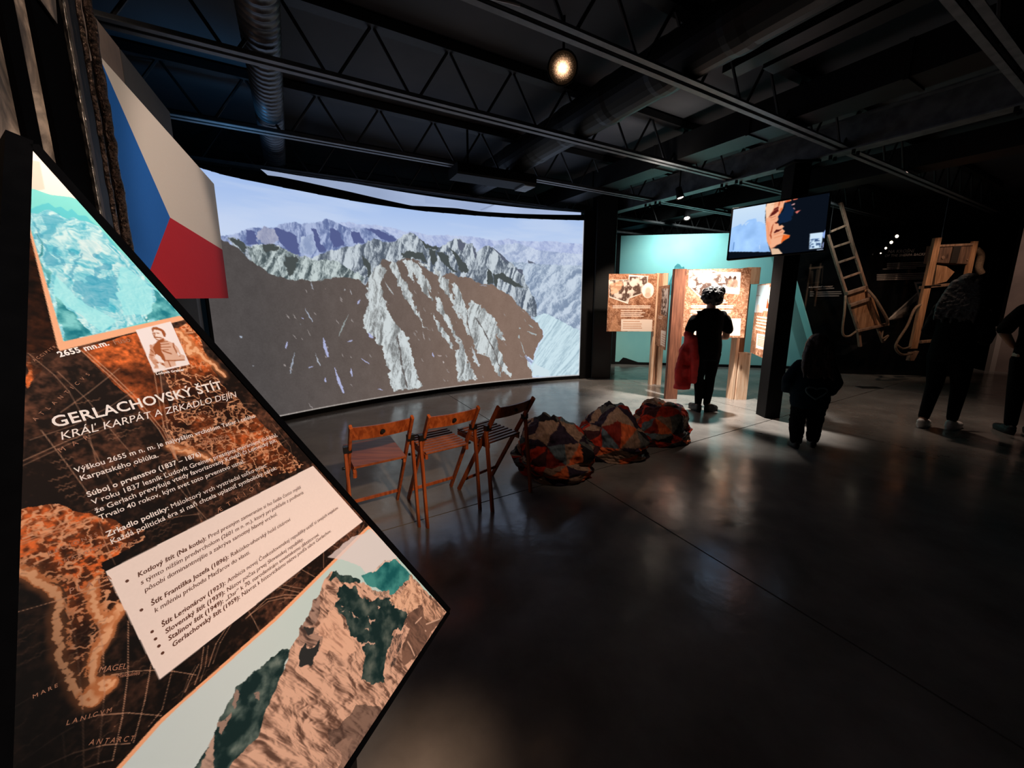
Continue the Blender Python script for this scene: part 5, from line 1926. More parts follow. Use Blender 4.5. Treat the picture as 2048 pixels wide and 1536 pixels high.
tl, tr, br_, bl_ = along(1462, 418, 4.75), along(1660, 384, 4.10), along(1652, 501, 4.10), along(1457, 520, 4.75)
ex = ((tr - tl) + (br_ - bl_)).normalized()
ey = ((bl_ - tl) + (br_ - tr))
ey = (ey - ex * ey.dot(ex)).normalized()
cen = (tl + tr + br_ + bl_) / 4
wM = ((tr - tl).length + (br_ - bl_).length) / 2
hM = ((bl_ - tl).length + (br_ - tr).length) / 2
mo = cen - ex * wM / 2 - ey * hM / 2
mon = Plane(mo, ex, ey)
UVM = lambda pts: mon.uvs(zoomed(1440, 370, 0.11719, pts))
T = Paint(0.012, wM - 0.012, 0.012, hM - 0.012, wM / 230, (10, 16, 26))
x0m = UVM([(780, 500)])[0][0]
ksky = np.clip(T.Y / hM, 0, 1)[..., None]
sky = np.array([206, 228, 248], np.float32) * (1 - ksky) + np.array([168, 202, 246], np.float32) * ksky
sl, m = T.mask(UVM([(150, 300), (815, 270), (785, 330), (770, 560), (785, 760), (800, 960), (860, 1140), (150, 1140)]))
T.c[sl][m] = sky[sl][m]
T.poly(UVM([(190, 740), (280, 700), (360, 660), (380, 700), (430, 640), (500, 590), (610, 572), (640, 630), (700, 630), (790, 690), (800, 960), (860, 1140), (160, 1140)]), lambda X, Y: np.array([150, 192, 244], np.float32) + (fbm(X * 9, Y * 9, 3, 3)[..., None] - 0.3) * 40, 0.004, 40)
T.poly(UVM([(430, 660), (510, 620), (480, 650), (440, 690)]), (196, 222, 250), 0.005, 60)
T.stroke(UVM([(225, 1110), (240, 980)]), 0.006, (50, 96, 160), 0.9)
T.stroke(UVM([(675, 1030), (675, 1090)]), 0.006, (220, 236, 255), 0.8)
# a close face, lit from the left
SK = (244, 176, 138)
T.poly(UVM([(805, 270), (1010, 240), (1200, 200), (1220, 270), (1100, 300), (1085, 350), (1080, 390), (1030, 480), (1000, 590), (960, 640), (1000, 660), (1010, 700), (1060, 680), (1095, 710), (1060, 740),
            (1110, 790), (1080, 830), (1195, 855), (1180, 900), (1090, 950), (1040, 1000), (960, 1030), (900, 1080), (1000, 1090), (1070, 1180), (890, 1200), (860, 1090), (800, 960), (780, 700), (785, 400)]), SK)
T.poly(UVM([(805, 275), (940, 250), (900, 420), (830, 560), (785, 560), (782, 400)]), (250, 206, 172), 0.004, 40)
T.poly(UVM([(785, 600), (850, 640), (840, 860), (870, 1000), (830, 1040), (800, 940)]), (246, 164, 122), 0.004, 40)
for q, c in (([(845, 530), (900, 470), (1000, 410), (1000, 380), (940, 420), (880, 480)], (110, 34, 24)), ([(930, 400), (1000, 370), (1000, 450), (920, 510), (840, 540), (880, 490)], (96, 30, 26)), ([(915, 810), (960, 765), (1060, 750), (1010, 790), (920, 830)], (84, 26, 24)),
             ([(850, 860), (880, 720), (920, 650), (900, 740), (875, 840), (880, 940)], (168, 70, 40)), ([(930, 640), (960, 630), (985, 655), (950, 665)], (120, 40, 26)), ([(1010, 260), (1030, 260), (1020, 350), (990, 370)], (186, 92, 56)),
             ([(1060, 260), (1075, 262), (1060, 330)], (186, 92, 56)), ([(1080, 850), (1195, 855), (1180, 900), (1090, 950), (1040, 1000), (1060, 900)], (232, 104, 40)), ([(1030, 400), (1080, 380), (1030, 480), (1000, 590), (985, 570)], (232, 120, 70)),
             ([(1240, 230), (1340, 190), (1320, 240), (1250, 260)], (224, 110, 84)), ([(1210, 340), (1280, 310), (1270, 335), (1220, 352)], (214, 160, 160)), ([(1215, 400), (1270, 385), (1280, 415), (1240, 430)], (220, 150, 150)), ([(1280, 455), (1380, 430), (1310, 490)], (214, 110, 100)),
             ([(1110, 280), (1190, 240), (1210, 270), (1120, 300)], (222, 100, 52)), ([(870, 1085), (900, 1080), (1000, 1090), (1070, 1180), (890, 1200)], (226, 190, 160))):
    T.poly(UVM(q), c, 0.003, 60)
sl, m = T.mask(UVM([(1090, 300), (1210, 300), (1260, 480), (1230, 600), (1000, 660), (1020, 560), (1080, 400)]), 0.02, 12, 8)
T.c[sl][m] = (14, 34, 62)
T.poly(UVM([(1535, 830), (1760, 805), (1725, 1075), (1520, 1095)]), (206, 230, 250))
sk_ = UVM([(1540, 930), (1720, 920), (1715, 1060), (1530, 1080)])
sl, m = T.mask(sk_)
k = (m * (fbm(T.X[sl] * 70, T.Y[sl] * 70, 3, 88) > 0.54))[..., None] * 0.85
T.c[sl] = T.c[sl] * (1 - k) + np.array([40, 66, 110], np.float32) * k
T.stroke(UVM([(1570, 925), (1690, 918)]), 0.006, (60, 100, 160))
for q, c, wd in (([(835, 545), (880, 560), (950, 530)], (150, 66, 44), 0.005), ([(850, 500), (900, 450), (990, 400)], (200, 120, 86), 0.006), ([(870, 600), (920, 590), (960, 560)], (214, 132, 96), 0.006), ([(800, 640), (830, 760), (840, 880)], (226, 146, 106), 0.008),
                  ([(900, 300), (960, 290), (1010, 270)], (214, 140, 104), 0.006), ([(880, 340), (940, 330), (1000, 310)], (214, 140, 104), 0.006), ([(920, 850), (980, 830), (1070, 800)], (206, 110, 76), 0.007), ([(930, 905), (1000, 880), (1080, 860)], (222, 130, 84), 0.008), ([(880, 1080), (930, 1060), (980, 1020)], (176, 96, 62), 0.008)):
    T.stroke(UVM(q), wd, c, 0.8, 0.006)
T.poly(UVM([(1750, 830), (1830, 730), (1815, 920), (1755, 900)]), (140, 168, 226))
T.poly(UVM([(1740, 980), (1810, 950), (1800, 1070), (1735, 1075)]), (120, 132, 168), 0.01, 60, 9)
T.poly(UVM([(1650, 1105), (1800, 1095), (1790, 1115), (1650, 1125)]), (200, 216, 240))
T.poly(UVM([(1870, 70), (1905, 65), (1890, 130), (1875, 130)]), (150, 190, 240))
T.poly(UVM([(1870, 170), (1895, 165), (1885, 270), (1870, 262)]), (150, 190, 240))
for _ in range(2):
    pad = np.pad(T.c, ((1, 1), (1, 1), (0, 0)), 'edge')
    T.c = (pad[:-2, 1:-1] + pad[2:, 1:-1] + pad[1:-1, :-2] + pad[1:-1, 2:] + 2 * pad[1:-1, 1:-1]) / 6
tv = thing('monitor', bl_ + (br_ - bl_) / 2, 'flat black monitor on the steel post showing a close-up face', 'monitor')
me, o_ = T.mesh('lit_picture', mon.placer(0.001))
link_mesh('lit_picture', me, mat_lit('monitor_picture', 1.0, attr='print'), tv, at=o_)
b = MB()
b.prism([mon.pt(0, 0), mon.pt(wM, 0), mon.pt(wM, hM), mon.pt(0, hM)], mon.n * -0.045)
b.build('housing', M_BLACKMETAL, tv)
for a_, c_ in (((0, 0), (wM, 0)), ((wM, 0), (wM, hM)), ((wM, hM), (0, hM)), ((0, hM), (0, 0))):
    b = MB()
    b.bar(mon.pt(*a_, 0.0), mon.pt(*c_, 0.0), 0.012, 0.010, up=mon.n)
    b.build('bezel', M_BLACKMETAL, tv)
b = MB()
pc = mon.pt(*mon.uv(1585, 455), -0.045)
b.bar(pc, Vector((3.29, 4.66, pc.z)), 0.14, 0.16)
b.build('mount_bracket', M_BLACKMETAL, tv)

# ================================================================== BLACK INFORMATION WALL WITH THE CARRIERS
i0, i1 = Vector((6.58, 7.55, 0)), Vector((8.0, 7.33, 0))
idr = (i1 - i0).normalized()
iw = Plane(i0, idr, (0, 0, -1))
left = iw.uvs([(1566, 458), (1583, 521), (1625, 667), (1649, 747.5)])
left[-1] = (left[-1][0], 0.0)
W1 = iw.uv(1958, 640)[0]
Q = Paint(left[0][0], W1, left[0][1], 0.0, 0.008, (12, 13, 14))
ZI = lambda pts: iw.uvs(zoomed(1580, 450, 0.14648, pts))
ZW = lambda pts: iw.uvs(zoomed(1560, 400, 0.32555, pts))
WC = (206, 192, 184)
# a printed old carrying frame at the left
for q, wd, a_ in (([(285, 545), (200, 1160)], 0.03, .55), ([(420, 530), (340, 1100)], 0.03, .5), ([(275, 590), (430, 575)], 0.035, .7), ([(300, 640), (290, 900)], 0.05, .35), ([(380, 620), (350, 880)], 0.05, .35), ([(450, 560), (430, 800)], 0.02, .3), ([(240, 800), (400, 780)], 0.02, .3)):
    Q.stroke(ZI(q), wd, (150, 112, 88), a_, 0.02)
def ibars(x0, x1, vs, wd, seed, rag=0.15, px=1700):
    a_ = ZI([(x0, 0)])[0][0]
    rg = np.random.RandomState(seed)
    for (va, vb) in vs:
        x = x0
        end = x1 - (x1 - x0) * rag * rg.rand()
        while x < end:
            L_ = 12 + 40 * rg.rand()
            e_ = min(x + L_, end)
            f_ = lambda xx: va + (vb - va) * (xx - x0) / (x1 - x0)
            Q.stroke(ZI([(x, f_(x)), (e_, f_(e_))]), wd, WC, 0.85, 0.008)
            x += L_ + 7
ibars(385, 600, [(875, 862)], 0.014, 3, 0.02)
ibars(275, 340, [(915, 912), (942, 940), (968, 966)], 0.012, 4, 0.3)
ibars(362, 720, [(917, 910), (943, 937), (970, 966)], 0.012, 5, 0.25)
ibars(1330, 1910, [(528, 506), (552, 531), (578, 556)], 0.017, 6, 0.06)
ibars(1270, 1730, [(602, 586)], 0.015, 7, 0.02)
ibars(1190, 1880, [(680, 655), (702, 682), (725, 708), (748, 732)], 0.017, 8, 0.06)
# triangular picture with a pennant beside it
Q.poly(ZW([(665, 740), (850, 560), (880, 560), (880, 690)]), lambda X, Y: np.array([150, 140, 132], np.float32) * (0.6 + 0.8 * fbm(X * 6, Y * 6, 3, 5))[..., None])
Q.poly(ZW([(690, 700), (830, 590), (810, 640), (720, 690)]), (96, 92, 88), 0.01, 12)
Q.poly(ZW([(665, 742), (760, 690), (850, 690), (850, 705), (720, 732)]), (60, 50, 46), 0.02, 14, 4, 0.6)
Q.poly(ZW([(785, 690), (800, 650), (845, 615), (830, 650), (800, 695)]), (16, 16, 16), 0.008, 20)
Q.stroke(ZW([(665, 735), (850, 565)]), 0.022, (206, 196, 188))
Q.poly(ZW([(823, 505), (900, 500), (862, 632)]), (222, 204, 192))
Q.poly(ZW([(840, 515), (900, 512), (870, 575), (858, 572)]), (18, 96, 104))
Q.poly(ZW([(320, 960), (470, 880), (540, 870), (400, 950)]), (40, 38, 36), 0.02, 10, 4, 0.6)
sl, m = Q.mask([left[0], (W1 + 0.1, left[0][1]), (W1 + 0.1, 0.01), (left[3][0], 0.01), left[2], left[1]])
kp = np.zeros(Q.X.shape, bool)
kp[sl] = m
iwall = bpy.data.objects.new('wall_carrier', None)
COL.objects.link(iwall)
iwall.location = iw.pt(1.0, 0)
tag(iwall, kind='structure')
me, o_ = Q.mesh('printed_face', iw.placer(0.0))
# trim the grid to the slanting edge
bm = bmesh.new()
bm.from_mesh(me)
bm.verts.ensure_lookup_table()
kr = kp.ravel()
bmesh.ops.delete(bm, geom=[v for i, v in enumerate(bm.verts) if not kr[i]], context='VERTS')
bm.to_mesh(me)
bm.free()
M_GLOSS = mat_print('black_gloss_print', 0.14, 0.5)
link_mesh('printed_face', me, M_GLOSS, iwall, at=o_)
b = MB()
b.prism([iw.pt(x, y, -0.003) for x, y in (left[0], left[1], left[2], left[3], (W1, 0), (W1, left[0][1]))], iw.n * -0.22)
b.build('wall_core', M_BLACK, iwall)
for (xa, ya), (xb, yb) in zip(left, left[1:]):
    b = MB()
    b.prism([iw.pt(xa - 0.004, ya, 0.003), iw.pt(xb - 0.004, yb, 0.003), iw.pt(xb - 0.02, yb, 0.003), iw.pt(xa - 0.02, ya, 0.003)], iw.n * -0.22)
    b.build('edge_panel', M_MINT, iwall)
mb = MB()
mi = lambda x, y: (1580 + x * 0.14648, 450 + y * 0.14648)
text_on(mb, iw, [('NA KROŠNÍ', 0.2, 0.02)], mi(1330, 382), mi(1700, 372), 0.002)
text_on(mb, iw, [('OF THE SHERPA BACKPACK', 0.2, 0.03)], mi(1290, 436), mi(1962, 408), 0.002)
text_on(mb, iw, [('KOLÁNGOVÉ REKORDY', 0.2, 0.03)], mi(252, 860), mi(585, 848), 0.002)
link_mesh('wall_lettering', mb.mesh('wall_lettering'), mat('dim_white_lettering', WC, 0.5), iwall, at=(0, 0, 0))
# reflections of track lights in the gloss wall, built as glowing heads
rail = thing('lamp_reflections', iw.pt(*iw.uv(1770, 490), 0.05), 'row of lamp reflections high on the black wall, built as glowing heads', 'reflection')
b = MB()
b.bar(iw.pt(*iw.uv(1793, 468), 0.04), iw.pt(*iw.uv(1750, 511), 0.04), 0.014, 0.014)
b.build('reflection_bar', M_BLACKMETAL, rail)
for u, v, r in ((1786, 474, 0.030), (1775, 486, 0.028), (1764, 497.5, 0.020), (1754, 507.5, 0.012)):
    c = iw.pt(*iw.uv(u, v), 0.055)
    b = MB()
    b.lathe(c, iw.n, [(-0.01, r * 1.1), (0.03, r * 1.2), (0.034, r * 0.9)], 12)
    o = b.build('reflection_cup', M_BLACKMETAL, rail)
    b = MB()
    b.lathe(c, iw.n, [(0.034, r), (0.042, r * 0.8), (0.046, r * 0.3)], 12)
    b.build('reflection_glow', mat_lit('tiny_reflection_glow', 3.0, (1.0, 0.82, 0.60, 1)), rail)

# ---- carrying frames
M_OLDW = mat_wood('old_frame_wood', (158, 124, 102), (112, 84, 66), rough=0.65)
M_OLDB = mat_wood('old_board_wood', (196, 146, 108), (150, 106, 74), rough=0.6)
M_STRAP = mat('hemp_strap', (150, 124, 102), 0.85, c2=(120, 98, 80), scale=40, bump=0.1)
YC = 6.95
pk = lambda x, y, yy=YC: at_y(1560 + x * 0.32555, 400 + y * 0.32555, yy)
fr = thing('carrying_frame', pk(480, 900), 'ladder-like wooden carrying frame with board seat hanging by the black wall', 'carrier')


def poly_bar(pts, w_, t_, m, name, par):
    mb = MB()
    for a_, c_ in zip(pts, pts[1:]):
        mb.bar(a_, c_, w_, t_, up=(0, 1, 0))
    return mb.build(name, m, par)


poly_bar([pk(293, 215), pk(345, 385), pk(480, 800), pk(492, 900)], 0.045, 0.05, M_OLDW, 'rail', fr)
poly_bar([pk(372, 15), pk(440, 260), pk(530, 545), pk(606, 780)], 0.045, 0.05, M_OLDW, 'rail', fr)
for a_, c_ in (((310, 195), (408, 155)), ((322, 293), (438, 255)), ((352, 387), (462, 350)), ((383, 483), (500, 442))):
    poly_bar([pk(*a_), pk(*c_)], 0.035, 0.035, M_OLDW, 'rung', fr)
b = MB()
b.prism([pk(414, 578, YC - 0.02), pk(530, 542, YC - 0.02), pk(602, 776, YC - 0.02), pk(482, 802, YC - 0.02)], (0, 0.02, 0))
b.build('back_board', M_OLDB, fr)
b = MB()
b.prism([pk(545, 600, YC - 0.024), pk(556, 597, YC - 0.024), pk(612, 772, YC - 0.024), pk(588, 778, YC - 0.024)], (0, -0.05, 0))
b.build('side_board', M_OLDB, fr)
poly_bar([pk(408, 575, YC - 0.06), pk(532, 535, YC - 0.06)], 0.06, 0.06, M_OLDW, 'crossbar', fr)
poly_bar([pk(426, 650, YC - 0.06), pk(552, 606, YC - 0.06)], 0.055, 0.06, M_OLDW, 'crossbar', fr)
poly_bar([pk(470, 806, YC - 0.06), pk(664, 762, YC - 0.06)], 0.045, 0.05, M_OLDW, 'foot_pole', fr)
poly_bar([pk(600, 790), pk(632, 875)], 0.035, 0.04, M_OLDW, 'rear_foot', fr)


def curve(pts, n=24):
    pts = [Vector(p) for p in pts]
    out = []
    k = len(pts)
    for i in range(k - 1):
        p0, p1, p2, p3 = pts[max(i - 1, 0)], pts[i], pts[i + 1], pts[min(i + 2, k - 1)]
        for j in range(n // (k - 1) + 1):
            t_ = j / (n // (k - 1) + 1)
            out.append(0.5 * ((2 * p1) + (p2 - p0) * t_ + (2 * p0 - 5 * p1 + 4 * p2 - p3) * t_ * t_ + (3 * p1 - p0 - 3 * p2 + p3) * t_ ** 3))
    out.append(pts[-1])
    return out


def strap(name, pts, r, par, m=None):
    mb = MB()
    mb.tube(curve(pts), r, 8)
    return mb.build(name, m or M_STRAP, par, smooth=True)


strap('shoulder_strap', [pk(402, 588, YC - 0.05), pk(396, 690, YC - 0.14), pk(384, 790, YC - 0.15), pk(392, 832, YC - 0.14), pk(425, 836, YC - 0.10), pk(466, 808, YC - 0.06)], 0.018, fr)
strap('shoulder_strap', [pk(538, 552, YC - 0.05), pk(580, 600, YC - 0.14), pk(630, 680, YC - 0.17), pk(660, 740, YC - 0.15), pk(652, 768, YC - 0.08)], 0.022, fr)
strap('loose_strap', [pk(632, 800, YC - 0.02), pk(628, 850, YC - 0.05), pk(664, 832, YC - 0.06), pk(640, 866, YC - 0.05)], 0.014, fr)
for a_ in ((300, 235), (374, 20)):
    p = pk(*a_)
    b = MB()
    b.tube([p, Vector((p.x, p.y, 3.5))], 0.004, 6)
    b.build('hanging_wire', M_ROD, fr)

YD = 6.75
pd = lambda x, y, yy=YD: at_y(1780 + x * 0.20181, 450 + y * 0.20181, yy)
fr2 = thing('carrying_frame', pd(220, 1340), 'tall heavy-railed carrying frame with box, behind the walking woman', 'carrier')
b = MB()
b.prism([pd(450, 128), pd(517, 122), pd(272, 1225), pd(208, 1225)], (0, 0.05, 0))
b.build('rail', M_OLDB, fr2)
b = MB()
b.prism([pd(835, 160), pd(880, 160), pd(640, 1225), pd(590, 1225)], (0, 0.05, 0))
b.build('rail', M_OLDB, fr2)
b = MB()
b.prism([pd(210, 1262), pd(290, 1250), pd(240, 1345), pd(190, 1345)], (0, 0.06, 0))
b.build('rail_foot', M_OLDW, fr2)
for y_ in (1160, 620):
    b = MB()
    b.bar(pd(300, y_, YD + 0.08), pd(700, y_ - 40, YD + 0.08), 0.05, 0.05, up=(0, 1, 0))
    b.build('rung', M_OLDW, fr2)
b = MB()
b.prism([pd(500, 195, YD + 0.02), pd(835, 178, YD + 0.02), pd(800, 388, YD + 0.02), pd(465, 372, YD + 0.02)], (0, 0.22, 0))
b.build('wooden_box', mat_wood('box_wood', (122, 90, 72), (78, 56, 44), rough=0.75), fr2)
b = MB()
b.prism([pd(640, 188, YD + 0.004), pd(715, 185, YD + 0.004), pd(665, 378, YD + 0.004), pd(595, 376, YD + 0.004)], (0, 0.015, 0))
b.build('box_strap', mat('dark_leather', (34, 26, 22), 0.7), fr2)
b = MB()
b.prism([pd(500, 195, YD + 0.002), pd(835, 178, YD + 0.002), pd(832, 200, YD + 0.002), pd(497, 216, YD + 0.002)], (0, 0.017, 0))
b.build('box_rim', M_OLDW, fr2)
for x_, y_, r_k in ((528, 322, 1.0), (770, 345, 0.45)):
    b = MB()
    b.lathe(pd(x_, y_, YD + 0.012), (0, 1, 0), [(-0.002, 0.028 * r_k), (0.004, 0.03 * r_k)], 12)
    b.build('box_knot', M_OLDW, fr2)
b = MB()
b.prism([pd(465, 395, YD + 0.05), pd(560, 410, YD + 0.05), pd(640, 465, YD + 0.05), pd(560, 560, YD + 0.05), pd(440, 590, YD + 0.05)], (0, 0.12, 0))
b.build('bundle', M_OLDB, fr2)
strap('shoulder_strap', [pd(300, 790, YD - 0.02), pd(240, 840, YD - 0.1), pd(170, 1000, YD - 0.16), pd(70, 1160, YD - 0.18), pd(60, 1230, YD - 0.17), pd(120, 1285, YD - 0.13), pd(215, 1275, YD - 0.05)], 0.02, fr2)
strap('shoulder_strap', [pd(70, 1190, YD - 0.16), pd(130, 1225, YD - 0.12), pd(205, 1205, YD - 0.04)], 0.016, fr2)
b = MB()
b.tube([pd(345, 608, YD - 0.02), pd(500, 598, YD - 0.02)], 0.012, 6)
b.build('tie_rope', M_BLACK, fr2)
p = pd(510, 125)
b = MB()
b.tube([p, Vector((p.x, p.y, 3.5))], 0.005, 6)
b.build('hanging_wire', M_SPIRAL, fr2)
# hanging cloth roll beyond the box
strap('rope_bundle', [pd(850, 240, YD + 0.1), pd(900, 300, YD + 0.1), pd(880, 420, YD + 0.1), pd(905, 480, YD + 0.1)], 0.05, fr2)
b = MB()
c = at_z(1735, 775, 0.0)
b.prism([c + Vector((-0.16, -0.07, 0)), c + Vector((0.19, -0.10, 0)), c + Vector((0.2, 0.05, 0)), c + Vector((-0.14, 0.08, 0))], (0, 0, 0.006))
tag(b.build('floor_hatch', mat('black_plate', (12, 12, 13), 0.5)), 'small black plate lying flush on the floor before the carriers', 'floor plate')

# ================================================================== FOLDING CHAIRS
M_CH = mat_wood('oiled_chair_wood', (176, 92, 46), (134, 62, 28), knots=False, rough=0.38)
M_CHD = mat_wood('oiled_seat_wood', (150, 84, 50), (112, 58, 34), knots=False, axis='x', rough=0.38)
M_HINGE = mat('black_hinge', (14, 14, 15), 0.4)


def chair(ra, rb, label, slats=True):
    """ra, rb: plan points of the left and right rear feet as seen from behind"""
    ra, rb = Vector((ra[0], ra[1], 0)), Vector((rb[0], rb[1], 0))
    ex = (rb - ra).normalized()
    fy = Vector((-ex.y, ex.x, 0))
    w_ = (rb - ra).length
    o = (ra + rb) / 2
    P_ = lambda x, y, z: o + ex * x + fy * y + Vector((0, 0, z))
    t = thing('folding_chair', o + fy * 0.2, label, 'chair', 'wooden folding chairs facing the big screen')
    hw = w_ / 2
    for s in (-1, 1):
        xo, xi = s * hw, s * (hw - 0.024)
        b = MB()
        b.bar(P_(xi, -0.045, 0.775), P_(xi, 0.43, 0.0), 0.018, 0.034, up=fy, cham=0.004)
        b.build('long_leg', M_CH, t)
        b = MB()
        b.bar(P_(xo, 0.062, 0.605), P_(xo, 0.0, 0.0), 0.018, 0.032, up=fy, cham=0.004)
        b.build('rear_leg', M_CH, t)
        b = MB()
        b.box(P_((xo + xi) / 2, 0.058, 0.608), (0.046, 0.034, 0.038), (ex, fy, Vector((0, 0, 1))))
        b.build('hinge', M_HINGE, t)
        b = MB()
        b.bar(P_(s * (hw - 0.048), 0.085, 0.452), P_(s * (hw - 0.048), 0.45, 0.462), 0.018, 0.034)
        b.build('seat_rail', M_CH, t)
        b = MB()
        b.lathe(P_(s * (hw + 0.006), 0.155, 0.452), ex, [(-0.008, 0.009), (0.008, 0.009)], 10)
        b.build('pivot_bolt', M_HINGE, t)
    # curved back rest with a finger hole's wooden plug
    b = MB()
    rows = []
    n = 12
    hb = hw - 0.03
    for i in range(n + 1):
        x = -hb + 2 * hb * i / n
        bow = 0.026 * (1 - (x / hb) ** 2)
        rows.append([(x, -0.040 - bow + 0.028, 0.762), (x, -0.040 - bow + 0.014, 0.762), (x, 0.018 - bow + 0.0, 0.672), (x, 0.018 - bow + 0.014, 0.672)])
    vs, fs = [], []
    for r in rows:
        vs += [P_(*q) for q in r]
    for i in range(n):
        for j in range(4):
            a_, c_ = i * 4 + j, i * 4 + (j + 1) % 4
            fs.append((a_, c_, c_ + 4, a_ + 4))
    fs += [(3, 2, 1, 0), tuple(range(n * 4, n * 4 + 4))]
    b.add(vs, fs)
    b.build('back_rest', M_CH, t)
    b = MB()
    b.lathe(P_(0.0, -0.040, 0.716), -fy, [(-0.004, 0.013), (0.004, 0.013)], 14)
    b.build('hole_plug', M_HINGE, t)
    # seat
    if slats:
        for i in range(9):
            y = 0.09 + i * 0.0435
            b = MB()
            b.bar(P_(-hw + 0.042, y, 0.478 + 0.0012 * i), P_(hw - 0.042, y, 0.478 + 0.0012 * i), 0.028, 0.013, cham=0.003)
            b.build('seat_slat', M_CHD, t)
    else:
        b = MB()
        b.prism([P_(-hw + 0.042, 0.07, 0.470), P_(hw - 0.042, 0.07, 0.470), P_(hw - 0.042, 0.46, 0.482), P_(-hw + 0.042, 0.46, 0.482)], (0, 0, 0.014))
        b.build('seat_board', M_CHD, t)
        b = MB()
        b.bar(P_(-hw + 0.05, 0.10, 0.44), P_(-hw + 0.05, 0.10, 0.40), 0.02, 0.02)
        b.build('seat_stop', M_CH, t)
    b = MB()
    b.bar(P_(-hw + 0.03, 0.375, 0.10), P_(hw - 0.03, 0.375, 0.10), 0.012, 0.024)
    b.build('stretcher', M_CH, t)
    return t


g0 = lambda u, v: at_z(u, v, 0)
c1 = at_z(680, 857, 0.77)
chair((c1.x + 0.012, c1.y + 0.035), g0(838, 1053), 'orange-lit folding chair with plain board seat, nearest the information board', False)
chair(g0(855, 1055), g0(960, 1018), 'wooden folding chair with slatted seat, middle of the row of three')
chair(g0(985, 1023), g0(1061, 984), 'wooden folding chair with slatted seat, right beside the bean bags')

# ================================================================== BEAN BAGS
PAL = np.array([(176, 50, 28), (196, 92, 50), (150, 122, 102), (84, 96, 102), (24, 21, 24), (66, 34, 36), (136, 108, 90), (46, 36, 50), (120, 36, 26), (84, 84, 80)], np.float64)


def beanbag(c, rx, ry, h, yaw, seed, label):
    nu, nv_ = 240, 120
    u = np.linspace(0, 2 * np.pi, nu, endpoint=False)
    v = np.linspace(0.0, 1.0, nv_)
    Ug, Vg = np.meshgrid(u, v)
    # the gathered seam lies sideways: the sphere's pole points along -x
    th = Vg * np.pi
    dx, dy, dz = -np.cos(th), np.sin(th) * np.cos(Ug), np.sin(th) * np.sin(Ug)
    q = 1.9
    n1 = fbm(dx * q + dz * 0.8 + seed * 1.7, dy * q - dz * 0.7, 3, seed) - 0.5
    n2 = fbm(dx * 2.3 - dy * 0.9, dz * 2.3 + seed * 2.2, 3, seed + 5) - 0.5
    fold = ridge(dx * 1.7 + dz * 1.3 + seed * 3.1, dy * 2.1 + dz * 0.9, 4, seed + 3) - 0.55
    fine = ridge(dx * 4.2 + dz * 3.1, dy * 4.2 - dz * 3.3, 3, seed + 7) - 0.55
    d = 1 + 0.42 * n1 + 0.34 * n2 + 0.22 * fold + 0.07 * fine
    # sags on the floor: wide foot, sloping shoulders
    z = dz * d
    low = np.where(dz < 0, -np.abs(dz) ** 1.35 * 0.62, z)
    wide = 1.0 + 0.16 * np.clip(-dz, 0, 1) - 0.10 * np.clip(dz, 0, 1)
    rh = np.sqrt(np.clip(1 - dz * dz, 0.02, 1))
    wide = wide * np.where(dz < 0, rh ** -0.62, 1.0)
    X_, Y_ = dx * d * rx * wide, dy * d * ry * wide
    Z_ = np.clip((low + 0.50) / 1.50, 0, None) * h
    # patchwork of triangles: running with the cloth
    a = (Ug / (2 * np.pi)) * 2 * np.pi * ry
    s = 2 * np.pi * ry / 10
    q0 = a / s + 0.4 * n1
    q1 = Vg * np.pi * rx / (s * 0.95) + 0.25 * n2
    i0, i1 = np.floor(q0).astype(int), np.floor(q1).astype(int)
    f0, f1 = q0 - i0, q1 - i1
    i0 = i0 % 10
    flip = (i0 + i1) % 2
    up = np.where(flip == 0, f0 > f1, f0 + f1 > 1)
    idx = ((i0 * 7 + i1 * 13 + up * 5 + seed * 3 + (i0 * i1) % 4 * 3) % len(PAL))
    colr = PAL[idx] * (0.86 + 0.28 * (vn(a * 60, Vg * 160, seed)[..., None]))
    cy_, sy_ = math.cos(yaw), math.sin(yaw)
    pts = np.stack([X_ * cy_ - Y_ * sy_, X_ * sy_ + Y_ * cy_, Z_], -1).reshape(-1, 3)
    j, i = np.mgrid[0:nv_ - 1, 0:nu]
    a0 = (j * nu + i).ravel()
    a1 = (j * nu + (i + 1) % nu).ravel()
    quads = np.stack([a0, a1, a1 + nu, a0 + nu], 1)
    me = bpy.data.meshes.new('bean_bag')
    me.vertices.add(len(pts))
    me.vertices.foreach_set('co', pts.astype(np.float32).ravel())
    me.loops.add(len(quads) * 4)
    me.loops.foreach_set('vertex_index', quads.astype(np.int32).ravel())
    me.polygons.add(len(quads))
    me.polygons.foreach_set('loop_start', np.arange(0, len(quads) * 4, 4, dtype=np.int32))
    me.polygons.foreach_set('use_smooth', np.ones(len(quads), bool))
    me.update(calc_edges=True)
    at = me.color_attributes.new('print', 'FLOAT_COLOR', 'POINT')
    lc = lin(np.clip(colr, 0, 255)).reshape(-1, 3)
    at.data.foreach_set('color', np.concatenate([lc, np.ones((len(lc), 1))], 1).astype(np.float32).ravel())
    o = link_mesh('bean_bag', me, M_BAG, None, at=c)
    return tag(o, label, 'bean bag', 'patchwork bean bags')


M_BAG = mat_print('patchwork_cloth', 0.8, 0.15)
beanbag((0.38, 3.18, 0), 0.32, 0.28, 0.48, 0.25, 3, 'patchwork bean bag nearest the folding chairs')
beanbag((0.97, 3.56, 0), 0.30, 0.28, 0.46, -0.1, 8, 'dark crumpled patchwork bean bag, middle of the three')
beanbag((1.58, 3.93, 0), 0.33, 0.26, 0.45, 0.3, 14, 'red patchwork bean bag nearest the woman with short curly hair')

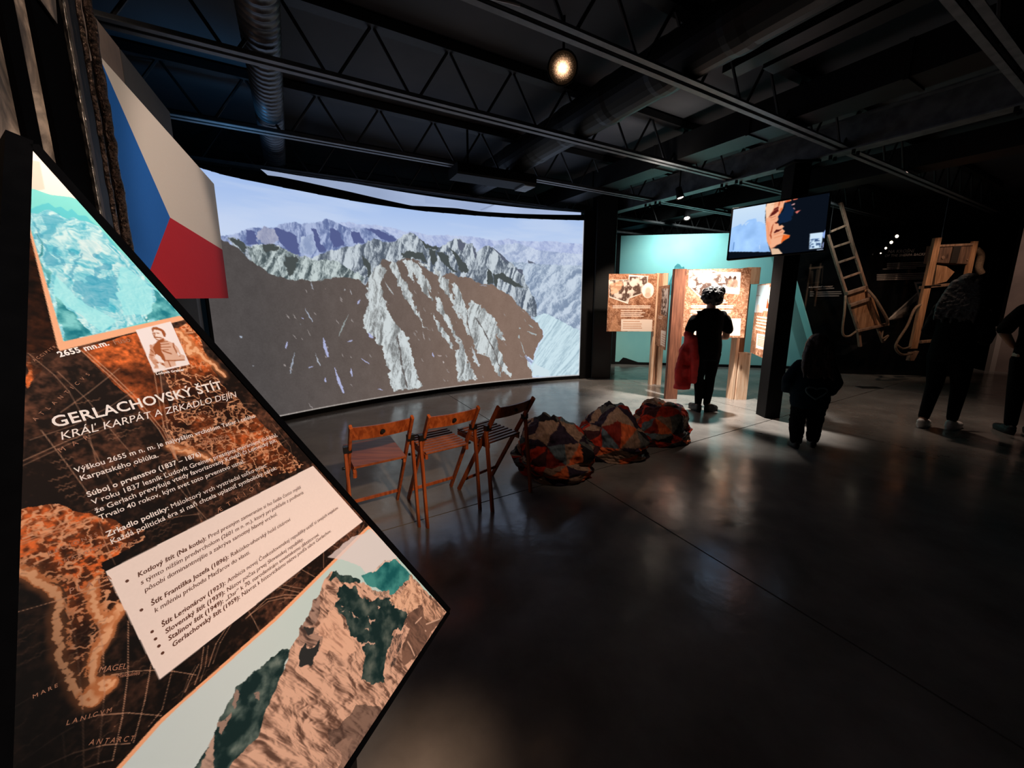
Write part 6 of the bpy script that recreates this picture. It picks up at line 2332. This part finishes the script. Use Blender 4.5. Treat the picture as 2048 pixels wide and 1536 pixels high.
# ================================================================== PEOPLE
M_SKIN = mat('skin', (196, 146, 120), 0.5)
M_HAIRD = mat('dark_hair', (12, 10, 9), 0.6, c2=(22, 17, 15), scale=60, bump=0.4)
M_HAIRB = mat('brown_hair', (58, 42, 34), 0.55, c2=(36, 26, 22), scale=50, stretch=(1, 1, 0.15), bump=0.5)
M_TEE = mat('black_cotton', (5, 5, 6), 0.95, c2=(8, 8, 9), scale=90, bump=0.1, spec=0.08)
M_TROU = mat('black_trouser_cloth', (5, 5, 7), 0.95, c2=(8, 8, 10), scale=90, bump=0.1, spec=0.08)
M_SHOE = mat('black_shoe', (10, 10, 11), 0.5, spec=0.3)
M_WSHOE = mat('white_trainer', (214, 208, 202), 0.6)
M_HOOD = mat('dark_teal_sweatshirt', (6, 18, 27), 0.95, c2=(9, 24, 33), scale=60, bump=0.15, spec=0.08)
M_RED = mat('red_jacket_cloth', (196, 30, 24), 0.75, c2=(160, 22, 20), scale=12, bump=0.2)


class Body:
    """rounded limbs, loft rings and ellipsoids grown together into one skin by a voxel remesh"""

    def __init__(self, origin, yaw):
        self.o = Vector((origin[0], origin[1], 0))
        self.ex = Vector((math.cos(yaw), -math.sin(yaw), 0))     # to the person's right
        self.ey = Vector((math.sin(yaw), math.cos(yaw), 0))      # forwards
        self.mb = MB()

    def P(self, p):
        return self.o + self.ex * p[0] + self.ey * p[1] + Vector((0, 0, p[2]))

    def limb(self, pts, rad, seg=12):
        """chain of tapering capsules"""
        for (a, c, ra, rc) in zip(pts, pts[1:], rad, rad[1:]):
            a, c = self.P(a), self.P(c)
            d = (c - a).normalized()
            prof = [(a - d * ra, ra * 0.05), (a - d * ra * 0.87, ra * 0.5), (a - d * ra * 0.5, ra * 0.87), (a, ra), (c, rc), (c + d * rc * 0.5, rc * 0.87), (c + d * rc * 0.87, rc * 0.5), (c + d * rc, rc * 0.05)]
            self.mb.tube([q[0] for q in prof], [q[1] for q in prof], seg)
        return self

    def loft(self, rings, seg=24):
        """rings of (x, y, z, rx, ry)"""
        vs, fs = [], []
        for x, y, z, rx, ry in rings:
            for k in range(seg):
                t = 2 * math.pi * k / seg
                vs.append(self.P((x + rx * math.cos(t), y + ry * math.sin(t), z)))
        n = len(rings)
        for i in range(n - 1):
            for k in range(seg):
                a, b_ = i * seg + k, i * seg + (k + 1) % seg
                fs.append((a, b_, b_ + seg, a + seg))
        fs += [tuple(range(seg))[::-1], tuple(range((n - 1) * seg, n * seg))]
        self.mb.add(vs, fs)
        return self

    def ball(self, c, r, n=10):
        rings = []
        for i in range(n + 1):
            t = math.pi * i / n
            s = max(math.sin(t), 0.02)
            rings.append((c[0], c[1], c[2] - r[2] * math.cos(t), r[0] * s, r[1] * s))
        return self.loft(rings, 16)

    def grow(self, name, m, parent=None, voxel=0.012, smooth=4, lump=0.0):
        me = self.mb.mesh(name)
        o = bpy.data.objects.new(name, me)
        COL.objects.link(o)
        r = o.modifiers.new('r', 'REMESH')
        r.mode = 'VOXEL'
        r.voxel_size = voxel
        s = o.modifiers.new('s', 'SMOOTH')
        s.iterations = smooth
        dg = bpy.context.evaluated_depsgraph_get()
        out = bpy.data.meshes.new_from_object(o.evaluated_get(dg))
        bpy.data.objects.remove(o)
        out.name = name
        n = len(out.vertices)
        co = np.zeros(n * 3, np.float32)
        out.vertices.foreach_get('co', co)
        co = co.reshape(-1, 3)
        if lump:
            nr = np.zeros(n * 3, np.float32)
            out.vertices.foreach_get('normal', nr)
            f = 26.0
            d = ridge(co[:, 0] * f + co[:, 2] * 9, co[:, 2] * f + co[:, 1] * 17, 3, 77) - 0.55
            co = co + nr.reshape(-1, 3) * (d * lump)[:, None]
        if parent is None:
            c = np.array([self.o.x, self.o.y, 0])
        else:
            c = np.array([co[:, 0].mean(), co[:, 1].mean(), co[:, 2].min()])
        out.vertices.foreach_set('co', (co - c).astype(np.float32).ravel())
        out.update()
        for p in out.polygons:
            p.use_smooth = True
        out.materials.clear()
        out.materials.append(m)
        return link_mesh(name, out, None, parent, at=Vector([float(q) for q in c])) if parent is not None else self._root(name, out, c)

    def _root(self, name, me, c):
        o = bpy.data.objects.new(name, me)
        COL.objects.link(o)
        o.location = Vector([float(q) for q in c])
        return o

    def fresh(self):
        self.mb = MB()
        return self

    def hand(self, wrist, d, side, palm_n, s=1.0, curl=0.5):
        """palm and five bent fingers: d points along the hand, palm_n out of the palm, side towards the thumb"""
        w, d, side, pn = Vector(wrist), Vector(d).normalized(), Vector(side).normalized(), Vector(palm_n).normalized()
        for k in (-0.022, -0.008, 0.006, 0.020):
            self.limb([w + side * k * 0.7 * s, w + d * 0.085 * s + side * k * s], [0.013 * s, 0.011 * s], 8)
        for k, L in ((-0.028, 0.058), (-0.010, 0.074), (0.008, 0.078), (0.026, 0.070)):
            a = w + d * 0.088 * s + side * k * s
            d1 = (d * math.cos(curl) + pn * math.sin(curl)).normalized()
            d2 = (d * math.cos(curl * 2.2) + pn * math.sin(curl * 2.2)).normalized()
            self.limb([a, a + d1 * L * 0.5 * s, a + d1 * L * 0.5 * s + d2 * L * 0.5 * s], [0.0088 * s, 0.0082 * s, 0.0068 * s], 8)
        a = w + d * 0.025 * s + side * 0.024 * s
        b_ = a + (d * 0.6 + side * 0.7 + pn * 0.35).normalized() * 0.04 * s
        self.limb([a, b_, b_ + (d * 0.85 + side * 0.1 + pn * 0.5).normalized() * 0.032 * s], [0.012 * s, 0.0095 * s, 0.0075 * s], 8)
        return self

    def head(self, c, turn=0.0, nod=0.0, s=1.0):
        """skull, jaw, nose, brow, lips, ears; `turn` to the person's right, `nod` downwards"""
        c = Vector(c)
        f = Vector((math.sin(turn) * math.cos(nod), math.cos(turn) * math.cos(nod), -math.sin(nod)))
        r = Vector((math.cos(turn), -math.sin(turn), 0))
        u = r.cross(f)

        def q(x, y, z):
            return c + r * x * s + f * y * s + u * z * s
        self.limb([q(0, -0.012, 0.02), q(0, 0.012, 0.02)], [0.082 * s, 0.080 * s], 16)
        self.limb([q(0, -0.03, 0.035), q(0, 0.0, 0.045)], [0.078 * s, 0.076 * s], 16)
        self.limb([q(0, 0.025, -0.03), q(0, 0.045, -0.078)], [0.058 * s, 0.034 * s], 12)
        for e in (-1, 1):
            self.limb([q(e * 0.045, 0.0, -0.045), q(e * 0.012, 0.05, -0.085)], [0.026 * s, 0.018 * s], 8)
            self.limb([q(e * 0.078, -0.005, 0.018), q(e * 0.080, -0.010, -0.024)], [0.015 * s, 0.010 * s], 8)
            self.limb([q(e * 0.012, 0.084, 0.022), q(e * 0.045, 0.070, 0.022)], [0.012 * s, 0.010 * s], 8)
            self.limb([q(e * 0.040, 0.058, -0.016), q(e * 0.030, 0.066, -0.03)], [0.022 * s, 0.018 * s], 8)
            self.limb([q(e * 0.032, 0.076, 0.002), q(e * 0.033, 0.077, 0.002)], [0.011 * s, 0.011 * s], 8)
        self.limb([q(0, 0.088, 0.010), q(0, 0.108, -0.025)], [0.009 * s, 0.013 * s], 8)
        self.limb([q(-0.02, 0.080, -0.054), q(0.02, 0.080, -0.054)], [0.008 * s, 0.008 * s], 8)
        self.limb([q(-0.016, 0.078, -0.066), q(0.016, 0.078, -0.066)], [0.008 * s, 0.008 * s], 8)
        return q

    def shoe(self, heel, toe, s=1.0):
        h, t = Vector(heel), Vector(toe)
        d = (t - h).normalized()
        m_ = h + d * 0.12 * s
        self.limb([h + Vector((0, 0, 0.042 * s)), m_ + Vector((0, 0, 0.042 * s)), t - d * 0.03 + Vector((0, 0, 0.036 * s))], [0.040 * s, 0.046 * s, 0.036 * s], 12)
        self.limb([h + Vector((0, 0, 0.075 * s)), h + d * 0.09 * s + Vector((0, 0, 0.066 * s))], [0.038 * s, 0.032 * s], 12)
        # the sole
        lo = [h - d * 0.045 * s, t + d * 0.012 * s]
        sd = d.cross(Vector((0, 0, 1)))
        out = []
        for k in range(14):
            a = 2 * math.pi * k / 14
            mid = (lo[0] + lo[1]) / 2
            q = mid + d * math.cos(a) * (lo[1] - lo[0]).length / 2 + sd * math.sin(a) * 0.046 * s
            out.append(self.P((q.x, q.y, 0.0)))
        self.mb.prism(out, (0, 0, 0.03 * s))
        return self


# ---- the woman reading the stand, seen from behind
w0 = at_z(1404, 822, 0.0)
bw = Body((w0.x, w0.y), 0.06)
bw.loft([(0, 0, 1.33, 0.062, 0.06), (0, 0.005, 1.40, 0.050, 0.052), (0, 0.015, 1.46, 0.052, 0.056)])
bw.head((0.0, 0.03, 1.505), 0.0, 0.10, 1.0)
bw.limb([(0.175, 0.0, 1.27), (0.225, 0.02, 1.13), (0.232, 0.03, 1.00), (0.205, 0.12, 0.985), (0.13, 0.235, 1.04)], [0.055, 0.050, 0.043, 0.038, 0.027])
bw.limb([(-0.175, 0.0, 1.27), (-0.222, 0.01, 1.13), (-0.235, 0.02, 1.00), (-0.215, 0.12, 0.98), (-0.17, 0.22, 1.00)], [0.055, 0.050, 0.043, 0.038, 0.027])
bw.loft([(0, 0, 0.84, 0.13, 0.09), (0, 0, 0.98, 0.125, 0.085), (0, 0, 1.18, 0.145, 0.095), (0, 0, 1.30, 0.13, 0.07), (0, 0, 1.35, 0.06, 0.055)])
bw.limb([(-0.08, 0, 0.84), (-0.07, 0.01, 0.45), (-0.06, -0.005, 0.09)], [0.09, 0.05, 0.038])
bw.limb([(0.08, 0, 0.84), (0.065, 0.01, 0.45), (0.055, -0.005, 0.09)], [0.09, 0.05, 0.038])
bw.hand((0.125, 0.245, 1.045), (-0.75, 0.6, 0.25), (0, 0.2, 1), (-0.5, -0.8, 0), 1.0, 0.5)
bw.hand((-0.165, 0.23, 1.00), (0.5, 0.85, -0.1), (0, 0.1, 1), (0.8, -0.5, 0), 1.0, 0.6)
woman = bw.grow('person', M_SKIN, None, 0.009, 3)
tag(woman, 'woman with short curly hair in black reading the plank stand, back to us', 'person')
bw.fresh()
bw.loft([(0, 0, 0.80, 0.172, 0.125), (0, 0, 0.90, 0.172, 0.125), (0.0, 0, 1.02, 0.155, 0.115), (0, 0, 1.14, 0.165, 0.122), (0, 0, 1.25, 0.178, 0.110), (0, 0, 1.315, 0.150, 0.088), (0, 0.0, 1.365, 0.078, 0.068)])
bw.limb([(0.150, 0.0, 1.275), (0.205, 0.008, 1.20), (0.240, 0.015, 1.095)], [0.062, 0.066, 0.066])
bw.limb([(-0.150, 0.0, 1.275), (-0.205, 0.005, 1.20), (-0.238, 0.01, 1.095)], [0.062, 0.066, 0.066])
bw.grow('tee_shirt', M_TEE, woman, 0.011, 3)
bw.fresh()
bw.loft([(0, 0, 0.70, 0.150, 0.118), (0, 0, 0.80, 0.165, 0.122), (0, 0, 0.90, 0.155, 0.112)])
bw.limb([(-0.082, 0, 0.78), (-0.078, 0.012, 0.46), (-0.068, -0.01, 0.28), (-0.060, 0.0, 0.105)], [0.092, 0.064, 0.055, 0.043])
bw.limb([(0.082, 0, 0.78), (0.070, 0.012, 0.46), (0.060, -0.01, 0.28), (0.050, 0.0, 0.105)], [0.092, 0.064, 0.055, 0.043])
bw.grow('trousers', M_TROU, woman, 0.011, 3)
bw.fresh()
bw.shoe((-0.062, -0.035, 0), (-0.085, 0.20, 0)).grow('shoe', M_SHOE, woman, 0.008, 2)
bw.fresh()
bw.shoe((0.048, -0.03, 0), (0.215, 0.06, 0)).grow('shoe', M_SHOE, woman, 0.008, 2)
bw.fresh()
bw.ball((0.0, -0.01, 1.545), (0.128, 0.120, 0.098))
bw.ball((0.045, 0.0, 1.575), (0.10, 0.10, 0.075))
bw.ball((-0.045, -0.02, 1.515), (0.095, 0.09, 0.09))
bw.ball((0.03, -0.045, 1.48), (0.085, 0.06, 0.075))
bw.grow('hair', M_HAIRD, woman, 0.009, 2, 0.035)
# the jacket over her left arm
jk = Body((w0.x, w0.y), 0.06)
rings = []
for i in range(14):
    t_ = i / 13
    z = 1.02 - 0.72 * t_
    rings.append((-0.235 - 0.035 * t_ + 0.012 * math.sin(i * 1.3), 0.02 + 0.06 * math.sin(t_ * 3), z, 0.045 + 0.055 * min(1, t_ * 1.6) + 0.010 * math.sin(i * 2.1), 0.085 + 0.02 * math.sin(i * 1.7)))
jk.loft(rings)
jk.limb([(-0.19, -0.02, 0.98), (-0.17, -0.05, 0.7), (-0.16, -0.04, 0.42)], [0.045, 0.055, 0.04])
jk.limb([(-0.26, 0.0, 1.03), (-0.22, 0.10, 1.03), (-0.19, 0.17, 1.02)], [0.055, 0.055, 0.045])
jk.limb([(-0.30, 0.03, 0.80), (-0.34, 0.03, 0.55), (-0.335, 0.02, 0.34)], [0.04, 0.05, 0.04])
jacket = jk.grow('jacket', M_RED, None, 0.012, 3, 0.010)
tag(jacket, 'red jacket hanging over the left arm of the woman with curly hair', 'jacket')

# ---- the child, seen from behind
k0 = at_z(1606, 893, 0.0)
bk = Body((k0.x, k0.y), 0.35)
KS = 0.74
bk.loft([(0, 0, 0.86, 0.045, 0.045), (0, 0.0, 0.93, 0.04, 0.042), (0, 0.01, 0.98, 0.045, 0.05)])
bk.head((0.0, 0.02, 1.045), 0.25, 0.12, 0.88)
bk.loft([(0, 0, 0.50, 0.11, 0.085), (0, 0, 0.62, 0.105, 0.08), (0, 0, 0.78, 0.115, 0.08), (0, 0, 0.87, 0.09, 0.06), (0, 0, 0.90, 0.045, 0.04)])
bk.limb([(0.13, 0.0, 0.83), (0.185, 0.02, 0.68), (0.165, 0.10, 0.58)], [0.04, 0.036, 0.024])
bk.limb([(-0.13, 0.0, 0.83), (-0.185, 0.02, 0.68), (-0.165, 0.10, 0.58)], [0.04, 0.036, 0.024])
bk.limb([(-0.065, 0, 0.52), (-0.075, 0.0, 0.28), (-0.075, -0.06, 0.06)], [0.07, 0.042, 0.03])
bk.limb([(0.065, 0, 0.52), (0.075, 0.03, 0.28), (0.08, 0.04, 0.06)], [0.07, 0.042, 0.03])
bk.hand((0.155, 0.115, 0.565), (-0.4, 0.8, -0.3), (0, 0.4, 1), (-1, 0, 0), 0.72, 0.5)
bk.hand((-0.155, 0.115, 0.565), (0.4, 0.8, -0.3), (0, 0.4, 1), (1, 0, 0), 0.72, 0.5)
child = bk.grow('person', M_SKIN, None, 0.009, 3)
tag(child, 'small child with long loose hair in a dark sweatshirt, back to us', 'person')
bk.fresh()
bk.loft([(0, 0, 0.42, 0.155, 0.125), (0, 0, 0.50, 0.165, 0.135), (0, 0, 0.62, 0.160, 0.130), (0, 0, 0.75, 0.158, 0.120), (0, 0, 0.84, 0.135, 0.095), (0, 0, 0.90, 0.072, 0.062)])
bk.limb([(0.115, 0.0, 0.83), (0.19, 0.01, 0.68), (0.185, 0.07, 0.58)], [0.065, 0.064, 0.050])
bk.limb([(-0.115, 0.0, 0.83), (-0.19, 0.01, 0.68), (-0.185, 0.07, 0.58)], [0.065, 0.064, 0.050])
bk.limb([(-0.06, -0.05, 0.88), (0.06, -0.05, 0.88)], [0.05, 0.05])
hood = bk.grow('sweatshirt', M_HOOD, child, 0.011, 3, 0.012)
bk.fresh()
bk.loft([(0, 0, 0.40, 0.130, 0.110), (0, 0, 0.46, 0.138, 0.115), (0, 0, 0.52, 0.135, 0.11)])
bk.limb([(-0.072, 0, 0.44), (-0.080, 0.0, 0.26), (-0.085, -0.055, 0.09)], [0.078, 0.068, 0.056])
bk.limb([(0.072, 0, 0.44), (0.080, 0.03, 0.26), (0.085, 0.04, 0.09)], [0.078, 0.068, 0.056])
bk.grow('trousers', M_TROU, child, 0.010, 3, 0.014)
bk.fresh()
bk.shoe((-0.085, -0.085, 0), (-0.105, 0.075, 0), 0.74).grow('shoe', M_SHOE, child, 0.008, 2)
bk.fresh()
bk.shoe((0.085, 0.01, 0), (0.10, 0.17, 0), 0.74).grow('shoe', M_SHOE, child, 0.008, 2)
bk.fresh()
bk.ball((0, -0.015, 1.075), (0.088, 0.088, 0.085))
for i in range(9):
    x = -0.085 + 0.17 * i / 8
    bk.limb([(x * 0.8, -0.045, 1.06), (x * 1.15, -0.075, 0.95), (x * 1.35, -0.105, 0.84 + 0.02 * math.sin(i * 2.2)), (x * 1.3 + 0.01 * math.sin(i), -0.13, 0.74 + 0.04 * math.sin(i * 3.1))], [0.042, 0.036, 0.026, 0.010], 8)
bk.grow('hair', M_HAIRB, child, 0.009, 2, 0.010)
# faded emblem on the back of the sweatshirt: a loose heart-shaped ring
b = MB()
pts = []
for i in range(28):
    t_ = 2 * math.pi * i / 28
    x = 0.085 * math.sin(t_) ** 3 * 1.0
    z = 0.60 + 0.055 * (13 * math.cos(t_) - 5 * math.cos(2 * t_) - 2 * math.cos(3 * t_)) / 13
    pts.append(bk.P((x, -0.137 + 0.32 * x * x, z)))
pts.append(pts[0])
b.tube(pts, 0.009, 6)
b.build('emblem', mat('faded_grey_print', (70, 92, 96), 0.9), child)

# ---- the walking woman with the white trainers
v0 = at_z(1872, 856, 0.0)
bv = Body((v0.x, v0.y), 1.15)          # walks towards the right of the picture
bv.loft([(0, 0.03, 1.44, 0.06, 0.06), (0, 0.06, 1.52, 0.05, 0.055), (0, 0.08, 1.58, 0.052, 0.058)])
bv.head((0.0, 0.11, 1.635), -0.9, 0.45, 1.02)
bv.loft([(0, 0, 0.90, 0.135, 0.10), (0, 0.01, 1.05, 0.125, 0.09), (0, 0.02, 1.26, 0.15, 0.10), (0, 0.025, 1.40, 0.135, 0.075), (0, 0.03, 1.46, 0.06, 0.055)])
bv.limb([(0.175, 0.02, 1.37), (0.215, 0.03, 1.10), (0.17, 0.20, 1.02)], [0.052, 0.042, 0.028])
bv.limb([(-0.175, 0.02, 1.37), (-0.215, 0.03, 1.10), (-0.12, 0.22, 1.05)], [0.052, 0.042, 0.028])
bv.limb([(-0.085, 0, 0.90), (-0.085, 0.02, 0.48), (-0.085, -0.12, 0.09)], [0.095, 0.055, 0.038])
bv.limb([(0.085, 0, 0.90), (0.085, 0.10, 0.48), (0.080, 0.10, 0.09)], [0.095, 0.055, 0.038])
bv.hand((0.165, 0.21, 1.02), (-0.4, 0.9, 0.1), (0, 0.2, 1), (-1, 0, 0), 1.0, 0.5)
bv.hand((-0.115, 0.23, 1.05), (0.4, 0.9, 0.1), (0, 0.2, 1), (1, 0, 0), 1.0, 0.5)
walker = bv.grow('person', M_SKIN, None, 0.010, 3)
tag(walker, 'person with long dark hair and white trainers walking past the carriers', 'person')
bv.fresh()
bv.loft([(0, 0, 0.80, 0.185, 0.145), (0, 0, 0.95, 0.180, 0.140), (0, 0.01, 1.10, 0.165, 0.130), (0, 0.02, 1.28, 0.175, 0.130), (0, 0.025, 1.40, 0.150, 0.095), (0, 0.03, 1.47, 0.08, 0.07)])
bv.limb([(0.155, 0.02, 1.38), (0.225, 0.03, 1.12), (0.185, 0.17, 1.03)], [0.068, 0.062, 0.05])
bv.limb([(-0.155, 0.02, 1.38), (-0.225, 0.03, 1.12), (-0.14, 0.19, 1.055)], [0.068, 0.062, 0.05])
bv.grow('sweater', M_TEE, walker, 0.012, 3, 0.012)
bv.fresh()
bv.loft([(0, 0, 0.78, 0.16, 0.125), (0, 0, 0.88, 0.17, 0.13), (0, 0, 0.96, 0.16, 0.12)])
bv.limb([(-0.088, 0, 0.85), (-0.088, 0.02, 0.50), (-0.086, -0.10, 0.13)], [0.105, 0.072, 0.050])
bv.limb([(0.088, 0, 0.85), (0.088, 0.10, 0.50), (0.082, 0.10, 0.13)], [0.105, 0.072, 0.050])
bv.grow('trousers', M_TROU, walker, 0.011, 3)
bv.fresh()
bv.shoe((-0.085, -0.15, 0), (-0.10, 0.09, 0), 1.0).grow('shoe', M_WSHOE, walker, 0.008, 2)
bv.fresh()
bv.shoe((0.080, 0.065, 0), (0.10, 0.30, 0), 1.0).grow('shoe', M_WSHOE, walker, 0.008, 2)
bv.fresh()
bv.ball((0, 0.085, 1.675), (0.098, 0.10, 0.09))
for i in range(10):
    x = -0.10 + 0.20 * i / 9
    bv.limb([(x * 0.8, 0.045, 1.66), (x * 1.2, 0.0, 1.54), (x * 1.5, -0.055, 1.40), (x * 1.5, -0.11, 1.26 + 0.03 * math.sin(i * 2.7))], [0.045, 0.040, 0.032, 0.014], 8)
bv.grow('hair', M_HAIRD, walker, 0.010, 3, 0.008)

# ---- the person at the right edge, cut by the frame
e0_ = at_z(2037, 868, 0.0)
be = Body((e0_.x, e0_.y), 0.5)
be.loft([(0, 0, 1.43, 0.06, 0.06), (0, 0.01, 1.50, 0.052, 0.056), (0, 0.02, 1.56, 0.054, 0.06)])
be.head((0.0, 0.03, 1.625), 0.2, 0.1, 1.02)
be.loft([(0, 0, 0.90, 0.14, 0.10), (0, 0, 1.05, 0.13, 0.095), (0, 0, 1.26, 0.155, 0.105), (0, 0, 1.40, 0.14, 0.08), (0, 0, 1.45, 0.06, 0.055)])
be.limb([(0.17, 0, 1.33), (0.24, 0.02, 1.08), (0.20, 0.14, 0.92)], [0.055, 0.044, 0.03])
be.limb([(-0.17, 0, 1.33), (-0.29, -0.03, 1.12), (-0.17, 0.06, 0.98)], [0.055, 0.044, 0.03])
be.limb([(-0.085, 0, 0.88), (-0.085, 0.015, 0.48), (-0.085, -0.02, 0.09)], [0.095, 0.055, 0.04])
be.limb([(0.085, 0, 0.88), (0.09, 0.015, 0.48), (0.095, -0.02, 0.09)], [0.095, 0.055, 0.04])
be.hand((0.195, 0.15, 0.91), (-0.1, 0.5, -0.85), (0, 1, 0.2), (-1, 0, 0), 1.0, 0.4)
be.hand((-0.165, 0.065, 0.975), (0.75, 0.5, -0.4), (0, 0.4, 1), (0.3, -0.9, 0), 1.0, 0.4)
side = be.grow('person', M_SKIN, None, 0.010, 3)
tag(side, 'dark figure in black tee shirt, hand on hip, cut by the right edge', 'person')
be.fresh()
be.loft([(0, 0, 0.84, 0.175, 0.13), (0, 0, 0.95, 0.172, 0.128), (0, 0, 1.10, 0.165, 0.12), (0, 0, 1.28, 0.182, 0.125), (0, 0, 1.39, 0.160, 0.095), (0, 0, 1.45, 0.08, 0.07)])
be.limb([(0.165, 0, 1.37), (0.225, 0.01, 1.26), (0.25, 0.015, 1.15)], [0.068, 0.070, 0.068])
be.limb([(-0.165, 0, 1.37), (-0.235, -0.01, 1.26), (-0.285, -0.025, 1.16)], [0.068, 0.070, 0.068])
be.grow('tee_shirt', M_TEE, side, 0.012, 3)
be.fresh()
be.loft([(0, 0, 0.76, 0.155, 0.12), (0, 0, 0.86, 0.168, 0.125), (0, 0, 0.95, 0.158, 0.115)])
be.limb([(-0.088, 0, 0.83), (-0.088, 0.015, 0.50), (-0.086, -0.02, 0.12)], [0.10, 0.070, 0.052])
be.limb([(0.088, 0, 0.83), (0.092, 0.015, 0.50), (0.095, -0.02, 0.12)], [0.10, 0.070, 0.052])
be.grow('trousers', M_TROU, side, 0.011, 3)
be.fresh()
be.shoe((-0.085, -0.05, 0), (-0.11, 0.18, 0), 1.0).grow('shoe', M_SHOE, side, 0.008, 2)
be.fresh()
be.shoe((0.095, -0.05, 0), (0.13, 0.18, 0), 1.0).grow('shoe', M_SHOE, side, 0.008, 2)
be.fresh()
be.ball((0, 0.01, 1.66), (0.095, 0.10, 0.088))
be.ball((0, -0.03, 1.62), (0.085, 0.065, 0.085))
be.grow('hair', M_HAIRD, side, 0.010, 2, 0.02)
